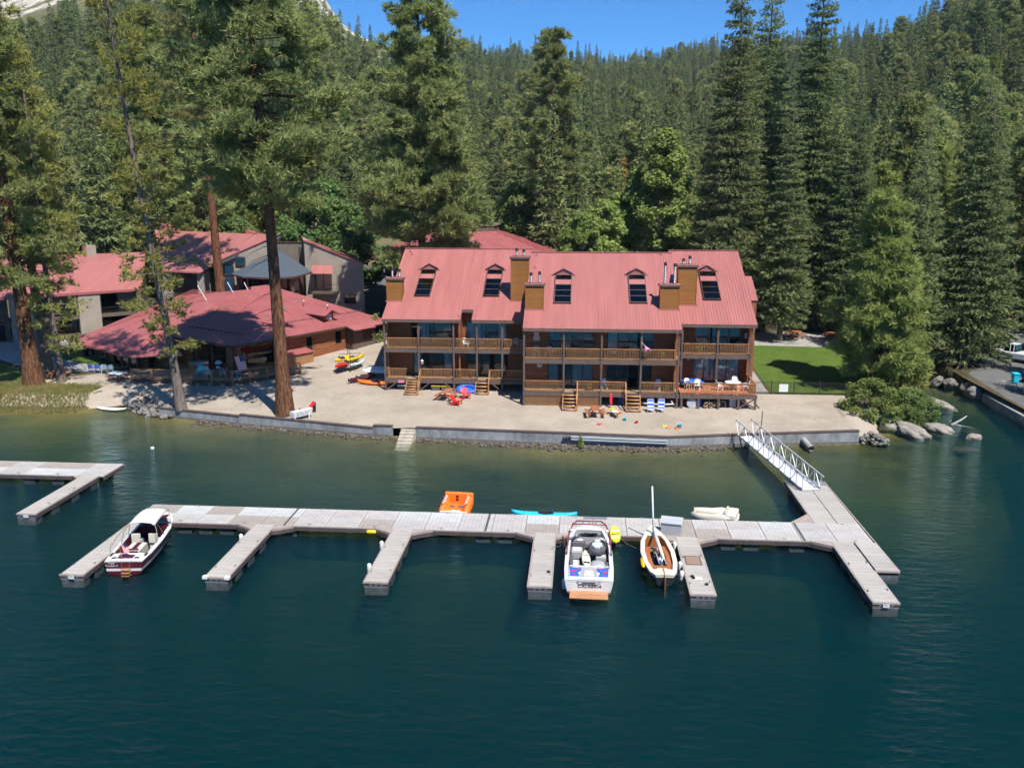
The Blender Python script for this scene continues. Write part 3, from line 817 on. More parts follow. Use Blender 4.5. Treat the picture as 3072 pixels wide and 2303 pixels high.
tree('fir_tree', FIRC, 50.0, 80, None, 1.0, 0.75, 'dark fir beyond the pier just outside the right edge')
tree('fir_tree', FIRC, 33.5, 113, None, 4.0, 0.85, 'dark fir shading the patio picnic tables')
# broadleaf trees and shrubs
BA = broad_mesh(51, 14, 0.12, 5.6, 0.25, 150, 170, 0.26, 'leaf', stems=3, rcl=1.2)
BB = broad_mesh(52, 17, 0.18, 2.6, 0.18, 90, 150, 0.24, 'leafbright', stems=1, rcl=0.95)
BC = broad_mesh(53, 6.5, 0.1, 2.6, 0.09, 60, 140, 0.2, 'leafbright', stems=4, rcl=0.8)
BD = broad_mesh(56, 13.5, 0.1, 3.4, 0.14, 85, 150, 0.25, 'leafbright', stems=3, rcl=1.0)
tree('cottonwood', BA, ray_xy(965, 132), 132, None, 0, 1.3, 'big round green cottonwood behind the grey stucco lodge')
tree('cottonwood', BA, ray_xy(1075, 150), 150, None, 2, 0.8, 'smaller cottonwood at the far side of the parking lot')
tree('cottonwood', BA, ray_xy(700, 140), 140, None, 4, 0.9, 'green cottonwood left of the big round cottonwood')
tree('aspen', BB, ray_xy(1992, 132), 132, None, 0, 1.5, 'tall pale green aspen behind the long roof, right of its middle')
tree('aspen', BB, ray_xy(1925, 136), 136, None, 1, 1.2, 'aspen left beside the tallest pale aspen')
for px_, Y_, s_, lb in ((1545, 166, 1.3, 'bright green shrubby tree between the octagonal roof and the red trunked pine'),
                        (1600, 168, 1.35, 'bright green shrubby tree touching the left side of the red brown trunk'),
                        (1745, 124, 1.05, 'bright green shrubby tree right of the red brown trunk'),
                        (1815, 127, 1.15, 'bright green shrubby tree below the power line, nearest the yellow loader'),
                        (1860, 138, 1.2, 'bright green shrubby tree behind the yellow loader')):
    tree('willow', BD, ray_xy(px_, Y_), Y_, None, px_, s_, lb, 'bright shrubby trees behind the long roof')
tree('shrub', BC, 19.6, 108.5, None, 1, 0.55, 'bright green bush beside the right gable wall', cat='shrub')
tree('shrub', BC, -23.0, 106.5, None, 1, 0.42, 'leafy bush between the lodge and the clubhouse', cat='shrub')
SB = broad_mesh(54, 3.4, 0.02, 2.3, 0.05, 70, 120, 0.12, 'leafbright', stems=5, rcl=0.55)
SG = broad_mesh(55, 2.4, 0.0, 2.4, 0.05, 60, 130, 0.11, 'leaf', stems=5, rcl=0.5)
tree('shrub', SB, 26.2, 79.6, 0.5, 0, 1.1, 'tall yellow green willow bush at the sand edge', cat='shrub')
tree('shrub', SG, 30.4, 81.6, 0.2, 1, 1.1, 'low soft green bush on the shore beside the willow bush', cat='shrub')
tree('shrub', SG, 29.0, 79.2, 0.05, 2, 0.8, 'low green bush at the waterline above the two big boulders', cat='shrub')
tree('shrub', SG, 27.2, 77.6, 0.15, 4, 0.55, 'small green bush between the willow bush and the big boulders', cat='shrub')
CY = fir_mesh(61, 3.6, 0.02, 1.1, 0.08, 26, 9, K=7, L=0.22, W=0.05, mat='needlefresh', step=0.16, ragged=0.08, droop=-0.3)
tree('conifer_shrub', CY, ray_xy(1113, 104.5), 104.5, None, 0, 1.0, 'small cone shaped evergreen beside the grey stucco lodge', cat='shrub')
tree('seedling', CY, 0.2, 70.2, 0.05, 0, 0.28, 'tiny green seedling growing at the foot of the sea wall', cat='shrub')

# ------------------------------------------------------------------ the forest on the slopes
FAR = [fir_mesh(71, 24, 0.10, 3.1, 0.25, 30, 6, 'firfar', K=5, L=0.9, W=0.17, step=0.75, ragged=0.3),
       fir_mesh(72, 27, 0.16, 2.7, 0.25, 32, 6, 'firfar', K=5, L=0.9, W=0.17, step=0.75, ragged=0.4),
       fir_mesh(73, 20, 0.06, 3.4, 0.22, 26, 7, 'firfar', K=5, L=0.9, W=0.17, step=0.75, ragged=0.25, shape=1.0),
       pine_mesh(74, 26, 0.35, 4.0, 0.3, 60, 32, K=8, L=0.8, W=0.12, mat='needle', dead=8, shape=0.55),
       fir_mesh(75, 30, 0.22, 2.4, 0.25, 34, 6, 'firfar', K=5, L=0.9, W=0.17, step=0.75, ragged=0.45, dead=8),
       pine_mesh(76, 22, 0.25, 3.6, 0.26, 56, 32, K=8, L=0.8, W=0.12, mat='needlefresh', dead=6, shape=0.75)]
DRY = (FAR[0][0], np_mesh('crown', *(lambda me: (np.array([v.co for v in me.vertices]), np.array([list(p.vertices) for p in me.polygons])))(FAR[2][1]), M['firdry']))
rng = np.random.default_rng(5)
cand = []
grid = {}
def tryput(x, y, dmin):
    k = (int(x // 10), int(y // 10))
    for i in (-1, 0, 1):
        for j in (-1, 0, 1):
            for q in grid.get((k[0] + i, k[1] + j), ()):
                if (q[0] - x) ** 2 + (q[1] - y) ** 2 < dmin * dmin: return False
    grid.setdefault(k, []).append((x, y)); return True
def blocked(x, y):
    if -0.33 * y < x < -0.10 * y and y < 215: return True
    if -60 < x < -8 and y < 150: return True
    if -8 <= x < 20 and y < 142: return True
    if -8 <= x < 12 and y < 178: return rng.uniform() < 0.8      # parking lot and lodge grounds
    if -37 < x < 5 and y < 166: return True
    if -0.10 * y < x < 0.0 * y and y < 185: return True
    if -30 < x < 18 and y < 128: return True
    if x > 40 and y < 128: return True
    if x < -46 and y < 132: return True
    if 14 < x < 36 and y < 113: return True
    return False
near = []; far = []
a0, a1 = rad(-36.5), rad(28.5)
tries = 0
while tries < 60000 and len(near) + len(far) < 7200:
    tries += 1
    r = math.sqrt(rng.uniform(118 ** 2, 1080 ** 2)) if rng.uniform() < 0.72 else rng.uniform(118, 420)
    a = rng.uniform(a0, a1); x, y = r * math.sin(a), r * math.cos(a)
    if blocked(x, y): continue
    R, zr = hillparam(a)
    if r > R * 1.04: continue
    s = r / R
    n1 = mnoise.fractal((x * 0.012, y * 0.012, 1.7), 1.0, 2.0, 4)
    thr = -2.0
    if a < rad(-17): thr = -1.2 + 13 * max(0, s - 0.47)      # the granite slope on the left stays open
    elif a < rad(-9): thr = -1.2 + 7 * max(0, s - 0.52)
    elif rad(-3) < a < rad(12): thr = -2 + 2.1 * max(0, s - 0.6) * 2.5
    if n1 < thr: continue
    dm = 5.2 if r < 260 else (5.2 if r < 500 else 6.2)
    if not tryput(x, y, dm): continue
    (near if r < 245 else far).append((r, x, y))
near.sort()
extra = near[285:]; near = near[:285]; far = far + extra
KN = [('fir_tree', 'dark pointed fir on the wooded slope behind the lodges'), ('fir_tree', 'slim dark fir on the wooded slope behind the lodges'),
      ('fir_tree', 'low broad fir on the wooded slope behind the lodges'), ('pine_tree', 'open crowned pine on the wooded slope behind the lodges'),
      ('fir_tree', 'slim dark fir on the wooded slope behind the lodges'), ('pine_tree', 'open crowned pine on the wooded slope behind the lodges')]
for i, (r, x, y) in enumerate(near):
    k = int(rng.choice(6, p=[0.24, 0.17, 0.12, 0.2, 0.13, 0.14]))
    tree(KN[k][0], FAR[k], x, y, groundz(x, y) - 0.3, rng.uniform(0, 6.28), float(rng.uniform(0.72, 1.22)), KN[k][1], 'conifers on the wooded slope')
tree('dry_fir', DRY, ray_xy(1865, 178), 178, None, 0, 1.15, 'rust brown dying conifer among the green forest behind the roof')
tree('dry_fir', DRY, ray_xy(3005, 150), 150, None, 0, 1.0, 'orange brown dying conifer on the right forest slope')
# everything farther off reads as one mass
def forest_stuff(name, pts, protos, label):
    me = bpy.data.meshes.new(name)
    me.from_pydata([(x, y, groundz(x, y) - 0.4) for r, x, y in pts], [], [])
    o = bpy.data.objects.new(name, me); C.objects.link(o)
    tag(o, label, 'forest', kind='stuff')
    sc_ = me.attributes.new('tscale', 'FLOAT', 'POINT'); sc_.data.foreach_set('value', (0.42 + 0.85 * rng.uniform(0, 1, len(pts)) ** 0.8).astype(np.float32))
    rt_ = me.attributes.new('trot', 'FLOAT', 'POINT'); rt_.data.foreach_set('value', rng.uniform(0, 6.28, len(pts)).astype(np.float32))
    ix_ = me.attributes.new('tidx', 'INT', 'POINT'); ix_.data.foreach_set('value', rng.choice(len(protos), len(pts), p=[0.26, 0.21, 0.15, 0.10, 0.18, 0.06, 0.04]).astype(np.int32))
    ng = bpy.data.node_groups.new(name, 'GeometryNodeTree')
    ng.interface.new_socket('Geometry', in_out='INPUT', socket_type='NodeSocketGeometry')
    ng.interface.new_socket('Geometry', in_out='OUTPUT', socket_type='NodeSocketGeometry')
    gi = ng.nodes.new('NodeGroupInput'); go = ng.nodes.new('NodeGroupOutput')
    ji = ng.nodes.new('GeometryNodeGeometryToInstance')
    for p in protos[::-1]:
        oi = ng.nodes.new('GeometryNodeObjectInfo'); oi.inputs['Object'].default_value = p; oi.inputs['As Instance'].default_value = True
        ng.links.new(oi.outputs['Geometry'], ji.inputs[0])
    # one instance list: join the single-object instances
    jn = ng.nodes.new('GeometryNodeJoinGeometry')
    for l in list(ji.inputs[0].links): ng.links.remove(l)
    ng.nodes.remove(ji)
    for q in [q for q in ng.nodes if q.type == 'OBJECT_INFO']: ng.links.new(q.outputs['Geometry'], jn.inputs[0])
    ip = ng.nodes.new('GeometryNodeInstanceOnPoints')
    ng.links.new(gi.outputs[0], ip.inputs['Points']); ng.links.new(jn.outputs[0], ip.inputs['Instance'])
    ip.inputs['Pick Instance'].default_value = True
    def attr(nm, ty):
        q = ng.nodes.new('GeometryNodeInputNamedAttribute'); q.data_type = ty; q.inputs[0].default_value = nm; return q.outputs[0]
    ng.links.new(attr('tidx', 'INT'), ip.inputs['Instance Index'])
    cb_ = ng.nodes.new('ShaderNodeCombineXYZ'); ng.links.new(attr('trot', 'FLOAT'), cb_.inputs[2])
    ng.links.new(cb_.outputs[0], ip.inputs['Rotation'])
    ng.links.new(attr('tscale', 'FLOAT'), ip.inputs['Scale'])
    ng.links.new(ip.outputs[0], go.inputs[0])
    md = o.modifiers.new('forest', 'NODES'); md.node_group = ng
    return o
SNAG = pine_mesh(77, 19, 0.3, 1.6, 0.22, 30, 1, K=2, L=0.3, W=0.03, mat='twig', bark='twig', dead=25)
protos = []
for i, (a, b) in enumerate(FAR + [SNAG]):
    va = [v.co[:] for v in a.vertices]; fa = [tuple(p.vertices) for p in a.polygons]
    vb = [v.co[:] for v in b.vertices]; fb = [tuple(p.vertices) for p in b.polygons]
    mb = MB(); mb.add(va, fa, a.materials[0]); mb.add(vb, fb, b.materials[0])
    protos.append(bpy.data.objects.new('far_tree_shape', mb.mesh('far_tree_shape')))
forest_stuff('forest', far, protos, 'dense conifer forest covering the far hillsides')
print('near trees', len(near), 'far trees', len(far), 'tries', tries)
# ------------------------------------------------------------------ the long lakefront lodge
LG = thing('lakefront_lodge', 'long two storey wooden lodge with pink red metal roof and balconies facing the beach', 'building', (0, 0, 0))
T = 0.47
WINGS = {'L': (-19.15, -5.2, 83.7), 'C': (-5.2, 9.1, 79.2), 'R': (9.1, 16.35, 82.7)}
Z1, Z2, ZE = 2.62, 5.65, 8.55
DEP = 12.55
def rz_(wg, y): return ZE + T * (y - (WINGS[wg][2] - 0.3))
def roofquads(wg):
    x0, x1, yp = WINGS[wg]
    ye = yp - 0.3
    if wg == 'L': return [(x0, -11.5, ye), (-11.5, -10.4, ye + 1.65), (-10.4, x1, ye)]
    return [(x0, x1, ye)]
nrm = Vector((0, -T, 1)).normalized()
for wg, (x0, x1, yp) in WINGS.items():
    mb = MB(); sm_ = MB(); fs = MB()
    yr = yp - 0.3 + DEP; zr = ZE + T * DEP
    for (a, b, ye) in roofquads(wg):
        mb.slab([(a, ye, rz_(wg, ye)), (b, ye, rz_(wg, ye)), (b, yr, zr), (a, yr, zr)], 0.10, off=tuple(-nrm))
        fs.box(a - 0.002, b + 0.002, ye - 0.03, ye + 0.05, rz_(wg, ye) - 0.30, rz_(wg, ye) - 0.02)
        k = int((b - a) / 0.285)
        for i in range(k + 1):
            x = a + 0.02 + (b - a - 0.04) * i / k
            p0 = Vector((x, ye + 0.01, rz_(wg, ye + 0.01))) + nrm * 0.016; p1 = Vector((x, yr, zr)) + nrm * 0.016
            sm_.bar(p0, p1, 0.028, 0.034)
    mb.slab([(x0, yr, zr), (x1, yr, zr), (x1, yr + 11.5, zr - T * 11.5), (x0, yr + 11.5, zr - T * 11.5)], 0.10, off=(0, -T * 0.9, -0.9))
    mb.build('roof', M['roof'], LG)
    s_ = sm_.build('roof_seam', M['roof'], LG); s_['kind'] = 'stuff'
    fs.build('fascia', M['trim'], LG)
    cp = MB(); cp.bar((x0, yr, zr + 0.03), (x1, yr, zr + 0.03), 0.34, 0.06); cp.build('ridge_cap', M['roof'], LG)
# bump-out of the right gable
mb = MB(); mb.slab([(16.35, 86.2, rz_('R', 86.2) + .003), (17.0, 86.2, rz_('R', 86.2) + .003), (17.0, 90.3, rz_('R', 90.3) + .003), (16.35, 90.3, rz_('R', 90.3) + .003)], 0.1, off=tuple(-nrm))
mb.build('roof', M['roof'], LG)
# end walls and step walls (polygons in the yz plane)
def sidewall(x, wg, y0, y1, mat, z0=1.2, th=0.16):
    mb = MB(); yr = WINGS[wg][2] - 0.3 + DEP; zr = ZE + T * DEP - 0.12
    pts = [(x, y0, z0), (x, y1, z0), (x, y1, min(zr - T * max(0, y1 - yr), zr)), (x, yr, zr), (x, y0, rz_(wg, y0) - 0.12)]
    mb.slab(pts, th, off=(1, 0, 0)); return mb.build('wall', mat, LG)
sidewall(-18.95, 'L', 85.8, 106.5, M['siding']); sidewall(-5.12, 'C', 81.3, 102.5, M['siding']); sidewall(8.86, 'C', 81.3, 102.5, M['siding'])
sidewall(16.0, 'R', 84.8, 105.5, M['siding'])
mb = MB(); mb.box(16.36, 16.9, 86.3, 90.2, 1.3, rz_('R', 86.2) - 0.12); mb.build('wall', M['siding'], LG)
mb = MB(); mb.box(-18.7, -5.3, 106.2, 106.4, 1.2, 8.4); mb.box(9.2, 15.9, 105.2, 105.4, 1.2, 8.4); mb.box(-5.0, 8.9, 102.2, 102.4, 1.2, 8.4); mb.build('wall', M['siding'], LG)
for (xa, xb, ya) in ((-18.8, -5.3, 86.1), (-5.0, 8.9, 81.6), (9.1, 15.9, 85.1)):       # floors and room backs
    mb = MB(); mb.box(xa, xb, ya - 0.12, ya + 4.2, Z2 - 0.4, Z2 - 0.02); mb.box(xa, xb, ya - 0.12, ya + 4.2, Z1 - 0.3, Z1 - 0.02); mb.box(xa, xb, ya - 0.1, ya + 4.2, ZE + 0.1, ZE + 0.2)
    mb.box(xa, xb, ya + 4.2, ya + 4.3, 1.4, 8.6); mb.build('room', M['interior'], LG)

GLZ = {('L', 2): [(-16.75, [-16.75, -15.88, -14.9, -14.5, -12.7], 'od..'), (-11.25, [-11.25, -10.32, -9.33, -8.1, -7.18], 'cc.c')],
       ('L', 1): [(-16.6, [-16.6, -15.75, -14.7, -13.55, -12.7], 'c..c'), (-11.2, [-11.2, -9.9, -8.95, -8.45, -7.15], '..o.')],
       ('C', 2): [(-2.9, [-2.9, -1.83, -0.78, 0.32, 1.3], '....'), (2.55, [2.55, 3.5, 4.48, 5.6, 6.8], 'c...')],
       ('C', 1): [(-2.95, [-2.95, -2.0, -0.72, 0.3, 1.25], 'c.cc'), (2.5, [2.5, 3.5, 4.5, 5.45, 6.65], '..o.')],
       ('R', 2): [(10.98, [10.98, 12.2, 13.0, 14.15, 15.3], '....')],
       ('R', 1): [(10.95, [10.95, 11.95, 12.95, 14.1, 15.3], 'cccc')]}
for (wg, fl), units in GLZ.items():
    x0, x1, yp = WINGS[wg]; yw = yp + 2.1
    zf = Z1 if fl == 1 else Z2; zt = zf + 2.42; zc = Z2 - 0.42 if fl == 1 else 9.35 if False else (Z2 - 0.02 if fl == 1 else 9.0)
    mb = MB(); last = x0 + 0.22
    for (_, xs_, code) in units:
        mb.box(last, xs_[0], yw, yw + 0.14, zf - 0.2, zc); mb.box(xs_[0], xs_[-1], yw, yw + 0.14, zt, zc); mb.box(xs_[0], xs_[-1], yw, yw + 0.14, zf - 0.2, zf + 0.04)
        last = xs_[-1]
    mb.box(last, x1 - 0.25, yw, yw + 0.14, zf - 0.2, zc)
    mb.build('wall', M['siding'], LG)
    for (_, xs_, code) in units:
        fr = MB()
        for x in xs_: fr.box(x - 0.05, x + 0.05, yw - 0.02, yw + 0.1, zf + 0.045, zt - 0.005)
        for zz in (zf + 0.09, zt - 0.05): fr.box(xs_[0] + 0.05, xs_[-1] - 0.05, yw - 0.018, yw + 0.09, zz - 0.04, zz + 0.04)
        wn = fr.build('window', M['brown'] if wg != 'R' else M['trim'], LG)
        for i, ch in enumerate(code):
            a, b = xs_[i] + 0.05, xs_[i + 1] - 0.05
            if ch != 'o':
                pb = MB(); pb.box(a, b, yw + 0.03, yw + 0.045, zf + 0.13, zt - 0.09); pb.build('pane', M['glass'], wn)
            if ch in 'cd':
                cb_ = MB(); n = max(4, int((b - a) / 0.12)); sec = []
                for j in range(n + 1):
                    x = a + (b - a) * j / n; y = yw + 0.2 + 0.03 * (j % 2); sec.append((x, y))
                vs = [(x, y, zf + 0.1) for x, y in sec] + [(x, y, zt - 0.05) for x, y in sec]
                cb_.add(vs, [(j, j + 1, n + 2 + j, n + 1 + j) for j in range(n)]); cb_.build('curtain', M['curtain'], wn)
# porch decks, beams, posts
def porch(wg, fl, y0=None):
    x0, x1, yp = WINGS[wg]; yw = yp + 2.1; z = Z1 if fl == 1 else Z2
    y0 = yp if y0 is None else y0
    a, b = x0 + 0.1, x1 - (0.1 if wg != 'R' else 0.35)
    mb = MB(); mb.box(a, b, y0 + 0.06, yw - 0.01, z - 0.12, z); d = mb.build('deck_floor', M['deck'] if not (wg == 'R' and fl == 1) else M['reddeck'], LG)
    mb = MB(); mb.box(a - 0.06, b + 0.06, y0 - 0.06, y0 + 0.05, z - 0.40, z - 0.015)
    if fl == 2: mb.box(a, b, y0 + 1.0, y0 + 1.1, z - 0.36, z - 0.13)
    mb.build('beam', M['trim'], LG)
for wg in 'LCR':
    porch(wg, 2)
    porch(wg, 1, 79.2 if wg == 'R' else None)
POSTS = {'L': [-18.98, -15.63, -12.2, -9.94, -7.47], 'C': [-5.08, -1.44, 1.97, 5.54, 8.88], 'R': [9.55, 12.84, 15.9]}
for wg, xs_ in POSTS.items():
    yp = WINGS[wg][2]
    for x in xs_:
        z0 = 1.2 if wg != 'R' else 2.66
        mb = MB(); mb.box(x - 0.085, x + 0.085, yp - 0.085 - 0.07, yp + 0.085 - 0.07, z0, ZE - 0.02)
        mb.build('post', M['trim'], LG)
for x in (9.3, 10.82, 12.62, 14.4, 15.9):
    mb = MB(); mb.box(x - 0.09, x + 0.09, 79.06, 79.22, 1.15, Z1 - 0.42); mb.build('post', M['trim'], LG)
# partition walls between units
for (x, y0, y1) in ((-11.75, 83.9, 85.8), (-18.9, 84.4, 85.8), (8.6, 79.9, 81.3), (15.75, 83.4, 84.8), (1.62, 79.9, 81.3)):
    if x in (1.62,): continue
    mb = MB(); mb.box(x, x + 0.14, y0, y1 - 0.003, Z1 + 0.003, ZE + (0.3 if x < 0 else 0.25)); mb.build('wall', M['siding'], LG)
# railings
BAL = MB(); BAL.box(-0.021, 0.021, -0.02, 0.02, 0, 0.80)
BALM = BAL.mesh('baluster', M['baluster'])
nbal = [0]
def railing(p0, p1, individual=True, mat='rail'):
    """p0,p1 at deck level"""
    p0 = Vector(p0); p1 = Vector(p1); d = p1 - p0; n = d.normalized()
    mb = MB(); up = Vector((0, 0, 1))
    mb.bar(p0 + up * 1.02, p1 + up * 1.02, 0.15, 0.045); mb.bar(p0 + up * 0.95, p1 + up * 0.95, 0.045, 0.09); mb.bar(p0 + up * 0.13, p1 + up * 0.13, 0.045, 0.10)
    r = mb.build('railing', M[mat], LG)
    k = int(d.length / 0.137)
    bulk = MB()
    for i in range(1, k):
        q = p0 + d * (i / k) + n.cross(up) * 0.04
        if individual and nbal[0] < 300:
            b = inst('baluster', BALM, r, (q.x, q.y, q.z + 0.12)); nbal[0] += 1
            if abs(n.y) > 0.5: b.rotation_euler = (0, 0, PI / 2)
        else: bulk.box(q.x - .021, q.x + .021, q.y - .02, q.y + .02, q.z + .12, q.z + .92)
    if bulk.v:
        b = bulk.build('baluster', M['baluster'], r); b['kind'] = 'stuff'
    return r
def rails(wg, z, spans, y=None, ind=True, mat='rail'):
    yp = WINGS[wg][2] if y is None else y
    for a, b in spans: railing((a, yp - 0.02, z), (b, yp - 0.02, z), ind, mat)
cs = POSTS['C']
rails('C', Z1, [(cs[0] + .1, cs[1] - .1), (cs[1] + .1, -1.2 - .2 + .0)] if False else [(cs[0] + .1, cs[1] - .1), (-0.32, cs[2] - .1), (cs[2] + .1, 4.2), (5.64, cs[4] - .1)])
rails('R', Z1, [(9.4, 10.72), (10.92, 12.52), (12.72, 14.3), (14.5, 15.82)], 79.2)
rails('C', Z2, [(cs[i] + .1, cs[i + 1] - .1) for i in range(4)])
railing((15.9, 79.25, Z1), (15.9, 84.6, Z1))
rails('R', Z2, [(9.65, 12.74), (12.94, 15.8)], None, False)
ls = POSTS['L']
rails('L', Z2, [(ls[i] + .1, ls[i + 1] - .1) for i in range(4)] + [(ls[4] + .1, -5.3)], None, False)
rails('L', Z1, [(ls[0] + .1, -16.85), (-15.53, ls[2] - .1), (ls[2] + .1, -10.04), (-8.75, ls[4] - .1), (ls[4] + .1, -5.3)], None, False)
# stairs with log treads
LT = MB(); LT.tube([(-0.58, 0, 0), (0.58, 0, 0)], 0.10, 10); LTM = LT.mesh('tread', M['log'], True)
def stair(x, yp, n, right=True):
    st = MB(); zs = gz(x, yp - 1.5)
    run = 0.31 * n; h = Z1 - zs
    for sx in (-0.62, 0.62):
        st.bar((x + sx, yp - 0.08, Z1 - 0.2), (x + sx, yp - 0.1 - run, zs + 0.05), 0.07, 0.26)
    s = st.build('stair', M['rail'], LG)
    for i in range(n):
        t = (i + 0.6) / n
        o = inst('tread', LTM, s, (x, yp - 0.1 - run * t, Z1 - 0.1 - (h - 0.12) * t)); o.scale = (1, 1.35, 0.8)
    hr = MB()
    sx = 0.68 if right else -0.68
    hr.bar((x + sx, yp - 0.1, Z1 + 0.98), (x + sx, yp - 0.1 - run * 0.85, zs + 1.0), 0.09, 0.11)
    hr.box(x + sx - .06, x + sx + .06, yp - 0.2, yp - 0.08, Z1 - 0.1, Z1 + 1.03); hr.box(x + sx - .06, x + sx + .06, yp - 0.1 - run * 0.85 - .06, yp - 0.1 - run * .85 + .06, zs, zs + 1.0)
    hr.build('handrail', M['rail'], s)
stair(-16.2, 83.7, 6); stair(-9.4, 83.7, 4); stair(-0.86, 79.2, 5, True); stair(4.9, 79.2, 5, False)
# lattice skirts
mb = MB()
for (a, b) in ((-4.95, -3.3), (-3.25, -1.55), (-0.15, 0.75), (0.8, 1.85)):
    z0, z1 = 1.42, 2.2; y = 79.2
    for sgn in (1, -1):
        x = a - (z1 - z0)
        while x < b:
            p0 = (x, z0) if sgn > 0 else (x, z1); p1 = (x + (z1 - z0), z1) if sgn > 0 else (x + (z1 - z0), z0)
            t0 = max(0, (a - p0[0]) / (z1 - z0)); t1 = min(1, (b - p0[0]) / (z1 - z0))
            if t1 > t0 + 0.02:
                q0 = (p0[0] + (p1[0] - p0[0]) * t0, y + 0.012 * sgn, p0[1] + (p1[1] - p0[1]) * t0); q1 = (p0[0] + (p1[0] - p0[0]) * t1, y + 0.012 * sgn, p0[1] + (p1[1] - p0[1]) * t1)
                mb.bar(q0, q1, 0.012, 0.038)
            x += 0.125
    mb.box(a, b, y - 0.03, y + 0.03, z0 - 0.06, z0); mb.box(a - 0.03, a, y - 0.03, y + 0.03, z0 - 0.06, z1)
l_ = mb.build('lattice', M['lattice'], LG); l_['kind'] = 'stuff'
mb = MB()
for (a, b) in ((14.5, 15.8),):
    mb.bar((a, 79.2, 1.45), (b, 79.2, 2.2), 0.05, 0.12); mb.bar((a, 79.26, 2.2), (b, 79.26, 1.45), 0.05, 0.12)
for x in (-18.9, -15.6):
    mb.bar((x, 83.68, 1.5), (x + 0.9, 83.68, 2.2), 0.08, 0.1)
mb.bar((-12.2, 83.68, 1.5), (-13.1, 83.68, 2.2), 0.08, 0.1); mb.bar((-7.5, 83.68, 1.5), (-8.4, 83.68, 2.2), 0.08, 0.1)
mb.build('brace', M['trim'], LG)
# skylights with their little gables
def skylight(wg, xa, xb, y0, y1):
    a = Vector((0, 1, T)).normalized()
    def P(x, s, o): # s metres up the slope from y0
        return Vector((x, y0, rz_(wg, y0))) + a * s + nrm * o
    Ls = (y1 - y0) / a.y
    fr = MB()
    def slabx(x0, x1, s0, s1, o, th, mat=None, mbx=None):
        (mbx or fr).slab([P(x0, s0, o), P(x1, s0, o), P(x1, s1, o), P(x0, s1, o)], th, mat, tuple(-nrm))
    for (x0, x1) in ((xa - 0.07, xa), (xb, xb + 0.07)): slabx(x0, x1, 0, Ls, 0.2, 0.2)
    for s in (0, 0.22, 0.42, 0.62, 0.80, 0.97):
        slabx(xa, xb, s * Ls, s * Ls + (0.07 if s else 0.1), 0.2, 0.2)
    sk = fr.build('skylight', M['brown'] if wg != 'C' else M['trim'], LG)
    for k, (s0, s1) in enumerate(((0, 0.22), (0.22, 0.42), (0.42, 0.62), (0.80, 0.97))):
        pb = MB(); slabx(xa, xb, s0 * Ls + 0.08, s1 * Ls, 0.16, 0.02, None, pb); pb.build('pane', M['glassdk'], sk)
        pb = MB(); slabx(xa, xb, s0 * Ls + 0.08, s1 * Ls, 0.03, 0.02, None, pb); pb.build('pane_backing', M['interior'], sk)  # dark sheet on the roof stands in for the unlit room below
    pb = MB(); slabx(xa, xb, 0.62 * Ls + 0.07, 0.80 * Ls, 0.19, 0.1, None, pb); pb.build('panel', M['roof'], sk)
    # gable
    xm = (xa + xb) / 2; yt = y1 + 0.05; zt = rz_(wg, yt) + 0.22; zp = zt + 0.52; yb = yt + 0.52 / T + 0.45
    g_ = MB(); e = 0.42
    g_.slab([(xa - e, yt - 0.12, zt - 0.08), (xm, yt - 0.12, zp), (xm, yb, zp)], 0.05); g_.slab([(xm, yt - 0.12, zp), (xb + e, yt - 0.12, zt - 0.08), (xm, yb, zp)], 0.05)
    g_.add([(xa - 0.15, yt, zt - 0.2), (xb + 0.15, yt, zt - 0.2), (xm, yt, zp - 0.06)], [(0, 1, 2)])
    g_.build('gable', M['roof'], sk)
skylight('L', -16.55, -15.1, 87.07, 91.75); skylight('L', -9.63, -8.15, 87.15, 91.78)
skylight('C', -2.46, -0.95, 82.58, 87.2); skylight('C', 4.63, 6.15, 82.7, 87.33); skylight('R', 11.87, 13.42, 86.1, 90.92)
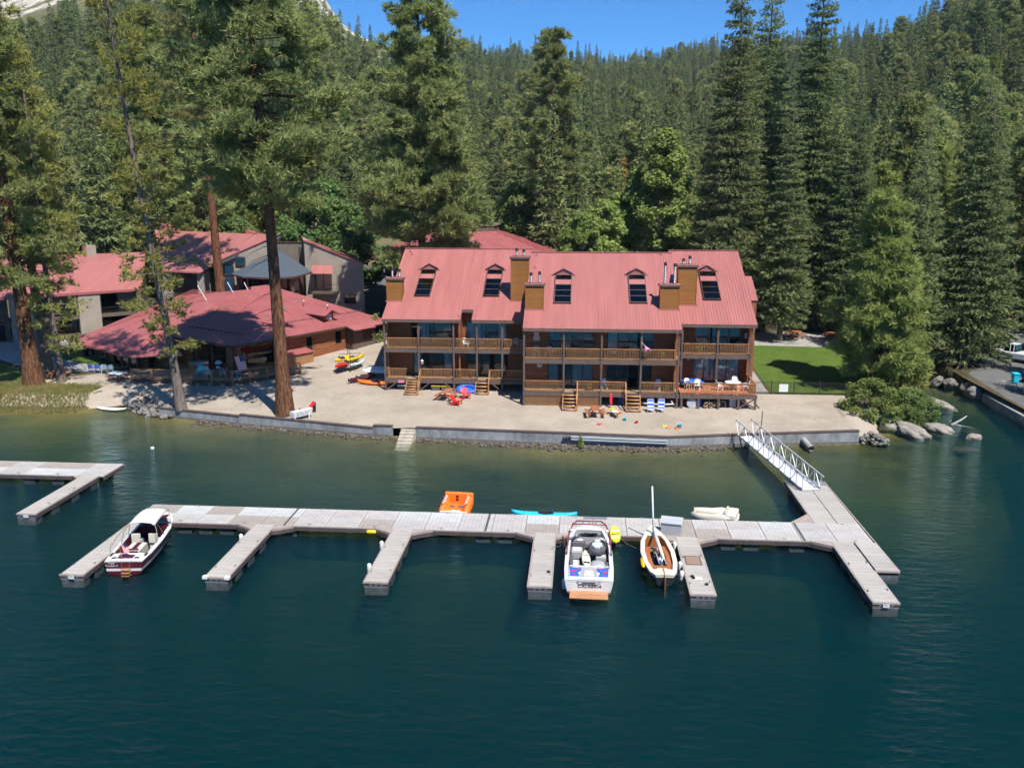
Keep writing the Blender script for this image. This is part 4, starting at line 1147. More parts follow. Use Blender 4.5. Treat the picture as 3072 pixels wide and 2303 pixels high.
# chimneys clad in boards
def chimney(wg, x0, x1, y, ztop, flues, dep=1.35):
    zb = rz_(wg, y) - 0.05
    core = MB(); core.box(x0 + 0.05, x1 - 0.05, y + 0.05, y + dep - 0.05, zb, ztop)
    ch = core.build('chimney', M['brown'], LG)
    n = int(round((ztop - zb) / 0.165)); h = (ztop - zb) / n
    b = MB(); o = 0.03
    vs = [(x0 - o, y - o, 0), (x1 + o, y - o, 0), (x1 + o, y + dep + o, 0), (x0 - o, y + dep + o, 0), (x0, y, h - 0.008), (x1, y, h - 0.008), (x1, y + dep, h - 0.008), (x0, y + dep, h - 0.008)]
    b.add(vs, [(3, 2, 1, 0), (4, 5, 6, 7), (0, 1, 5, 4), (1, 2, 6, 5), (2, 3, 7, 6), (3, 0, 4, 7)])
    bm = b.mesh('board', M['chimboard'])
    for i in range(n): inst('board', bm, ch, (0, 0, zb + i * h))
    t = MB()
    for xx in (x0 - 0.045, x1 - 0.055): t.box(xx, xx + 0.1, y - 0.045, y + 0.05, zb, ztop)
    t.build('corner_trim', M['chimboard'], ch)
    c = MB(); c.box(x0 - 0.14, x1 + 0.14, y - 0.14, y + dep + 0.14, ztop, ztop + 0.16); c.build('cap', M['trim'], ch)
    c = MB(); c.box(x0 - 0.1, x1 + 0.1, y - 0.1, y + dep + 0.1, ztop + 0.163, ztop + 0.20); c.build('cap_sheet', M['roof'], ch)
    for (fx, fh) in flues:
        f = MB(); f.lathe((fx, y + dep * 0.5, ztop + 0.2), [(0.15, 0), (0.15, 0.10), (0.115, 0.12), (0.115, fh)], 12)
        f.build('flue', M['flue'], ch, True)
        f = MB(); f.lathe((fx, y + dep * 0.5, ztop + 0.2 + fh), [(0.10, 0), (0.17, 0.02), (0.17, 0.09), (0.11, 0.12), (0.11, 0.16), (0.19, 0.18), (0.02, 0.25)], 12)
        f.build('flue_cap', M['blackmetal'], ch, True)
    k = MB(); k.box(x0 - 0.12, x1 + 0.12, y - 0.2, y - 0.031, zb - 0.08, zb + 0.08); k.build('flashing', M['roof'], ch)
chimney('L', -19.2, -17.75, 86.4, 12.0, [(-18.75, 0.75), (-18.05, 0.6)])
chimney('L', -6.85, -5.16, 86.6, 14.15, [(-6.35, 0.55), (-5.65, 0.45)], 1.5)
chimney('C', -5.1, -3.46, 81.72, 12.05, [(-4.65, 0.75), (-3.85, 0.85)])
chimney('C', 7.31, 9.0, 81.9, 12.05, [(7.72, 1.75), (8.6, 1.65)])
chimney('R', 9.25, 10.98, 85.4, 13.55, [(9.75, 0.35), (10.35, 0.6)], 1.5)
# small roof vents
for wg, pts in (('L', [(-18.46, 95.1), (-18.2, 94.6)]), ('C', [(-4.6, 90.7), (-4.62, 88.4), (8.0, 90.9)]), ('R', [(9.5, 94.6)])):
    for (x, y) in pts:
        z = rz_(wg, y); mb = MB()
        mb.add([(x - .16, y, z), (x + .16, y, z), (x, y, z + .3), (x, y + .6, z + .29)], [(0, 1, 2), (1, 3, 2), (0, 2, 3)]); mb.build('roof_vent', M['roof'], LG)
# porch lights and plaques
for (x, y, z) in ((-17.8, 85.78, 8.1), (-6.6, 85.78, 8.1), (-3.6, 81.28, 8.1), (7.6, 81.28, 8.1), (-4.1, 81.28, 4.9), (10.4, 84.78, 4.7)):
    mb = MB(); mb.lathe((x, y - 0.1, z), [(0.05, 0), (0.08, 0.05), (0.06, 0.16)], 8); mb.build('wall_lamp', M['white'], LG)
# ------------------------------------------------------------------ clubhouse with the hip roof (local axes: x along the right eave, y along the left eave)
CL = thing('clubhouse', 'low clubhouse with red hip roof and wooden deck, half hidden by the giant pine', 'building', (-35.2, 86.05, 0), rad(59.3))
SL = 0.29
def zl(a): return 5.2 + SL * a
zrg = 5.2 + SL * 13.65
mb = MB()
mb.slab([(0, 0, 5.2), (11.5, 11.5, zl(11.5)), (0, 11.5, 5.2)][::-1], 0.12)
mb.slab([(0, 0, 5.2), (22.6, 0, 5.2), (16, 13.65, zrg), (13.65, 13.65, zrg)], 0.12)
mb.slab([(22.6, 0, 5.2), (22.6, 25, 5.2), (16, 13.65, zrg)], 0.12)
mb.slab([(22.6, 25, 5.2), (11, 25, 5.2), (13.65, 13.65, zrg), (16, 13.65, zrg)], 0.12)
mb.build('roof', M['roof2'], CL)
mb = MB(); d_ = -0.32
mb.slab([(-4.6, 11.5, zl(-4.6) + d_), (11.5, 11.5, zl(11.5) + d_), (13.65, 13.65, zrg + d_), (11, 25, zl(9) + d_), (-3.6, 24.5, zl(-3.6) + d_), (-4.6, 13, zl(-4.6) + d_)][::-1], 0.12)
mb.slab([(-4.6, 11.5, zl(-4.6) + d_), (-1.0, 7.2, zl(-4.6) + d_ + 0.1), (0.4, 11.5, zl(0.4) + d_)], 0.12)
mb.build('roof', M['roof2'], CL)
sm_ = MB()
for i in range(1, 56):
    a = 22.6 * i / 56
    lim = a if a < 13.65 else (13.65 if a < 16 else 13.65 * (22.6 - a) / 6.6)
    if lim > 0.3: sm_.bar((a, 0.02, 5.215), (a, lim, zl(lim) + 0.015), 0.035, 0.045)
for i in range(1, 28):
    b = 11.5 * i / 28
    sm_.bar((0.02, b, 5.215), (b, b, zl(b) + 0.015), 0.035, 0.045)
for i in range(0, 32):
    b = 11.6 + 12.6 * i / 32
    sm_.bar((-4.4, b, zl(-4.4) + d_ + .015), (11.6 if b < 13.6 else 12.6, b, zl(11.6) + d_ + .015), 0.035, 0.045)
s_ = sm_.build('roof_seam', M['roof2'], CL); s_['kind'] = 'stuff'
mb = MB()
mb.bar((-0.03, 0, 5.1), (-0.03, 11.5, 5.1), 0.06, 0.22); mb.bar((0, -0.03, 5.1), (22.6, -0.03, 5.1), 0.06, 0.22); mb.bar((-4.63, 11.5, zl(-4.6) + d_ - .1), (-3.63, 24.5, zl(-3.6) + d_ - .1), 0.06, 0.2)
mb.build('fascia', M['brown'], CL)
mb = MB(); mb.bar((0.2, 11.5, 5.12), (8, 11.5, zl(8) - .1), 0.12, 0.34); mb.build('rake_board', pm('oldwood', (0.22, 0.15, 0.095), 0.8, var=0.2, scale=2), CL)
for (x0, x1, b) in ((1.6, 21.5, 3.0),):          # snow bar on the right slope
    mb = MB()
    for dz in (0.10, 0.2): mb.bar((x0, b, zl(b) + dz), (x1, b, zl(b) + dz), 0.03, 0.03)
    for i in range(18):
        x = x0 + (x1 - x0) * i / 17; mb.bar((x, b, zl(b)), (x, b, zl(b) + 0.22), 0.03)
    mb.build('snow_bar', M['steel'], CL)
mb = MB()
for i in range(14):
    b = 1.5 + 9 * i / 13; a = 2.4; mb.cbox((a, b, zl(a) + 0.06), (0.16, 0.22, 0.12))
mb.build('snow_guard', M['brown'], CL)
# walls
zf = 1.5
mb = MB()
mb.box(5.8, 10.4, 0.75, 0.9, zf, 5.1); mb.box(11.3, 14.8, 0.75, 0.9, zf, 5.1); mb.box(10.4, 11.3, 0.75, 0.9, zf, 2.9); mb.box(10.4, 11.3, 0.75, 0.9, 4.6, 5.1)
mb.box(14.8, 15.8, 0.75, 0.9, zf, 3.2); mb.box(14.8, 15.8, 0.75, 0.9, 4.7, 5.1); mb.box(15.8, 16.4, 0.75, 0.9, zf, 5.1)
mb.build('wall', M['siding'], CL)
mb = MB(); mb.box(0.9, 1.05, 7.6, 11.4, zf, 5.1); mb.box(-0.6, 0.9, 10.6, 10.75, zf, 4.6); mb.box(0.9, 1.05, 5.9, 7.6, zf, 2.6)
mb.box(-0.75, -0.6, 10.0, 12.4, zf, 3.9); mb.build('wall', M['orange_siding'], CL)
mb = MB(); mb.box(4.6, 4.75, 0.9, 7.6, zf, 5.1); mb.box(1.05, 4.6, 7.45, 7.6, zf, 5.1); mb.build('wall', M['siding'], CL)
mb = MB(); mb.box(0.8, 5.8, 0.75, 0.9, zf, 2.55); mb.box(0.8, 1.5, 0.75, 0.9, 2.55, 5.1); mb.box(0.8, 1.05, 0.9, 2.2, zf, 5.1); mb.box(1.5, 5.8, 0.75, 0.9, 4.85, 5.1); mb.build('wall', M['siding'], CL)
def cl_window(a0, a1, z0, z1, cur=None, b=0.80):
    f = MB(); f.box(a0, a1, b - 0.04, b + 0.03, z0, z0 + 0.08); f.box(a0, a1, b - 0.04, b + 0.03, z1 - 0.08, z1); f.box(a0, a0 + 0.08, b - 0.035, b + 0.03, z0, z1); f.box(a1 - 0.08, a1, b - 0.035, b + 0.03, z0, z1)
    w_ = f.build('window', M['brown'], CL)
    p = MB(); p.box(a0 + 0.08, a1 - 0.08, b - 0.005, b + 0.01, z0 + 0.08, z1 - 0.08); p.build('pane', M['glass'], w_)
    p = MB(); p.box(a0 + 0.02, a1 - 0.02, b + 0.35, b + 0.4, z0, z1); p.build('pane_backing', M[cur] if cur else M['dark'], w_)  # without a curtain, a near-black sheet stands in for the unlit room
cl_window(1.5, 5.8, 2.55, 4.85, None); cl_window(10.4, 11.3, 2.9, 4.6); cl_window(14.8, 15.8, 3.2, 4.7, 'curtain')
# window wall under the low roof
mb = MB()
for i in range(8): mb.box(-3.0, -2.75, 12.4 + i * 1.5, 12.7 + i * 1.5, 1.3, 3.9)
mb.box(-3.0, -2.8, 12.4, 23.2, 3.5, 3.95); mb.build('wall', M['brown'], CL)
for i in range(7):
    f = MB(); f.box(-2.9, -2.86, 12.7 + i * 1.5, 13.9 + i * 1.5, 1.6, 3.5); f.build('pane', M['glass'], CL)
    f = MB(); f.box(-2.5, -2.46, 12.7 + i * 1.5, 13.9 + i * 1.5, 1.6, 3.5); f.build('pane_backing', M['pale'] if i % 3 else M['dark'], CL)  # every third sheet is near-black, standing in for the shade indoors
mb = MB(); mb.box(-2.4, -2.2, 11.5, 23.3, 1.2, 4.2); mb.box(-2.9, 4, 23.2, 23.4, 1.3, 3.9); mb.build('wall', M['brown'], CL)
# dark storage wing at the right end, with its own eave
mb = MB(); mb.box(16.4, 22.2, -0.3, 0.9, 1.6, 5.0); mb.build('wall', M['taupe'], CL)
mb = MB(); mb.box(18.2, 22.1, -0.33, -0.303, 3.3, 4.95); mb.box(16.38, 16.6, -0.33, 0.8, 1.7, 4.95); mb.build('wall_panel', M['brown'], CL)
mb = MB(); mb.slab([(15.9, -1.3, 4.86), (19.4, -1.3, 4.86), (19.4, -0.9, 4.98), (22.6, -0.9, 4.98), (22.6, 0.3, 5.3), (15.9, 0.3, 5.3)], 0.1); mb.build('roof', M['roof2'], CL)
cl_window(20.2, 21.4, 3.5, 4.5, 'curtain', -0.36)
# roof dormer
mb = MB(); mb.box(14.4, 15.7, 1.9, 4.4, zl(1.6), 6.75); mb.build('dormer_wall', M['siding'], CL)
mb = MB(); mb.slab([(13.9, 1.3, 6.55), (15.05, 1.3, 7.15), (15.05, 7.2, 7.15), (13.9, 5.2, 6.6)], 0.08); mb.slab([(15.05, 1.3, 7.15), (16.2, 1.3, 6.55), (16.2, 5.2, 6.6), (15.05, 7.2, 7.15)], 0.08); mb.build('dormer_roof', M['roof2'], CL)
mb = MB(); mb.box(14.65, 15.45, 1.86, 1.895, 5.95, 6.6); mb.build('dormer_window', M['pale'], CL)
for (a, b, h_) in ((15.5, 6.6, 0.6), (17.4, 4.6, 0.6)):
    mb = MB(); mb.lathe((a, b, zl(b) - .05), [(0.07, 0), (0.07, h_), (0.12, h_ + .02), (0.12, h_ + 0.1), (0.02, h_ + .16)], 10); mb.build('vent_pipe', M['white'], CL, True)
for (a, b) in ((11.9, 7.2), (12.6, 6.5), (9.0, 5.2), (15.8, 7.6)):
    mb = MB(); mb.add([(a - .15, b, zl(b)), (a + .15, b, zl(b)), (a, b, zl(b) + .26), (a, b + .5, zl(b) + .2)], [(0, 1, 2), (1, 3, 2), (0, 2, 3)]); mb.build('roof_vent', M['galv'], CL)
for (a, b, l_) in ((9.5, 17.0, 1.5), (12.2, 15.4, 1.0), (13.5, 14.2, 0.7)):
    mb = MB(); mb.tube([(a, b, zl(min(a, 13)) - 0.3), (a - 0.5 * l_, b + .3 * l_, zl(min(a, 13)) + l_)], 0.06, 8); mb.build('vent_pipe', M['white'], CL)
# deck of the clubhouse, world-aligned corner points converted to local
ca_, sa_ = math.cos(rad(59.3)), math.sin(rad(59.3))
def loc(x, y): dx, dy = x + 35.2, y - 86.05; return (dx * ca_ + dy * sa_, -dx * sa_ + dy * ca_)
dk = [loc(-45.4, 84.6), loc(-34.7, 84.1), loc(-29.3, 89.1), loc(-31.3, 92.2), loc(-35.6, 87.5), loc(-44.0, 92.4), loc(-47.6, 89.3)]
mb = MB(); mb.prism(dk, 1.86, 2.0); mb.build('deck_floor', M['deck'], CL)
mb = MB()
for i in (0, 1): mb.bar((*dk[i], 1.82), (*dk[i + 1], 1.82), 0.08, 0.3)
mb.build('beam', M['brown'], CL)
wires = MB()
for i, n in ((0, 5), (1, 4)):
    p, q = Vector((*dk[i], 0)), Vector((*dk[i + 1], 0))
    for j in range(n + 1):
        if i == 1 and j == 0: continue
        r = p.lerp(q, j / n); pb = MB(); pb.box(r.x - .07, r.x + .07, r.y - .07, r.y + .07, 1.5, 2.98); pb.build('post', M['rail'], CL)
    rb = MB(); rb.bar(p + Vector((0, 0, 2.96)), q + Vector((0, 0, 2.96)), 0.16, 0.06); rb.bar(p + Vector((0, 0, 2.18)), q + Vector((0, 0, 2.18)), 0.05, 0.12); rb.build('railing', M['rail'], CL)
    for zz in (2.35, 2.5, 2.65, 2.8): wires.bar(p + Vector((0, 0, zz)), q + Vector((0, 0, zz)), 0.014)
wires.build('rail_wire', M['steel'], CL)
for i, n in ((0, 8), (1, 4)):
    p, q = Vector((*dk[i], 0)), Vector((*dk[i + 1], 0))
    for j in range(n):
        r = p.lerp(q, (j + .3) / n); pb = MB(); pb.box(r.x - .18, r.x + .18, r.y - .0, r.y + .3, 1.3, 1.68); pb.build('footing', M['concrete'], CL)
mb = MB(); mb.box(0.3, 0.6, 0.3, 0.6, 2.0, 5.1); mb.box(0.75, 1.0, 4.4, 4.7, 2.0, 5.1); mb.box(0.3, 0.55, 7.2, 7.5, 2.0, 5.1); mb.build('post', M['brown'], CL)

# ------------------------------------------------------------------ grey stucco lodge behind
GL = thing('stucco_lodge', 'grey beige stucco lodge with slanted walls and red roofs behind the clubhouse', 'building')
mb = MB(); mb.slab([(-37.7, 119, 2.8), (-29.6, 119, 2.8), (-29.6, 119, 10.7), (-37.7, 119, 13.9)], 14, off=(-0.34, 1, 0)); mb.build('wall', M['stucco'], GL)
mb = MB(); mb.slab([(-37.8, 118.85, 13.96), (-29.5, 118.85, 10.76), (-34.4, 133.1, 10.76), (-42.7, 133.1, 13.96)], 0.12); mb.build('roof', M['roof2'], GL)
mb = MB(); mb.slab([(-38.35, 120.5, 2.8), (-37.7, 119, 2.8), (-37.7, 119, 13.9), (-38.3, 120.5, 13.7)], 0.3, off=(0.3, 1, 0)); mb.build('wall', M['stucco'], GL)
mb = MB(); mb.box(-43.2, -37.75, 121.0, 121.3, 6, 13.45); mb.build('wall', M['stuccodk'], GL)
mb = MB(); mb.box(-43.2, -37.75, 120.9, 121.4, 13.45, 13.6); mb.build('parapet_cap', M['brown'], GL)
mb = MB(); mb.box(-39.1, -38.9, 120.9, 121.0, 10.8, 12.9); mb.build('downpipe', M['brown'], GL)
# awning, balcony and windows of the right block
mb = MB(); mb.slab([(-36.7, 118.9, 10.55), (-33.85, 118.9, 10.55), (-33.5, 117.5, 9.55), (-36.5, 117.5, 9.55)], 0.07); aw = mb.build('awning', M['roof'], GL)
sb = MB()
for i in range(11):
    t = i / 10; sb.bar((-36.7 + 2.85 * t, 118.9, 10.565), (-36.5 + 3.0 * t, 117.5, 9.565), 0.04, 0.04)
sb.build('awning_seam', M['roof'], aw)
def gl_window(x0, x1, y, z0, z1, cur=0.5, n=2):
    f = MB()
    for i in range(n + 1):
        x = x0 + (x1 - x0) * i / n; f.box(x - .05, x + .05, y - .09, y - .02, z0, z1)
    f.box(x0, x1, y - .085, y - .025, z0 - .05, z0 + .05); f.box(x0, x1, y - .085, y - .025, z1 - .05, z1 + .05)
    w_ = f.build('window', M['brown'], GL)
    for i in range(n):
        a = x0 + (x1 - x0) * i / n + .05; b = x0 + (x1 - x0) * (i + 1) / n - .05
        p = MB(); p.box(a, b, y - .055, y - .045, z0 + .05, z1 - .05); p.build('pane', M['glass'], w_)
        p = MB(); p.box(a, b, y - .035, y - .028, z0 + .05, z1 - .05); p.build('pane_backing', M['curtain'] if (i + 0.5) / n < cur else M['dark'], w_)  # panes without curtain get near-black backing, the room's darkness put in as colour
gl_window(-36.35, -34.1, 118.98, 7.25, 9.4, 0.0); 
mb = MB(); mb.box(-35.15, -34.2, 118.945, 118.95, 7.35, 9.3); mb.build('curtain', M['curtain'], GL)
gl_window(-32.4, -30.8, 118.98, 5.35, 6.6, 0.0)
mb = MB(); mb.box(-36.6, -33.2, 117.7, 118.98, 6.75, 7.05); mb.build('balcony', M['taupe'], GL)
mb = MB()
for x in np.arange(-36.5, -33.2, 0.3): mb.bar((x, 117.8, 7.05), (x, 117.8, 8.0), 0.025)
mb.bar((-36.55, 117.8, 8.0), (-33.25, 117.8, 8.0), 0.05); mb.bar((-33.25, 117.8, 8.0), (-33.25, 118.95, 8.0), 0.05); mb.bar((-36.55, 117.8, 7.4), (-33.25, 117.8, 7.4), 0.025); mb.build('balcony_rail', M['blackmetal'], GL)
# cone porch
ap = (-41.3, 119.5, 12.5)
ev = [(-47.0, 117.5, 9.75), (-46.3, 114.4, 9.7), (-44.0, 112.3, 9.6), (-40.0, 111.9, 9.5), (-37.4, 113.2, 9.55), (-36.0, 116.5, 9.9)]
mb = MB()
for i in range(len(ev) - 1): mb.slab([ev[i], ev[i + 1], ap], 0.14)
mb.build('porch_roof', M['shingle'], GL)
mb = MB()
for i in range(len(ev) - 1): mb.bar((ev[i][0], ev[i][1], ev[i][2] - .12), (ev[i + 1][0], ev[i + 1][1], ev[i + 1][2] - .12), 0.1, 0.2)
mb.build('fascia', M['brown'], GL)
for e in ev[:5]:
    q = Vector(e).lerp(Vector((-41.3, 118.5, e[2])), 0.12); mb = MB(); mb.box(q.x - .12, q.x + .12, q.y - .12, q.y + .12, 5.6, 9.4); mb.build('post', M['taupe'], GL)
mb = MB(); mb.prism([(-46.6, 117.5), (-45.8, 114.9), (-43.8, 113), (-40, 112.6), (-37.8, 113.8), (-36.6, 118)], 5.4, 5.8); mb.build('porch_floor', M['brown'], GL)
mb = MB(); mb.box(-47.2, -37.9, 118.4, 118.6, 5.0, 9.7); mb.build('wall', M['brown'], GL)
for i in range(5): gl_window(-46.6 + i * 1.7, -45.2 + i * 1.7, 118.35, 6.2, 9.0, 0.3 if i % 2 else 0, 1)
# gable wall left of the cone with a light panel and windows
mb = MB(); mb.slab([(-49.2, 118.6, 4.0), (-42.2, 118.8, 4.0), (-42.2, 118.8, 13.9), (-49.2, 118.6, 11.0)], 0.2, off=(0, 1, 0)); mb.build('wall', M['stucco'], GL)
gl_window(-48.9, -47.6, 118.5, 9.2, 10.5, 1.0, 1); gl_window(-48.9, -47.6, 118.5, 6.2, 8.8, 1.0, 1); gl_window(-47.2, -45.9, 118.5, 10.6, 11.6, 1.0, 1)
# rear wing with the wide red roof
mb = MB(); mb.slab([(-49.7, 116.6, 10.75), (-42.2, 122.5, 14.4), (-50.3, 138, 13.6), (-66.0, 134, 14.5), (-57.2, 117.5, 9.8), (-51.2, 115.6, 9.8)], 0.2); mb.build('roof', M['roof'], GL)
mb = MB(); mb.bar((-49.7, 116.5, 10.62), (-42.1, 122.4, 14.28), 0.12, 0.5); mb.build('fascia', M['shingle'], GL)
mb = MB(); mb.bar((-49.75, 116.35, 10.9), (-42.1, 122.25, 14.55), 0.1, 0.12); mb.build('fascia', M['roof2'], GL)
mb = MB(); mb.slab([(-56.4, 118.4, 3), (-51.4, 116.8, 3), (-51.4, 116.8, 9.7), (-56.4, 118.4, 9.7)], 0.3, off=(0, 1, 0)); mb.build('wall', M['brown'], GL)
for x, y in ((-56.9, 117.8), (-51.3, 116.2)):
    mb = MB(); mb.box(x - .55, x + .55, y, y + 1.6, 3, 9.7); mb.build('wall', M['stucco'], GL)
for zz in (5.6, ):
    mb = MB(); mb.box(-56.3, -51.6, 115.9, 117.2, zz, zz + .25); mb.build('balcony', M['brown'], GL)
    mb = MB()
    for x in np.arange(-56.2, -51.6, 0.25): mb.bar((x, 116, zz + .25), (x, 116, zz + 1.2), 0.03)
    mb.bar((-56.3, 116, zz + 1.2), (-51.6, 116, zz + 1.2), 0.06); mb.build('balcony_rail', M['blackmetal'], GL)
for (x, y, z, w_, h_) in ((-63.5, 131, 14.4, 1.6, 1.3), (-52.5, 136.5, 13.5, 1.8, 0.9), (-59.0, 124.5, 12.6, 0.2, 0.2)):
    mb = MB(); mb.add([(x, y, z), (x + w_ * 1.6, y, z - .1), (x + w_ * 1.6, y + 1.6, z), (x, y + 1.6, z + h_), (x, y, z + h_)], [(0, 1, 4), (1, 2, 3, 4), (0, 4, 3), (0, 3, 2, 1)]); mb.build('roof_box', M['roof2'], GL)
# left wing
A0, A1 = Vector((-80, 91, 8)), Vector((-57.4, 111.6, 8)); R0_, R1_ = Vector((-87.5, 104.5, 12.0)), Vector((-61.5, 121.5, 12.0))
mb = MB(); mb.slab([A0, A1, R1_, R0_], 0.2); rl = mb.build('roof', M['roof'], GL)
sb = MB()
for i in range(90):
    t = i / 89; sb.bar(A0.lerp(A1, t) + Vector((0, 0, .02)), R0_.lerp(R1_, t) + Vector((0, 0, .02)), 0.04, 0.045)
s_ = sb.build('roof_seam', M['roof'], rl); s_['kind'] = 'stuff'
mb = MB(); mb.bar(A0 + Vector((0, 0, -.15)), A1 + Vector((0, 0, -.15)), 0.1, 0.3); mb.bar(A1 + Vector((0.05, 0, 0)), R1_ + Vector((0.05, 0, 0)), 0.12, 0.4); mb.build('fascia', M['roof2'], GL)
ad = (A1 - A0).normalized(); an = Vector((-ad.y, ad.x, 0))
def wseg(t0, t1, off, z0, z1, mat, th=0.25, name='wall'):
    p = A0 + ad * t0 + an * off; q = A0 + ad * t1 + an * off; mb = MB(); mb.bar((p.x, p.y, (z0 + z1) / 2), (q.x, q.y, (z0 + z1) / 2), th, z1 - z0); return mb.build(name, mat, GL)
LA = (A1 - A0).length
for t0 in np.arange(0, LA - 1, 7.6):
    wseg(t0, t0 + 2.6, 0.5, 1.6, 7.9, M['stucco'], 0.8)
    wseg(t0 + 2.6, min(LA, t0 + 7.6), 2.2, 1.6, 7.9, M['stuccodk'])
    wseg(t0 + 3.2, min(LA, t0 + 7.0), 2.05, 2.2, 4.4, M['glassdk'], 0.05, 'window'); wseg(t0 + 3.2, min(LA, t0 + 5.2), 2.05, 5.2, 7.4, M['glassdk'], 0.05, 'window')
    wseg(t0 + 2.6, min(LA, t0 + 7.6), 1.0, 4.65, 4.95, M['taupe'], 1.6, 'balcony')
    p = A0 + ad * (t0 + 2.6) + an * 0.25; q = A0 + ad * min(LA, t0 + 7.6) + an * 0.25; mb = MB()
    for k in range(18):
        r = p.lerp(q, k / 17); mb.bar((r.x, r.y, 4.95), (r.x, r.y, 5.85), 0.025)
    mb.bar((p.x, p.y, 5.85), (q.x, q.y, 5.85), 0.06); mb.build('balcony_rail', M['blackmetal'], GL)
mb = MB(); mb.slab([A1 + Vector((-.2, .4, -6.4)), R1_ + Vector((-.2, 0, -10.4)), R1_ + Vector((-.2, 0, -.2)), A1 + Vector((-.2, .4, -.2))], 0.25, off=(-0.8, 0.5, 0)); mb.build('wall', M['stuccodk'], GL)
mb = MB(); mb.box(-67.6, -66.4, 116.6, 117.6, 11, 13.2, rz=rad(42)); mb.build('chimney', M['stucco'], GL)
mb = MB(); mb.box(-67.8, -66.6, 116.4, 117.2, 11, 13.0, rz=rad(42)); mb.build('chimney_side', M['roof2'], GL)

# ------------------------------------------------------------------ octagonal pavilion behind the long roof
ox, oy = ray_xy(1408, 141), 141
OC = thing('octagonal_pavilion', 'dark pavilion with red octagonal metal roof and brown cupola behind the long lodge', 'building', (ox, oy, 0), 0)
def og(r, k): t = rad(45 * k + 14); return (r * math.cos(t), r * math.sin(t))
mb = MB()
for k in range(8): mb.slab([(*og(17.5, k), 10.3), (*og(17.5, k + 1), 10.3), (*og(4.6, k + 1), 14.3), (*og(4.6, k), 14.3)], 0.15)
mb.build('roof', M['roof2'], OC)
sb = MB()
for k in range(8):
    for i in range(1, 26):
        t = i / 26; p = Vector((*og(17.5, k), 10.32)).lerp(Vector((*og(17.5, k + 1), 10.32)), t); q = Vector((*og(4.6, k), 14.32)).lerp(Vector((*og(4.6, k + 1), 14.32)), t)
        if abs(t - 0.5) > 0.5 * 4.6 / 17.5:
            # ribs run straight up the slope and die into the hips
            mid0 = (Vector((*og(17.5, k), 10.32)) + Vector((*og(17.5, k + 1), 10.32))) / 2; mid1 = (Vector((*og(4.6, k), 14.32)) + Vector((*og(4.6, k + 1), 14.32))) / 2
            f = (1 - abs(t - 0.5) * 2) / (1 - 4.6 / 17.5); q = p + (mid1 - mid0) * min(1, f)
        else: q = p + ((Vector((*og(4.6, k), 14.32)) + Vector((*og(4.6, k + 1), 14.32))) / 2 - (Vector((*og(17.5, k), 10.32)) + Vector((*og(17.5, k + 1), 10.32))) / 2)
        sb.bar(p, q, 0.05, 0.06)
s_ = sb.build('roof_seam', M['roof2'], OC); s_['kind'] = 'stuff'
mb = MB(); mb.prism([og(4.7, k) for k in range(8)], 14.2, 15.1); mb.build('cupola', M['taupe'], OC)
mb = MB(); mb.prism([og(4.9, k) for k in range(8)], 15.1, 15.3); mb.build('cupola_roof', M['stuccodk'], OC)
mb = MB(); mb.prism([og(13.5, k) for k in range(8)], 7.3, 10.6); mb.build('wall', M['brown'], OC)
for k in range(8):
    for r in (12.5,):
        x, y = og(r, k); mb = MB(); mb.box(x - .25, x + .25, y - .25, y + .25, 3.2, 7.4); mb.build('stilt', M['dark'], OC)
for k in (4, 5, 6):
    p = Vector((*og(13.52, k), 0)).lerp(Vector((*og(13.52, k + 1), 0)), 0.3); q = Vector((*og(13.52, k), 0)).lerp(Vector((*og(13.52, k + 1), 0)), 0.55)
    mb = MB(); mb.bar((p.x, p.y, 9.0), (q.x, q.y, 9.0), 0.06, 1.9); mb.build('window', M['pale'], OC)

# ------------------------------------------------------------------ far things seen between trees
def far_shed(px, Y, w_, h_, col, name, label, d=4):
    x = ray_xy(px, Y); z = groundz(x, Y); t = thing(name, label, 'building', (x, Y, z - .2))
    mb = MB(); mb.box(-w_ / 2, w_ / 2, 0, d, 0, h_); mb.build('wall', col, t)
    mb = MB(); mb.slab([(-w_ / 2 - .3, -.3, h_), (w_ / 2 + .3, -.3, h_), (w_ / 2 + .3, d / 2, h_ + 1.2), (-w_ / 2 - .3, d / 2, h_ + 1.2)], 0.1); mb.slab([(-w_ / 2 - .3, d / 2, h_ + 1.2), (w_ / 2 + .3, d / 2, h_ + 1.2), (w_ / 2 + .3, d + .3, h_), (-w_ / 2 - .3, d + .3, h_)], 0.1); mb.build('roof', M['galv'], t)
    mb = MB(); mb.box(-.6, .4, -.03, 0, 0, 2); mb.build('door', M['brown'], t)
far_shed(1690, 150, 5.5, 4.6, M['pale'], 'tarp_shed', 'pale blue shed beside the red trunked pine behind the roof')
far_shed(2015, 170, 7, 4.5, pm('shedblue', (0.10, 0.11, 0.17), 0.8), 'shed', 'dark slate shed in the trees behind the right chimneys')
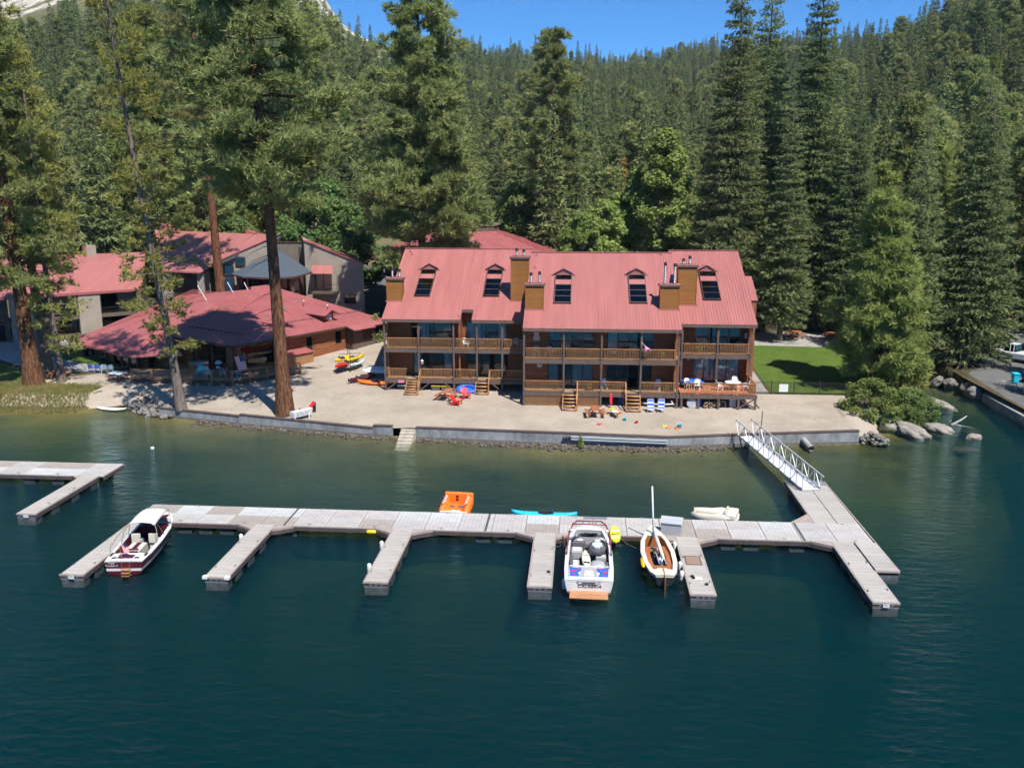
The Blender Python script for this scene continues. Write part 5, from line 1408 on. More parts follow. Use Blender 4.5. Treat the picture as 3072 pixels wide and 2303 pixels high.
# ------------------------------------------------------------------ sea wall
SW = thing('sea_wall', 'long low grey concrete sea wall with brown cap holding the beach', 'wall')
wpts = [(-39.1, 77.3), (-30.4, 74.8), (-17.6, 72.15), (-15.0, 71.8), (-14.2, 71.7), (-1, 70.65), (7.5, 70.6), (12.8, 71.5), (23.3, 73.0)]
wtop = [0.85, 0.92, 0.72, 1.02, 1.0, 1.08, 0.92, 1.0, 1.15]
segs = [(0, 1, -0.02, -0.08), (1, 2, 0.08, 0.02), (2, 3, 0.25, 0), (4, 5, 0, 0), (5, 6, 0, 0), (6, 7, 0, 0), (7, 8, 0, 0)]
for i, j, da, db in segs:
    a = Vector((*wpts[i], 0)); b = Vector((*wpts[j], 0)); d = (b - a).normalized(); nn = Vector((d.y, -d.x, 0))
    b = b - d * (0.9 if (i, j) == (2, 3) else 0)
    if (i, j) == (4, 5): a = a + d * 0.4
    za, zb = wtop[i] + da, wtop[j] + db
    mb = MB(); th = 0.32
    mb.add([a + nn * .1 + Vector((0, 0, -0.6)), b + nn * .1 + Vector((0, 0, -0.6)), b - nn * (th - .1) + Vector((0, 0, -.6)), a - nn * (th - .1) + Vector((0, 0, -.6)),
            a + nn * .1 + Vector((0, 0, za)), b + nn * .1 + Vector((0, 0, zb)), b - nn * (th - .1) + Vector((0, 0, zb)), a - nn * (th - .1) + Vector((0, 0, za))],
           [(3, 2, 1, 0), (4, 5, 6, 7), (0, 1, 5, 4), (1, 2, 6, 5), (2, 3, 7, 6), (3, 0, 4, 7)])
    mb.build('wall_segment', M['wallconc'], SW)
    mb = MB(); mb.bar(a + Vector((0, 0, 0.12)) + nn * .105, b + Vector((0, 0, 0.12)) + nn * .105, 0.012, 0.28 if i < 5 else 0.34); mb.build('tide_stain', M['walldamp'], SW)
    n = max(1, int((b - a).length / 3.4))
    for k in range(n):
        p = a.lerp(b, k / n) + d * 0.006; q = a.lerp(b, (k + 1) / n) - d * 0.006
        mb = MB(); mb.bar(p - nn * .06 + Vector((0, 0, za + (zb - za) * k / n + .05)), q - nn * .06 + Vector((0, 0, za + (zb - za) * (k + 1) / n + .05)), 0.40, 0.09); mb.build('cap_board', M['cap'], SW)
    for k in range(1, n + 1):
        p = a.lerp(b, k / (n + 1)); zt = za + (zb - za) * k / (n + 1)
        mb = MB(); mb.bar(p + nn * .1025 + Vector((0, 0, 0.25)), p + nn * .1025 + Vector((0, 0, zt - .02)), 0.02, 0.006); mb.build('joint', M['walldamp'], SW)
# steps down to the water
ST = thing('beach_steps', 'pale concrete steps leading through the sea wall into the lake', 'steps', (-14.45, 71.5, 0))
for i in range(7):
    mb = MB(); mb.box(-0.62 - 0.02 * i, 0.66 - 0.04 * i, -0.36 * (i + 1) + 0.3, -0.36 * i + 0.3 + 0.02 * (i > 0), -0.8, 0.86 - 0.19 * i); mb.build('step', pm('stepconc%d' % i, (0.42, 0.37, 0.30), 0.85, var=0.2, scale=2) if i < 1 else bpy.data.materials['stepconc0'], ST)
# steel beam lying along the wall face
SB_ = thing('boat_rail', 'white galvanised twin rail beam fixed along the sea wall', 'rail', (0, 0, 0))
p, q = Vector((-0.6, 70.5, 0.88)), Vector((7.3, 70.48, 0.70)); 
for dz, w_ in ((0, 0.05), (-0.2, 0.05)):
    mb = MB(); mb.bar(p + Vector((0, -.12, dz)), q + Vector((0, -.12, dz)), 0.14, 0.11); mb.build('rail', M['alu'], SB_)
mb = MB(); mb.bar(p + Vector((0, -.04, -.1)), q + Vector((0, -.04, -.1)), 0.03, 0.3); mb.build('web', M['steel'], SB_)
for k in range(3):
    mb = MB(); mb.cbox((-0.75 - 0.22 * k, 70.4, 0.82 - 0.02 * k), (0.12, 0.2, 0.12)); mb.cbox((-0.75 - 0.22 * k, 70.4, 0.64 - 0.02 * k), (0.12, 0.2, 0.1)); mb.build('bracket', M['black'], SB_)
# drain pipe
DP = thing('drain_pipe', 'short concrete drain pipe sticking out of the sea wall by the gangway', 'pipe', (18.6, 72.2, 0.5))
mb = MB(); mb.tube([(0, 0.3, 0.05), (0.3, -1.5, -0.3)], 0.26, 14, cap=False); mb.tube([(0.3, -1.5, -0.3), (0, 0.3, 0.05)], 0.21, 14, cap=False); mb.build('shell', M['concrete'], DP, True)

# ------------------------------------------------------------------ rocks
def rock_mesh(seed, n=2, flat=0.7, mat='rock', amp=0.28):
    import bmesh
    bm = bmesh.new(); bmesh.ops.create_icosphere(bm, subdivisions=n, radius=1)
    for v in bm.verts:
        k = 1 + amp * mnoise.noise(v.co * 1.1 + Vector((seed * 3.1, 0, 0))) + amp * 0.4 * mnoise.noise(v.co * 2.7 + Vector((0, seed * 1.7, 0)))
        if n > 2: k += 0.10 * mnoise.noise(v.co * 5.5 + Vector((seed, 0, 0))) - 0.12 * abs(mnoise.noise(v.co * 2.1 + Vector((0, 0, seed))))
        v.co = v.co * k; v.co.z *= flat
    me = bpy.data.meshes.new('stone'); bm.to_mesh(me); bm.free(); me.materials.append(M[mat])
    if n > 2: me.polygons.foreach_set('use_smooth', [True] * len(me.polygons))
    return me
RK = [rock_mesh(i, 1, 0.75) for i in range(6)]; RW = [rock_mesh(i + 10, 1, 0.7, 'wetrock') for i in range(5)]
rr = random.Random(3)
def pile(n, fn, label, group, s0, s1):
    for i in range(n):
        x, y, z = fn(rr)
        s = rr.uniform(s0, s1)
        o = inst('stone', RK[rr.randrange(6)], None, (x, y, z), (rr.uniform(-.5, .5), rr.uniform(-.5, .5), rr.uniform(0, 6)), (s * rr.uniform(.8, 1.3), s, s * rr.uniform(.7, 1)))
        tag(o, label, 'stone', group)
def lp(r):
    t = r.uniform(0, 1); u = r.uniform(0, 1); x = -43.4 + 6.0 * t; y = shoreY(x) - 0.5 + (3.3 - 2.0 * t) * u
    return x, y, -0.05 + 0.95 * u ** 0.8 * (1 - 0.15 * t) + r.uniform(0, 0.12)
pile(130, lp, 'grey rubble stone in the heap at the left end of the sea wall', 'rubble stones left of the sea wall', 0.16, 0.38)
def rp_(r):
    a = r.uniform(0, 6.28); q = math.sqrt(r.uniform(0, 1)); x = 24.6 + 1.5 * q * math.cos(a); y = 73.6 + 1.0 * q * math.sin(a)
    return x, y, -0.05 + 0.95 * (1 - q) + r.uniform(0, .1)
pile(75, rp_, 'pale rubble stone in the heap at the right end of the sea wall', 'rubble stones right of the sea wall', 0.13, 0.30)
def boulder(x, y, z, s, rot, label, seed, flat=0.7, mat='granite'):
    me = rock_mesh(seed, 4, flat, mat, 0.26); o = inst('boulder', me, None, (x, y, z), rot, s); tag(o, label, 'boulder'); return o
boulder(27.6, 77.4, 0.35, (1.3, 1.0, 1.05), (0, 0.2, 0.3), 'large pale granite boulder at the waterline, behind its brownish twin', 21)
boulder(28.9, 76.3, 0.25, (1.5, 1.0, 1.0), (0.1, 0.35, -0.5), 'large brownish granite boulder in the shallows, front one of the pair', 22)
boulder(31.8, 78.0, 0.10, (1.25, 0.85, 0.75), (0, 0.25, -0.2), 'lone pale boulder in the shallows right of the boulder pair', 23)
boulder(34.0, 76.2, -0.1, (0.75, 0.5, 0.5), (0, 0, 0.4), 'small brown boulder barely above the water', 24)
boulder(35.6, 87.6, 0.0, (1.7, 0.9, 0.6), (0, 0.25, -0.6), 'flat sloping boulder beside the leaning shore pine', 25)
for i, (x, y, s) in enumerate(((39.6, 95.0, 1.0), (40.6, 92.9, 1.15), (40.3, 91.2, 1.0), (41.0, 90.0, 0.7), (38.6, 96.6, 0.8))):
    boulder(x, y, 0.35, (s, s, s * .9), (0.2 * i, 0.3, i), ['big grey bank boulder left of the concrete pier', 'largest dark bank boulder beside the concrete pier', 'bank boulder touching the end of the concrete pier', 'bank boulder on top of the pier end', 'leftmost bank boulder at the head of the cove', 'upper bank boulder below the tree roots', 'smallest bank boulder at the waterline by the pier'][i], 30 + i, 0.8, 'rock')
for i, (x, y) in enumerate(((32.5, 74.2), (35.5, 80.2))):
    boulder(x, y, -0.62, (1.1, 0.7, 0.35), (0, 0, i), 'flat stone lying under the clear shallow water of the cove', 41 + i, 0.6, 'wetrock')['group'] = 'sunken stones in the cove'
# shingle at the foot of the wall: too many to count
mb = MB()
src = [([v.co.copy() for v in m_.vertices], [tuple(p.vertices) for p in m_.polygons]) for m_ in RW]
for i in range(1500):
    x = rr.uniform(-35, 12.5) if i % 5 else rr.uniform(-9, 5); y = shoreY(x) - 0.2 - abs(rr.gauss(0, 0.42)); s = rr.uniform(0.05, 0.15) if i % 9 else rr.uniform(.15, .24)
    vs, fs = src[i % 5]; R_ = Matrix.Rotation(rr.uniform(0, 6), 3, 'Z'); z = bedz(x, y) + s * .35
    mb.add([R_ @ (v * s) + Vector((x, y, z)) for v in vs], fs)
tag(mb.build('shingle', M['wetrock']), 'dark wet shingle along the foot of the sea wall', 'shingle', kind='stuff')
# reeds and dry grass on the left bank
rng2 = np.random.default_rng(8)
P = []
while len(P) < 9000:
    x = rng2.uniform(-66, -47.6); y = shoreY(x) + rng2.uniform(-0.15, 6.2) - 0.1
    if y > 80.8 + 2.6 * math.sin((x + 66) / 20 * 2.4) + rng2.normal(0, 0.4): continue
    P.append((x, y, max(gz(x, y), -0.05)))
P = np.array(P); D = np.tile(np.array([0, 0, 1.0]), (len(P), 1))
V = blades(rng2, P, D, 4, 0.34, 0.022, 0.4)
gm = np_mesh('bank_grass', V, np.arange(len(V)).reshape(-1, 3), M['grassblade']); tag(inst('bank_grass', gm), 'long dry shore grass on the left bank', 'grass', kind='stuff')
# right concrete pier
PR = thing('concrete_pier', 'low concrete pier with flat top along the right shore', 'pier', (0, 0, 0))
mb = MB(); mb.prism([(40.2, 89.3), (39.9, 80.5), (39.5, 60), (42.4, 60), (42.8, 89.3)], -1.5, 0.85); mb.build('pier_body', M['concrete'], PR)
mb = MB()
for k in range(5):
    mb.bar((39.72, 80.4 + 0.0, -0.5 + 0.32 * k), (39.68, 79.7, -0.5 + 0.32 * k), 0.04)
for y in (80.4, 79.7): mb.bar((39.7, y, -0.9), (39.75, y, 1.0), 0.05)
mb.build('ladder', M['steel'], PR)
for i, (x, y) in enumerate(((41.6, 89.0), (43.4, 88.0))):
    F_ = thing('wire_gate', ['wire mesh gate panel at the near end of the concrete pier', 'right hand wire gate panel beside the pier'][i], 'gate', (x, y, 1.0))
    mb = MB(); mb.tube([(0, 0, 0), (0, 0, 1.15), (0.1, 0, 1.25), (1.5, 0, 1.1), (1.6, 0, 1.0), (1.6, 0, 0)], 0.035, 6); mb.build('frame', M['galv'], F_)
    mb = MB()
    for k in range(11): mb.bar((0.15 * k + .05, 0, 0.1), (0.15 * k + .05, 0, 1.15), 0.008)
    for k in range(7): mb.bar((0, 0, 0.1 + .16 * k), (1.6, 0, 0.1 + .16 * k), 0.008)
    mb.build('mesh', M['galv'], F_)
# driftwood snag
SN = thing('driftwood_snag', 'bleached driftwood branch sticking out of the cove water', 'driftwood', (33.9, 80.2, 0))
mb = MB(); mb.tube([(-0.7, 0.2, -.4), (0, 0, 0.05), (0.6, 0, 0.45), (1.1, .1, 0.8)], [0.14, 0.11, 0.08, 0.03], 7); mb.tube([(-.3, 0, .0), (-.5, -.2, .3), (-.45, -.3, .45)], [.08, .06, .02], 6); mb.tube([(0, 0, 0), (.7, -.4, -.05), (1.6, -.6, -.15)], [.08, .05, .02], 6)
mb.build('limb', pm('driftwood', (0.42, 0.40, 0.37), 0.85, var=0.2, scale=4), SN, True)
# tree roots on the cove bank
for i in range(6):
    a = -2.6 + i * 0.38; RT = MB(); RT.tube([(42.4, 99.3, gz(42.4, 99.3) + .3), (42.4 + math.cos(a) * 1.2, 99.3 + math.sin(a) * 1.2, gz(42.4 + math.cos(a) * 1.2, 99.3 + math.sin(a) * 1.2) + .15), (42.4 + math.cos(a) * 3, 99.3 + math.sin(a) * 2.6, max(.1, gz(42.4 + math.cos(a) * 3, 99.3 + math.sin(a) * 2.6)) - .05)], [0.22, 0.13, 0.05], 7)
    tag(RT.build('tree_root', M['barkgrey'], None, True), 'exposed grey root running down the cove bank', 'root', 'exposed roots on the cove bank')

# ------------------------------------------------------------------ floating docks
def panel_mesh(name, w_, d_, mat):
    mb = MB(); b = 0.02; h = 0.09
    mb.box(b / 2, w_ - b / 2, b / 2, d_ - b / 2, 0, h - 0.012); 
    x0, x1, y0, y1 = b / 2, w_ - b / 2, b / 2, d_ - b / 2; e = 0.012
    mb2 = MB(); mb2.add([(x0, y0, 0), (x1, y0, 0), (x1, y1, 0), (x0, y1, 0), (x0, y0, h - e), (x1, y0, h - e), (x1, y1, h - e), (x0, y1, h - e), (x0 + e, y0 + e, h), (x1 - e, y0 + e, h), (x1 - e, y1 - e, h), (x0 + e, y1 - e, h)],
        [(3, 2, 1, 0), (0, 1, 5, 4), (1, 2, 6, 5), (2, 3, 7, 6), (3, 0, 4, 7), (4, 5, 9, 8), (5, 6, 10, 9), (6, 7, 11, 10), (7, 4, 8, 11), (8, 9, 10, 11)])
    return mb2.mesh(name, M[mat])
FLM = MB(); FLM.lathe((0, 0, -0.3), [(0.28, 0), (0.30, 0.04), (0.30, 0.52), (0.28, 0.56)], 4); FLB = MB()
FLB.box(-.42, .42, -.30, .30, -.35, .30); FLB.box(-.44, -.40, -.31, .31, -.3, .28); FLB.box(.40, .44, -.31, .31, -.3, .28); FLB.box(-.42, .42, -.315, .315, -.02, .06)
FLMESH = FLB.mesh('float', M['float'])
CLT = MB(); CLT.tube([(-.13, 0, .07), (.13, 0, .07)], .016, 6); CLT.box(-.05, -.02, -.02, .02, 0, .07); CLT.box(.02, .05, -.02, .02, 0, .07); CLTM = CLT.mesh('cleat', M['galv'])
PM = {k: panel_mesh('deck_panel', 1.0, 1.0, k) for k in ('dockA', 'dockB', 'dockC', 'dockF')}
def dpanel(parent, mat, x0, x1, y0, y1, z=0.36):
    # own mesh per size so the grooves keep their spacing
    key = (mat, round(x1 - x0, 2), round(y1 - y0, 2))
    if key not in PM: PM[key] = panel_mesh('deck_panel', x1 - x0, y1 - y0, mat)
    return inst('deck_panel', PM[key], parent, (x0, y0, z))
def fender(parent_label, x, y, z, rot, col='white'):
    t = thing('fender', parent_label, 'fender', (x, y, z)); t.rotation_euler = rot
    mb = MB(); mb.lathe((0, 0, -.32), [(.02, 0), (.10, .05), (.125, .14), (.125, .5), (.10, .59), (.03, .64)], 10); mb.build('body', M[col], t, True); return t
def dock_edge(parent, pts, z0=0.12, z1=0.355):
    mb = MB()
    for (a, b) in pts: mb.bar((a[0], a[1], (z0 + z1) / 2), (b[0], b[1], (z0 + z1) / 2), 0.06, z1 - z0)
    mb.build('side_beam', M['dockside'], parent)
    mb = MB()
    for (a, b) in pts: mb.bar((a[0], a[1], z1 + 0.045), (b[0], b[1], z1 + 0.045), 0.07, 0.07)
    mb.build('edge_trim', M['dockedge'], parent)
DK = thing('floating_dock', 'long pale floating dock with five boat fingers and a walkway to the gangway', 'dock')
YA, YM, YB = 50.55, 52.0, 53.45
rd = random.Random(12)
n = 22; xw = (17.55 + 28.0) / n
for i in range(n):
    x = -28.0 + i * xw
    dpanel(DK, rd.choice(['dockA', 'dockA', 'dockC', 'dockB']), x, x + xw, YM, YB)
    dpanel(DK, rd.choice(['dockA', 'dockA', 'dockC', 'dockB', 'dockA']), x, x + xw, YA, YM)
for x in (-18.2, -5.6, 13.55):
    mb = MB(); mb.box(x - .07, x + .07, YA - .01, YB + .01, 0.44, 0.456); mb.build('hinge_plate', M['steel'], DK)
FING = [(-28.0, -26.75, 42.7), (-20.0, -18.78, 42.95), (-11.28, -10.05, 43.05), (-2.52, -1.3, 43.2), (5.95, 7.2, 42.9), (15.08, 16.33, 42.7)]
for k, (a, b, y0) in enumerate(FING):
    ln = YA - y0; m = 5
    for i in range(m):
        dpanel(DK, 'dockF', a, b, y0 + ln * i / m, y0 + ln * (i + 1) / m)
    dock_edge(DK, [((a - .03, y0), (a - .03, YA)), ((b + .03, y0), (b + .03, YA))] if k < 5 else [((a - .03, y0), (a - .03, YA)), ((b + .03, y0), (b + .03, 46.6))])
    mb = MB(); mb.box(a - .06, b + .06, y0 - .09, y0 - .02, 0.345, 0.45); mb.build('edge_trim', M['dockedge'], DK)
    mb = MB(); mb.box(a - .04, b + .04, y0 - .05, y0 + .02, 0.20, 0.345); mb.build('end_beam', M['dockside'], DK)
    mb = MB(); mb.box(a + .0, b - .0, y0 + .0, y0 + .6, -.35, .16); mb.build('float', M['float'], DK)
    mb = MB(); mb.box(a - .02, b + .02, y0 - .03, y0 + .5, 0.10, .2); mb.build('float_lip', pm('floatlip', (0.2, 0.2, 0.21), .6) if k == 0 else bpy.data.materials['floatlip'], DK)
    for j in range(3):
        mb = MB(); mb.box(a + .28 + .3 * j, a + .40 + .3 * j, y0 - .056, y0 - .045, 0.24, 0.30); mb.build('slot', M['galv'], DK)
    for y in np.arange(y0 + 1.6, YA - .6, 1.9):
        for xx in (a + .3, b - .3): inst('float', FLMESH, DK, (xx, y, 0), (0, 0, PI / 2))
    # triangular gussets where the finger meets the walkway
    for sgn in ((-1, 1) if 0 < k < 5 else ((1,) if k == 0 else (-1,))):
        xe = b if sgn > 0 else a
        mb = MB(); mb.prism([(xe, YA - .02), (xe + sgn * 1.25, YA - .02), (xe, YA - .75)][::sgn], 0.30, 0.437); mb.build('gusset', M['dockedge'], DK)
        mb = MB(); mb.bar((xe + sgn * 1.25, YA - .02, 0.18), (xe, YA - .75, 0.18), 0.06, 0.24); mb.build('gusset_beam', M['dockside'], DK)
    for (xx, yy) in ((a + .1, y0 + 1.2), (b - .1, y0 + 1.4), (a + .1, y0 + 4.6), (b - .1, y0 + 4.9)): inst('cleat', CLTM, DK, (xx, yy, 0.45), (0, 0, PI / 2))
    if k in (0, 5):
        sg = MB(); sg.box((a + b) / 2 - .16, (a + b) / 2 + .16, y0 - .115, y0 - .10, 0.2, 0.40); s_ = sg.build('sign', M['white'], DK)
        text('lettering', 'PRIVATE\nDOCK', 0.075, s_, ((a + b) / 2, y0 - .118, 0.33), (PI / 2, 0, 0), M['navy'], 0.001)
    if k == 1:
        for xx in (a, b): mb = MB(); mb.box(xx - .14, xx + .14, y0 - .1, y0 + .14, 0.33, 0.475); mb.build('corner_bumper', M['white'], DK)
# outer walkway on the right and the leg to the gangway
for i in range(2): dpanel(DK, 'dockF', 16.42, 17.66, 46.6 + i * 1.97, 46.6 + (i + 1) * 1.97)
mb = MB(); mb.box(16.38, 17.7, 46.5, 46.58, 0.345, 0.45); mb.build('edge_trim', M['dockedge'], DK)
mb = MB(); mb.box(16.42, 17.66, 46.6, 47.2, -.35, .2); mb.build('float', M['float'], DK)
for i in range(4):
    for (a, b) in ((14.85, 16.25), (16.27, 17.55)): dpanel(DK, 'dockF', a, b, YB + i * 1.85, YB + (i + 1) * 1.85)
mb = MB(); mb.prism([(14.85, YB), (14.85, YB + 1.7), (13.3, YB)][::-1], 0.3, 0.437); mb.build('gusset', M['dockedge'], DK)
mb = MB(); mb.box(14.83, 17.57, YB + 7.41, YB + 8.3, 0.36, 0.452); mb.build('landing_plate', M['galv'], DK)
dock_edge(DK, [((-28.03, 42.7), (-28.03, YB)), ((-28, YB + .03), (17.5, YB + .03)), ((17.7, 46.6), (17.6, YB + 8.3)), ((14.82, YB + 1.7), (14.82, YB + 8.3))])
for k in range(5):
    a = FING[k][1] + 1.25; b = FING[k + 1][0] - 1.25
    dock_edge(DK, [((a, YA - .03), (b, YA - .03))])
for x in np.arange(-26, 17, 1.35):
    if rd.random() < 0.62: inst('float', FLMESH, DK, (x, YA + .38, 0))
    inst('float', FLMESH, DK, (x, YB - .38, 0))
for y in np.arange(YB + 1, YB + 8, 1.5):
    inst('float', FLMESH, DK, (15.2, y, 0), (0, 0, PI / 2)); inst('float', FLMESH, DK, (17.2, y, 0), (0, 0, PI / 2))
for i in range(22):
    for (y, o) in ((YA + .12, .5), (YB - .12, .5)):
        if i % 2: inst('cleat', CLTM, DK, (-28 + xw * (i + o), y, 0.45))
# bolts along the centre seam: tiny, joined
mb = MB()
for i in range(90): mb.cbox((-27.8 + i * 0.505, YM, 0.455), (0.05, 0.03, 0.014))
s_ = mb.build('bolt', M['steel'], DK); s_['kind'] = 'stuff'
LD = thing('floating_dock', 'second pale floating dock cut off by the left edge of the picture', 'dock')
for i in range(9):
    x = -34.5 - (i + 1) * 2.02
    dpanel(LD, rd.choice(['dockA', 'dockC', 'dockA', 'dockB']), x, x + 2.02, 60.3, 61.75); dpanel(LD, rd.choice(['dockA', 'dockC', 'dockA']), x, x + 2.02, 58.85, 60.3)
for i in range(4): dpanel(LD, 'dockF', -36.05, -34.85, 51.25 + i * 1.9, 51.25 + (i + 1) * 1.9)
dock_edge(LD, [((-34.47, 61.75), (-34.47, 58.85)), ((-34.82, 58.85), (-34.82, 51.25)), ((-36.08, 58.1), (-36.08, 51.25)), ((-36.8, 58.82), (-52, 58.82)), ((-34.5, 61.78), (-52, 61.78))])
mb = MB(); mb.prism([(-36.05, 58.85), (-36.05, 58.1), (-36.8, 58.85)], 0.3, 0.437); mb.build('gusset', M['dockedge'], LD)
mb = MB(); mb.box(-36.1, -34.8, 51.16, 51.23, 0.345, 0.45); mb.build('edge_trim', M['dockedge'], LD)
mb = MB(); mb.box(-36.05, -34.85, 51.2, 51.9, -.35, .3); mb.build('float', M['float'], LD)
for y in (53.4, 55.8, 58.2, 60.4): inst('float', FLMESH, LD, (-35.15, y, 0), (0, 0, PI / 2))
for x in (-38, -40.2, -43.5, -46): inst('float', FLMESH, LD, (x, 59.2, 0)); inst('float', FLMESH, LD, (x, 61.3, 0))
for (x, y) in ((-38, 58.97), (-41, 58.97), (-44, 58.97), (-35.0, 53), (-35.0, 56), (-37, 61.6), (-42, 61.6)): inst('cleat', CLTM, LD, (x, y, 0.45))
sg = MB(); sg.box(-35.6, -35.28, 51.13, 51.145, 0.2, 0.40); s_ = sg.build('sign', M['white'], LD)
text('lettering', 'PRIVATE\nDOCK', 0.075, s_, (-35.44, 51.127, 0.33), (PI / 2, 0, 0), M['navy'], 0.001)
# gangway
GW = thing('gangway', 'aluminium truss gangway sloping from the sea wall to the dock', 'gangway')
g0, g1 = Vector((13.75, 70.9, 1.12)), Vector((16.15, 59.6, 0.55)); dv = (g1 - g0); L_ = dv.length; dn = dv.normalized(); sd = Vector((-dn.y, dn.x, 0)).normalized(); hw = 0.66
mb = MB(); up = Vector((0, 0, 1))
mb.add([g0 + sd * hw, g1 + sd * hw, g1 - sd * hw, g0 - sd * hw, g0 + sd * hw - up * .06, g1 + sd * hw - up * .06, g1 - sd * hw - up * .06, g0 - sd * hw - up * .06], [(0, 1, 2, 3), (7, 6, 5, 4), (0, 4, 5, 1), (1, 5, 6, 2), (2, 6, 7, 3), (3, 7, 4, 0)])
gm_ = pm('gangdeck', (0.60, 0.61, 0.63), .55, var=.06, scale=2, metal=.1); stripes(gm_, 1, 0.11, 0.12, 0.72)
mb.build('tread_deck', gm_, GW)
for s in (-1, 1):
    o = sd * (s * hw)
    mb = MB(); mb.bar(g0 + o, g1 + o, 0.06, 0.14); mb.bar(g0 + o - dn * .9 + up * 1.13, g1 + o + dn * .35 + up * 1.02, 0.07, 0.07); mb.build('chord', M['alu'], GW)
    for k in range(13):
        p = g0 + dv * (k / 12) + o; mb = MB(); mb.bar(p, p + up * 1.06, 0.05); mb.build('upright', M['alu'], GW)
    for k in range(12):
        p = g0 + dv * (k / 12) + o; q = g0 + dv * ((k + 1) / 12) + o
        mb = MB(); (mb.bar(p + up * 1.05, q, 0.045) if k % 2 else mb.bar(p, q + up * 1.05, 0.045)); mb.build('diagonal', M['alu'], GW)
    mb = MB(); mb.bar(g0 + o - dn * .9 + up * 1.13, g0 + o - dn * .2, 0.045); mb.build('upright', M['alu'], GW)
mb = MB(); mb.bar(g0 + sd * .6 - dn * .2, g0 + sd * .6 + Vector((-.5, 0, -1.4)), .09); mb.bar(g0 - sd * .6 - dn * .2, g0 - sd * .6 + Vector((.3, 0, -1.4)), .09); mb.build('support_leg', M['steel'], GW)
sg = MB(); c_ = g0 - sd * .1 - dn * .75 + up * .62; sg.cbox(c_, (0.34, 0.02, 0.2)); s_ = sg.build('hanging_sign', M['pale'], GW)
mb = MB(); mb.tube([(14.6, 70.1, -0.8), (14.75, 70.3, 3.4)], 0.04, 8); tag(mb.build('mooring_pole', M['steel']), 'thin grey steel pole beside the top of the gangway', 'pole')

# pine litter blown over the sand: uncountable
P = []
while len(P) < 1700:
    x = rng2.uniform(-50, 26); y = rng2.uniform(shoreY(x) + 0.6, 96)
    dn_ = 1.0 if x < -20 else 0.28
    if y > (83 if x > -19 else 96) or rng2.uniform() > dn_ * (0.35 + 0.65 * max(0, mnoise.noise((x * 0.35, y * 0.35, 2.0)) + 0.35)): continue
    P.append((x, y, gz(x, y) + 0.028))
P = np.array(P); aa = rng2.uniform(0, 6.28, len(P)); D = np.stack([np.cos(aa), np.sin(aa), np.zeros(len(P))], axis=1)
V = blades(rng2, P, D, 2, 0.10, 0.016, 0.02)
tag(inst('pine_litter', np_mesh('pine_litter', V, np.arange(len(V)).reshape(-1, 3), pm('litter', (0.10, 0.062, 0.035), 0.95, var=0.4, scale=3))), 'brown pine needle litter scattered on the sand', 'litter', kind='stuff')
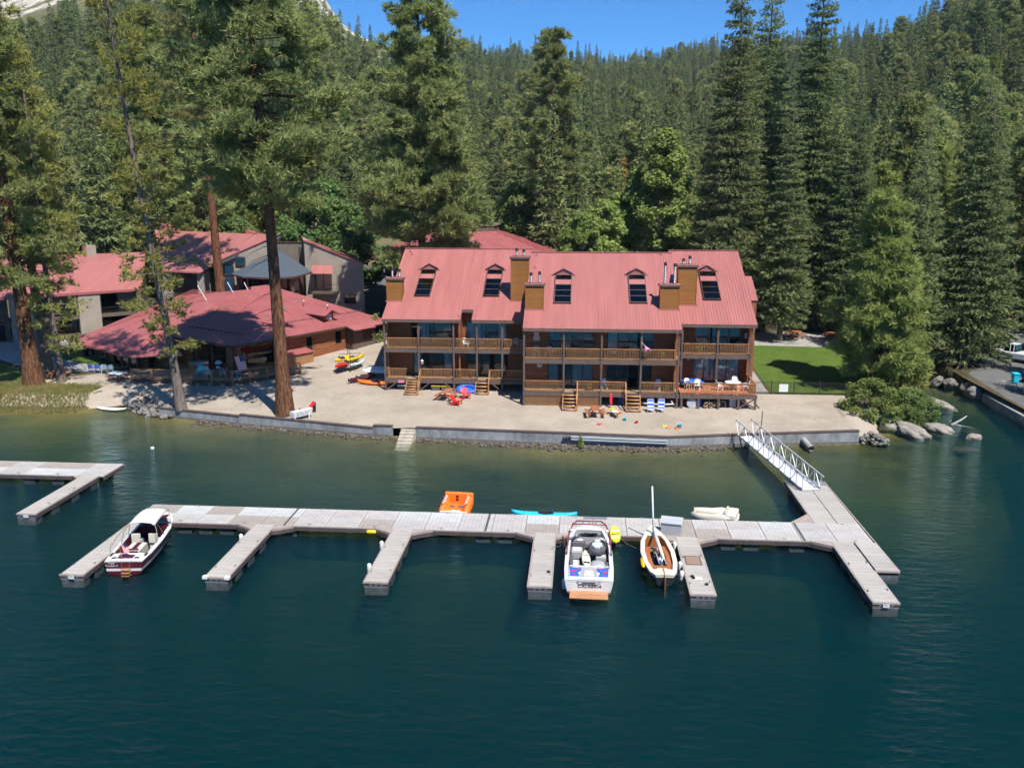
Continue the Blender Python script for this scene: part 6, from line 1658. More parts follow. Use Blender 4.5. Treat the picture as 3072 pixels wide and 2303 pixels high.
# ------------------------------------------------------------------ boats
def interp_st(st, y):
    ys = [s[0] for s in st]; return [float(np.interp(y, ys, [s[k] for s in st])) for k in range(1, len(st[0]))]
def shell(parent, st, ya, yf, w, zf, hullmat, deckmat, inmat, floormat, stripe=None, crown=0.05, aftz=0.0, names=('hull', 'gunwale', 'cockpit_liner', 'cockpit_floor', 'foredeck', 'aft_deck')):
    """st: (y, half beam, gunwale z, half chine, chine z, keel z); cockpit between ya and yf"""
    mb = MB(); secs = []
    for (y, hb, zg, hc, zc, zk) in st:
        zm = zc + (zg - zc) * 0.62; hm = hc + (hb - hc) * 0.75
        secs.append([(-hb, y, zg), (-hm, y, zm), (-hc, y, zc), (0, y, zk), (hc, y, zc), (hm, y, zm), (hb, y, zg)])
    mb.loft(secs, None, False, True)
    for i, f in enumerate(list(mb.f)): pass
    h = mb.build(names[0], hullmat, parent)
    if stripe is not None:
        sb = MB(); ss = []
        for (y, hb, zg, hc, zc, zk) in st:
            f0, f1 = stripe[0], stripe[1]
            def pt(f):
                zm = zc + (zg - zc) * 0.62; hm = hc + (hb - hc) * 0.75
                if f <= 0.62: return hc + (hm - hc) * f / 0.62, zc + (zm - zc) * f / 0.62
                return hm + (hb - hm) * (f - .62) / .38, zm + (zg - zm) * (f - .62) / .38
            a, b = pt(f0), pt(f1); ss.append((y, a, b))
        for sg in (-1, 1): sb.loft([[(sg * (a[0] + .008), y, a[1]), (sg * (b[0] + .008), y, b[1])] for y, a, b in ss], None, False, False)
        a, b = ss[0][1], ss[0][2]; y = ss[0][0] - .008; sb.add([(-a[0], y, a[1]), (a[0], y, a[1]), (b[0], y, b[1]), (-b[0], y, b[1])], [(0, 1, 2, 3)])
        sb.build('hull_stripe', stripe[2], h)
    ys = [ya] + [s[0] for s in st if ya < s[0] < yf] + [yf]
    gb = MB(); lb = MB(); inner = []
    for sg in (-1, 1):
        a = []; b = []
        for y in ys:
            hb, zg, hc, zc, zk = interp_st(st, y); wi = min(w, hb * 0.6)
            a.append([(sg * (hb + .015), y, zg - .03), (sg * (hb + .01), y, zg + .03), (sg * (hb - wi), y, zg + .045)]); b.append([(sg * (hb - wi), y, zg + .045), (sg * (hb - wi - .03), y, zf)])
            if sg > 0: inner.append((hb - wi - .03, y))
        gb.loft(a, None, False, False); lb.loft(b, None, False, False)
    gb.build(names[1], deckmat, parent); 
    fb = MB(); poly = [(x, y, zf) for x, y in inner] + [(-x, y, zf) for x, y in inner[::-1]]
    fb.add(poly, [tuple(range(len(poly)))]); fb.build(names[3], floormat, parent)
    for y, sg in ((ya, 1), (yf, -1)):
        hb, zg, hc, zc, zk = interp_st(st, y); wi = min(w, hb * .6); x = hb - wi
        lb.add([(-x, y, zg + .045), (x, y, zg + .045), (x - .03, y, zf), (-x + .03, y, zf)], [(0, 1, 2, 3)])
    lb.build(names[2], inmat, parent)
    for (lo, hi, nm) in ((yf, st[-1][0], names[4]), (st[0][0], ya, names[5])):
        if hi - lo < 0.05: continue
        db = MB(); ss = []
        for y in [lo] + [s[0] for s in st if lo < s[0] < hi] + [hi]:
            hb, zg, hc, zc, zk = interp_st(st, y); hb += .01
            ss.append([(-hb, y, zg - .02), (-hb, y, zg + .03), (-hb * .5, y, zg + .045 + crown * .7), (0, y, zg + .045 + crown), (hb * .5, y, zg + .045 + crown * .7), (hb, y, zg + .03), (hb, y, zg - .02)])
        db.loft(ss, None, False, True); db.build(nm, deckmat, parent)
    return h

# maroon and white cruiser with canvas top
RB = thing('motor_cruiser', 'white and maroon motor boat with cream canvas top moored at the left finger', 'boat', (-25.05, 43.85, 0), rad(6.6))
st = [(0, 1.02, .72, .92, .05, -.25), (1.2, 1.12, .74, 1.0, .05, -.3), (3.0, 1.16, .80, 1.0, .08, -.33), (4.6, 1.08, .88, .85, .14, -.3), (5.8, .80, .96, .5, .25, -.2), (6.6, .42, 1.02, .2, .4, .05), (7.0, .06, 1.05, .03, .6, .4)]
shell(RB, st, 1.0, 5.2, .2, .12, M['maroon'], M['gel'], M['maroon'], M['carpet'], (0.20, 0.42, M['gel']))
mb = MB(); mb.loft([[(-.78, 2.9 + 2.5 * t, 1.72 + .1 * math.sin(PI * t)), (-.55, 2.9 + 2.5 * t, 1.86 + .12 * math.sin(PI * t)), (0, 2.9 + 2.5 * t, 1.92 + .12 * math.sin(PI * t)), (.55, 2.9 + 2.5 * t, 1.86 + .12 * math.sin(PI * t)), (.78, 2.9 + 2.5 * t, 1.72 + .1 * math.sin(PI * t))] for t in (0, .25, .5, .75, 1)], None, False, False)
cv = mb.build('canvas_top', M['canvas'], RB, True); cv.modifiers.new('thick', 'SOLIDIFY').thickness = 0.04
mb = MB()
for sx in (-1, 1):
    mb.tube([(sx * 1.02, 2.4, .85), (sx * .95, 2.7, 1.4), (sx * .76, 3.0, 1.74)], .018, 6); mb.tube([(sx * 1.05, 3.6, .85), (sx * .78, 3.2, 1.74)], .018, 6); mb.tube([(sx * 0.98, 5.0, .95), (sx * .78, 5.3, 1.74)], .018, 6)
mb.tube([(-1.05, .9, .8), (-1.2, 1.3, 1.05), (-1.12, 2.2, 1.35), (-.85, 2.9, 1.68)], .016, 6); mb.build('canvas_frame', M['steel'], RB)
mb = MB(); mb.loft([[(-.95, 5.1, .95), (-.72, 4.75, 1.42)], [(0, 5.75, 1.05), (0, 5.35, 1.5)], [(.95, 5.1, .95), (.72, 4.75, 1.42)]], None, False, False); mb.build('windscreen', M['glassdk'], RB)
mb = MB(); mb.box(-.42, .42, 1.35, 2.5, .13, .82, M['cream']); mb.build('engine_box', None, RB); 
mb = MB(); mb.box(-.30, .30, 1.335, 1.348, .2, .78); mb.box(-.14, .14, 1.36, 2.5, .822, .832); mb.box(-.30, .30, 1.36, 1.6, .822, .83); mb.build('engine_panel', M['maroon'], RB)
for sx in (-1, 1):
    mb = MB(); mb.box(sx * .88 - .1, sx * .88 + .1, 1.1, 2.9, .13, .5); mb.build('side_seat', M['maroon'], RB)
    mb = MB(); mb.box(sx * .5 - .25, sx * .5 + .25, 3.3, 3.8, .13, .6); mb.box(sx * .5 - .25, sx * .5 + .25, 3.2, 3.32, .5, 1.05); mb.build('seat', M['cream'], RB)
mb = MB(); mb.box(-.9, .9, 4.7, 4.95, .13, .95); mb.build('dashboard', M['maroon'], RB)
mb = MB(); mb.box(-.42, .42, .25, .7, .83, .845); mb.build('stern_hatch', M['maroon'], RB)
mb = MB(); mb.box(-.42, .42, 5.75, 6.35, 1.055, 1.08); mb.build('bow_hatch', M['maroon'], RB)
for sx in (-1, 1):
    mb = MB(); mb.box(sx * .62 - .12, sx * .62 + .12, .28, .42, .80, .83); mb.box(sx * .95 - .06, sx * .95 + .06, .65, 1.05, .79, .82); mb.build('air_vent', M['black'], RB)
mb = MB(); mb.tube([(-.1, .1, .8), (-.32, .42, 1.55)], .018, 6); mb.build('flag_staff', M['varnish'], RB)
def flag(name, parent, label, w_, h_, loc_, rot):
    f = thing(name, label, 'flag', loc_) if parent is None else None
    root = f or parent
    if f: f.rotation_euler = rot
    for i in range(13):
        mb = MB(); n = 6
        mb.loft([[(w_ * k / n, .03 * math.sin(5 * k / n), h_ * i / 13), (w_ * k / n, .03 * math.sin(5 * k / n), h_ * (i + 1) / 13)] for k in range(n + 1)], None, False, False)
        o = mb.build('stripe', M['redpaint'] if i % 2 == 0 else M['white'], root)
    mb = MB(); mb.loft([[(w_ * .42 * k / 3, .03 * math.sin(5 * .42 * k / 3) - .006, h_ * .46), (w_ * .42 * k / 3, .03 * math.sin(5 * .42 * k / 3) - .006, h_)] for k in range(4)], None, False, False); mb.build('canton', M['navy'], root)
    return f
ff = flag('flag', None, 'small striped flag hanging on the stern staff of the maroon boat', .55, .32, (-25.38, 44.3, 1.5), (0, rad(70), rad(15)))
text('lettering', 'Triple\nTrouble II', .17, RB, (-.66, -.02, .58), (PI / 2 + .1, 0, 0), M['white'], .003)
for z in (.30, .12, -.05):
    mb = MB(); mb.box(-.06, .38, -.28, -.03, z, z + .05); mb.build('ladder_step', M['teak'], RB)
mb = MB(); mb.tube([(-.06, -.03, .75), (-.06, -.25, .3), (-.06, -.25, -.3)], .015, 6); mb.tube([(.38, -.03, .75), (.38, -.25, .3), (.38, -.25, -.3)], .015, 6); mb.build('ladder_rail', M['steel'], RB)
mb = MB(); mb.tube([(0, 6.5, 1.06), (0, 6.9, 1.2)], .03, 6); mb.tube([(-.25, 6.2, 1.1), (-.05, 6.9, 1.55)], .012, 5); mb.build('bow_light', M['steel'], RB)

# white wakeboard boat with red tower
WB = thing('wakeboard_boat', 'white wakeboard boat with red tube tower, stern towards the open lake', 'boat', (0.68, 43.25, 0), rad(-0.3))
st = [(0, 1.27, .80, 1.12, .10, -.2), (1.4, 1.32, .84, 1.15, .08, -.3), (3.4, 1.30, .90, 1.1, .10, -.35), (5.0, 1.22, .98, .95, .16, -.3), (6.2, .98, 1.04, .6, .3, -.1), (6.9, .6, 1.08, .3, .5, .2), (7.15, .2, 1.1, .1, .7, .5)]
shell(WB, st, 1.45, 6.3, .20, .22, M['gel'], M['gel'], M['vinyl'], M['carpet'], (0.02, 0.10, M['redpaint']))
mb = MB()
for i in range(6): mb.box(-1.02, 1.02, -.13 - .145 * i, -.005 - .145 * i, .16, .22)
for i in range(6):
    pl_ = MB(); pl_.box(-1.0, 1.0, -.138 - .142 * i, -.006 - .142 * i, .17, .225); pl_.build('platform_plank', M['teak'], WB)
text('lettering', 'CALABRIA', .24, WB, (0.02, -.02, .50), (PI / 2, 0, 0), M['maroon'], .006, shear=.25, sx=1.15)
mb = MB(); mb.tube([(-.62, -.02, .76), (-.5, -.10, .77), (.5, -.10, .77), (.62, -.02, .76)], .022, 6); mb.box(-.35, .35, -.06, -.01, .70, .74); mb.build('grab_rail', M['steel'], WB)
def wedge(pts, z, mat, name, par=WB):
    mb = MB(); mb.slab([(x, y, z) for x, y in pts], .05); return mb.build(name, mat, par)
zt = .945
wedge([(-1.05, .18), (1.05, .18), (1.12, 1.38), (-1.12, 1.38)], zt - .02, M['gel'], 'engine_hatch')
for sx in (-1, 1):
    q = lambda L: L if sx > 0 else [(-x, y) for x, y in L][::-1]
    wedge(q([(.48, .26), (1.0, .26), (1.06, 1.32), (.42, 1.32), (.42, .95), (.6, .7)]), zt + .01, M['blue'], 'hatch_pad')
    for (x, y, s) in ((.78, .42, .07), (.86, .85, .11), (.58, 1.2, .07), (.66, 1.0, .04)):
        wedge(q([(x - s, y - s), (x + s, y - s), (x + s * 1.2, y + s), (x - s * .8, y + s)]), zt + .014, M['redpaint'], 'pad_badge')
wedge([(-.45, .24), (.45, .24), (.40, 1.34), (-.40, 1.34)], zt + .008, M['vinyl'], 'hatch_pad')
wedge([(-.27, .26), (.27, .26), (.20, .95), (-.20, .95)], zt + .016, M['plastic'], 'step_pad')
mb = MB(); mb.tube([(-1.08, 1.46, .97), (1.08, 1.46, .97)], .035, 8); mb.build('backrest_bar', M['gel'], WB)
for (x0, x1, y0, y1, z1, m_, nm) in ((-1.02, -.52, 1.55, 3.2, .58, 'vinyl', 'side_bench'), (.55, 1.02, 1.55, 2.35, .58, 'vinyl', 'side_bench'), (-1.0, -.35, 4.0, 4.7, .72, 'vinyl', 'seat'), (.38, .98, 3.3, 3.95, .72, 'vinyl', 'driver_seat'), (-.98, -.2, 4.75, 5.0, .98, 'vinyldk', 'console'), (.2, .98, 4.2, 4.8, 1.0, 'vinyldk', 'console'), (-.75, -.3, 5.2, 6.2, .62, 'vinyl', 'bow_bench'), (.3, .75, 5.2, 6.2, .62, 'vinyl', 'bow_bench'), (-1.04, -.86, 1.55, 3.2, .88, 'vinyldk', 'bench_back'), (.9, 1.04, 1.55, 2.4, .88, 'vinyldk', 'bench_back')):
    mb = MB(); mb.box(x0, x1, y0, y1, .225, z1); o = mb.build(nm, M[m_], WB); bv = o.modifiers.new('bevel', 'BEVEL'); bv.width = .06; bv.segments = 3
    if nm in ('side_bench', 'seat', 'driver_seat', 'bow_bench'):
        mb = MB(); mb.box(x0 + .1, x1 - .1, y0 + .12, y1 - .12, z1, z1 + .03); o = mb.build('seat_insert', M['plastic'], WB); bv = o.modifiers.new('bevel', 'BEVEL'); bv.width = .02
mb = MB(); mb.loft([[(-1.05, 4.75, 1.0), (-.9, 4.4, 1.42)], [(-.5, 5.3, 1.08), (-.45, 4.95, 1.48)], [(.5, 5.3, 1.08), (.45, 4.95, 1.48)], [(1.05, 4.75, 1.0), (.9, 4.4, 1.42)]], None, False, False); mb.build('windscreen', M['glassdk'], WB)
mb = MB()
for sx in (-1, 1):
    mb.tube([(sx * 1.24, 3.0, .92), (sx * 1.2, 3.6, 1.7), (sx * .95, 4.35, 2.2), (sx * .7, 4.7, 2.3)], .038, 8); mb.tube([(sx * 1.2, 4.5, .95), (sx * 1.15, 4.5, 1.7), (sx * .95, 4.55, 2.15), (sx * .7, 4.7, 2.28)], .038, 8)
    mb.tube([(sx * 1.22, 3.3, 1.25), (sx * 1.18, 4.5, 1.3)], .026, 6); mb.tube([(sx * 1.2, 3.6, 1.65), (sx * 1.15, 4.5, 1.65)], .026, 6)
mb.tube([(-.7, 4.7, 2.3), (.7, 4.7, 2.3)], .038, 8); mb.tube([(-.95, 4.4, 2.18), (-.6, 4.3, 2.26), (.6, 4.3, 2.26), (.95, 4.4, 2.18)], .034, 8)
for x in (-.35, 0, .35): mb.tube([(x, 4.3, 2.26), (x * 1.1, 4.7, 2.3)], .022, 6)
mb.build('tower', pm('towerred', (.22, .012, .03), .35, coat=.3), WB, True)
mb = MB(); mb.loft([[(x, 3.75 + 1.0 * t, 2.02 + .12 * math.sin(PI * t) - .10 * abs(x)) for x in (-.95, -.5, 0, .5, .95)] for t in (.72, .84, 1)], None, False, False); mb.build('tower_cover', M['vinyldk'], WB)
for sx in (-1, 1):
    mb = MB(); mb.lathe((sx * 1.0, 4.0, 1.98), [(.02, -.08), (.1, -.06), (.1, .06), (.02, .1)], 10); mb.build('speaker', M['white'], WB, True)
mb = MB(); mb.tube([(-1.15, 3.5, 1.35), (-1.45, 3.45, 1.3), (-1.65, 3.4, 1.35)], .03, 6); mb.tube([(-1.15, 4.2, 1.35), (-1.45, 4.15, 1.3), (-1.65, 4.1, 1.35)], .03, 6); mb.build('board_rack', M['black'], WB)
def board_mesh(L, w_, th, nose=.55):
    mb = MB(); secs = []
    for t in np.linspace(0, 1, 11):
        hw_ = w_ / 2 * max(.04, (1 - abs(2 * t - 1) ** 2.6) ** nose); y = L * (t - .5); r = .05 * abs(2 * t - 1) ** 3 * L
        secs.append([(-hw_, y, r), (-hw_ * .8, y, r + th), (hw_ * .8, y, r + th), (hw_, y, r), (hw_ * .8, y, r - th * .4), (-hw_ * .8, y, r - th * .4)])
    mb.loft(secs, None, True, True); return mb
def board(label, L, w_, th, mat, loc_, rot, name='surfboard', cat='surfboard', stripes_=None):
    t = thing(name, label, cat, loc_); t.rotation_euler = rot
    board_mesh(L, w_, th).build('deck', M[mat], t, True)
    f = MB(); f.add([(0, -L * .4, -.01), (0, -L * .3, -.01), (0, -L * .4, -.12)], [(0, 1, 2)]); f.build('fin', M['black'], t)
    if stripes_:
        for (y, w2, c_) in stripes_:
            mb = MB(); mb.box(-w_ * .35, w_ * .35, y, y + w2, th + .0, th + .012); mb.build('deck_pad', M[c_], t)
    return t
board('black wakeboard held in the side rack of the white boat', 1.35, .42, .03, 'black', (-0.78, 47.0, 1.4), (0, rad(80), rad(4)), 'wakeboard', 'wakeboard')
board('cream and black surf board lying in the white boat cockpit', 1.55, .52, .03, 'cream', (0.55, 46.4, .62), (rad(12), rad(8), rad(6)), 'wakesurf_board', 'surfboard', [(-.5, .25, 'black'), (.35, .1, 'black')])
tb = thing('bean_bag', 'round grey bean bag seat in the white boat', 'seat', (1.2, 46.0, .45)); mb = MB(); mb.lathe((0, 0, -.22), [(.2, 0), (.42, .08), (.46, .25), (.36, .4), (.12, .46)], 14); mb.build('cushion', M['vinyl'], tb, True)
tb = thing('gear_bag', 'black bag strapped over a pale ball in the white boat', 'bag', (1.15, 47.1, 1.0)); mb = MB(); mb.lathe((0, 0, -.35), [(.2, 0), (.5, .1), (.52, .4), (.38, .62), (.1, .7)], 12); mb.build('body', M['vinyldk'], tb, True)
mb = MB(); mb.lathe((0, -.12, -.1), [(.2, .2), (.34, .3), (.28, .46), (.05, .5)], 10); mb.build('lid', M['pale'], tb, True)
mb = MB()
for a in (0, 1.05, 2.1): mb.tube([(.53 * math.cos(a), .53 * math.sin(a), -.1), (.42 * math.cos(a), .42 * math.sin(a), .28), (0, 0, .38), (-.42 * math.cos(a), -.42 * math.sin(a), .28), (-.53 * math.cos(a), -.53 * math.sin(a), -.1)], .02, 5)
mb.build('strap', M['black'], tb)

# wooden day sailer
SA = thing('sailing_dinghy', 'small sailing boat with white deck, varnished benches and bare mast', 'boat', (4.75, 44.6, 0), rad(2.0))
st = [(0, .48, .62, .40, .1, -.1), (.5, .72, .60, .6, .02, -.2), (1.8, .92, .58, .8, .0, -.3), (3.2, .97, .60, .85, .0, -.3), (4.6, .82, .68, .62, .05, -.25), (5.8, .42, .80, .26, .2, -.1), (6.5, .05, .90, .03, .5, .3)]
shell(SA, st, .75, 5.2, .24, .08, M['black'], M['cream'], M['varnish'], M['vinyldk'], (0.8, 0.96, M['cream']), .03)
for sx in (-1, 1):
    mb = MB(); mb.loft([[(sx * (interp_st(st, y)[0] - .27), y, .42), (sx * max(.12, interp_st(st, y)[0] - .55), y, .42)] for y in np.linspace(.95, 4.4, 8)], None, False, False); o = mb.build('side_bench', M['varnish'], SA); o.modifiers.new('thick', 'SOLIDIFY').thickness = .04
for y in (1.4, 3.7):
    mb = MB(); mb.box(-.42, .42, y, y + .3, .40, .45); mb.build('thwart', M['varnish'], SA)
mb = MB(); mb.box(-.28, .28, .85, 1.25, .1, .5); mb.build('stern_box', M['cream'], SA)
mb = MB(); mb.tube([(.02, 5.35, .3), (-.16, 5.5, 3.75)], [.065, .045], 10); mb.build('mast', M['plastic'], SA, True)
mb = MB(); mb.tube([(0, 5.3, 1.05), (.05, 3.9, .98), (.12, 2.2, .88), (.16, 1.6, .84)], [.06, .11, .10, .04], 9); mb.build('furled_sail', M['canvas'], SA, True)
mb = MB(); mb.tube([(-.12, 3.4, .6), (-.1, 1.6, .62)], .03, 6); mb.tube([(.25, 3.4, .6), (.28, 1.5, .62)], .03, 6); mb.build('oar', M['alu'], SA)
mb = MB(); mb.box(-.02, .02, -.34, .02, -.5, .62); mb.tube([(0, -.1, .68), (.02, .9, .74)], .025, 6); mb.build('rudder', M['varnish'], SA)
for (x, y) in ((-.05, 2.6), (.12, 2.9), (.0, 3.2), (-.2, 4.3), (.25, 4.4)):
    mb = MB(); mb.lathe((x, y, .09), [(.12, 0), (.16, .1), (.14, .25), (.04, .3)], 8); mb.build('coiled_gear', M['pale'] if x > 0 else M['navy'], SA, True)
fender('long yellow fender hanging on the left side of the sailing boat', 3.72, 46.6, .45, (rad(90), 0, 0), 'yellow').scale = (1, 1, 1.9)
fender('yellow fender hanging under the main dock', -12.65, 50.42, .22, (0, rad(90), 0), 'yellow')
for i, (x, y, lb) in enumerate(((5.78, 49.4, 'white fender on the fifth finger nearest the grey dock box'), (5.8, 46.6, 'white fender on the fifth finger beside the brown mat'), (5.75, 45.4, 'white fender on the fifth finger closest to its end'), (-20.2, 48.6, 'white fender on the left side of the second finger'), (-11.5, 48.2, 'white fender on the third finger near the main dock'), (-11.48, 45.0, 'white fender on the third finger nearer its end'), (-0.62, 43.9, 'white fender between the white boat and the fourth finger'))):
    fender(lb, x, y, .28, (0, 0, 0))
mt = MB(); mt.box(0, .92, 0, 1.25, 0, .012); mo = thing('door_mat', 'brown door mat lying on the fifth dock finger', 'mat', (6.1, 46.5, .452)); mt.build('pile', M['taupe'], mo); mt = MB(); mt.box(.08, .84, .08, 1.17, .0125, .016); mt.build('inner_field', pm('matpile', (.25, .17, .13), .95, var=.2, scale=20), mo)
mt = MB(); mt.box(0, .42, 0, .36, 0, .012); tag(mt.build('access_plate', M['white'], None, loc=(6.35, 44.6, .452)), 'small white plate near the end of the fifth finger', 'plate')
db = thing('dock_box', 'grey slanted dock box where the fifth finger meets the walkway', 'box', (5.65, 50.75, .45), rad(-12))
mb = MB(); mb.slab([(-.6, 0, 0), (.6, 0, 0), (.6, 0, .75), (-.6, 0, .75)], .7, off=(0, 1, 0)); mb.build('body', M['vinyl'], db)
mb = MB(); mb.slab([(-.66, -.06, .78), (.66, -.06, .78), (.66, .78, .92), (-.66, .78, .92)], .05); mb.build('lid', M['alu'], db)
dkp = MB(); dkp.box(0, 1.5, 0, .42, 0, .01); tag(dkp.build('inset_plate', M['galv'], None, loc=(.4, 53.0, .453)), 'rectangular metal plate set in the walkway behind the white boat', 'plate')
board('lime yellow wake board leaning on the dock by the white boat', 1.05, .68, .05, 'lime', (2.3, 50.2, .62), (rad(58), rad(0), rad(14)), 'wake_board', 'wakeboard', [(-.2, .06, 'plastic'), (0, .06, 'black'), (.2, .06, 'plastic'), (-.5, .08, 'black')])
for (pts, nm, lb) in (([(2.5, 50.4, .46), (3.0, 49.8, .2), (3.9, 49.2, .05), (4.3, 49.1, .5)], 'mooring_line', 'dark mooring line from dock to the sailing boat bow'), ([(5.9, 49.9, .48), (5.5, 49.6, .35), (5.2, 49.5, .6)], 'mooring_line', 'pale mooring line from the dock box corner to the sailing boat'), ([(6.2, 44.9, .48), (5.7, 45.1, .35), (5.3, 45.3, .6)], 'mooring_line', 'stern mooring line of the sailing boat'), ([(-1.4, 48.4, .48), (-1.0, 48.4, .5), (-.5, 48.3, .9)], 'mooring_line', 'mooring line of the white boat')):
    mb = MB(); mb.tube(pts, .018, 5); tag(mb.build(nm, M['cream'] if 'pale' in lb else M['vinyldk']), lb, 'rope')
for i, (x, y) in enumerate(((6.25, 44.95), (6.3, 44.75), (6.9, 44.0), (-1.5, 44.9))):
    mb = MB()
    for k in range(3): mb.tube([(.09 * math.cos(a), .09 * math.sin(a), .015 + .025 * k) for a in np.linspace(0, 6.28, 10)], .015, 5)
    tag(mb.build('rope_coil', M['black'], None, loc=(x, y, .45)), ['black rope coil beside the white plate, upper one', 'black rope coil beside the white plate, lower one', 'black rope coil at the tip of the fifth finger', 'black rope coil on the fourth finger'][i], 'rope')

# inflatables and paddle craft behind the dock
TU = thing('towable_tube', 'orange inflatable two seat towable with chequered sides floating behind the dock', 'inflatable', (-8.0, 55.0, 0), rad(-4))
mb = MB(); mb.loft([[(-.95, y, z0), (-.98, y, z1), (-.8, y, z1 + .1), (-.62, y, z1 - .05), (-.6, y, .28), (.6, y, .28), (.62, y, z1 - .05), (.8, y, z1 + .1), (.98, y, z1), (.95, y, z0)] for y, z0, z1 in ((-.9, 0, .38), (-.3, 0, .5), (.5, 0, .68), (.9, .02, .75))], None, False, True); o = mb.build('float_body', M['orange'], TU, True)
mb = MB(); mb.box(-.98, .98, .82, 1.1, .05, .98); o = mb.build('backrest', M['orange'], TU); bv = o.modifiers.new('bevel', 'BEVEL'); bv.width = .13; bv.segments = 4
for x in (-.32, .28):
    mb = MB(); mb.box(x - .18, x + .18, -.1, .3, .285, .3); mb.build('seat_patch', M['vinyldk'], TU)
for sx in (-1, 1):
    for i in range(7):
        for j in range(2):
            if (i + j) % 2 == 0: mb = MB(); mb.box(sx * .74 - .08 + .08 * j, sx * .74 + .08 * j, -.55 + .17 * i, -.4 + .17 * i, .72 + .02 * i - .03, .735 + .02 * i); mb.build('check', M['white'], TU)
mb = MB(); mb.box(-.9, .9, -.98, -.84, .05, .3); mb.build('bumper', M['white'], TU); mb = MB(); mb.box(-.15, .45, -.86, -.8, .3, .36); mb.build('handle', M['white'], TU)
for (x, z) in ((-.1, .72), (-.1, .5)): mb = MB(); mb.box(x - .1, x + .1, .80, .818, z - .08, z + .08); mb.build('print', M['maroon'], TU)
def kayak(label, L, w_, mat, loc_, rot, deckcol=None, name='kayak', group=None, cat='kayak'):
    t = thing(name, label, cat, loc_, group=group); t.rotation_euler = rot
    mb = MB(); secs = []
    for s in np.linspace(0, 1, 13):
        k = max(.03, (1 - abs(2 * s - 1) ** 2.2) ** .8); hw_ = w_ / 2 * k; y = L * (s - .5); sh = .16 * abs(2 * s - 1) ** 3
        secs.append([(-hw_, y, .17 + sh), (-hw_ * .75, y, .02 + sh * .8), (0, y, -.06 + sh * .9), (hw_ * .75, y, .02 + sh * .8), (hw_, y, .17 + sh), (hw_ * .6, y, .25 + sh), (0, y, .28 + sh), (-hw_ * .6, y, .25 + sh)])
    mb.loft(secs, None, True, True); mb.build('hull', M[mat], t, True)
    mb = MB(); mb.prism([(.26 * math.cos(a), .52 * math.sin(a) - .1) for a in np.linspace(0, 6.1, 14)], .255, .287); mb.build('cockpit', M['black'], t)
    mb = MB(); mb.box(-.2, .2, -.62, -.54, .24, .5); mb.build('seat_back', M[deckcol or 'vinyldk'], t)
    mb = MB(); mb.box(-.22, .22, L * .3, L * .3 + .03, .3, .32); mb.box(-.18, .18, L * .36, L * .36 + .03, .3, .33); mb.box(-.22, .22, -L * .33, -L * .33 + .03, .3, .32); mb.build('deck_strap', M['black'], t)
    return t
kayak('turquoise sit on kayak floating behind the main dock', 4.3, .8, 'cyan', (-2.15, 54.35, .02), (0, 0, rad(88)), 'navy')
PB = thing('pedal_boat', 'cream moulded pedal boat floating behind the dock near the gangway', 'boat', (8.9, 54.75, .05), rad(72))
mb = MB(); mb.loft([[(-.62 * k, y, 0), (-.8 * k, y, z), (-.6 * k, y, z + .08), (-.5 * k, y, .2), (.5 * k, y, .2), (.6 * k, y, z + .08), (.8 * k, y, z), (.62 * k, y, 0)] for y, z, k in ((-1.45, .3, .85), (-.9, .5, 1), (-.3, .55, 1), (.3, .42, 1), (.9, .38, .95), (1.45, .36, .7))], None, False, True); mb.build('hull', M['cream'], PB, True)
mb = MB(); mb.box(-.75, .75, -1.4, -.75, .25, .68); o = mb.build('stern_deck', M['cream'], PB); bv = o.modifiers.new('bevel', 'BEVEL'); bv.width = .1; bv.segments = 3
for sx in (-1, 1):
    mb = MB(); mb.box(sx * .32 - .24, sx * .32 + .24, -.72, -.2, .2, .36); mb.box(sx * .32 - .24, sx * .32 + .24, -.78, -.66, .3, .78); o = mb.build('seat', M['cream'], PB)
    mb = MB(); mb.tube([(sx * .32 - .12, .4, .32), (sx * .32 + .12, .4, .32)], .03, 6); mb.build('pedal', M['black'], PB)
mb = MB(); mb.box(-.1, .1, -.6, 1.2, .2, .46); mb.build('centre_console', M['cream'], PB)
board('white paddle board beached at the left sand notch', 3.4, .8, .06, 'white', (-44.9, 79.3, .12), (0, 0, rad(82)), 'paddle_board', 'paddleboard')
mb = MB(); mb.lathe((0, 0, -.1), [(.05, 0), (.16, .08), (.14, .2), (.03, .26)], 10); tag(mb.build('buoy', M['white'], None, True, (-34.9, 67.2, .02)), 'tiny white buoy floating off the left bank', 'buoy')
# ------------------------------------------------------------------ furniture and clutter on the beach and decks
def picnic_table(name, label, loc_, rz=0, L=1.85, mat='picnic', gap=True, group=None):
    t = thing(name, label, 'picnic table', loc_, rz, group)
    for i in range(5):
        mb = MB(); mb.box(-.36 + .147 * i, -.36 + .14 + .147 * i, -L / 2, L / 2, .72, .76); mb.build('top_plank', M[mat], t)
    for sx in (-1, 1):
        for j in range(2):
            mb = MB(); mb.box(sx * .76 - .14 + .145 * j, sx * .76 - .005 + .145 * j, -L / 2, L / 2, .42, .46); mb.build('bench_plank', M[mat], t)
    for y in (-L / 2 + .25, L / 2 - .25):
        mb = MB(); mb.bar((-.2, y, .72), (-.72, y, 0), .09, .05, up=(0, 1, 0)); mb.bar((.2, y, .72), (.72, y, 0), .09, .05, up=(0, 1, 0)); mb.bar((-.8, y + .05, .40), (.8, y + .05, .40), .05, .09); mb.build('leg_frame', M[mat], t)
    return t
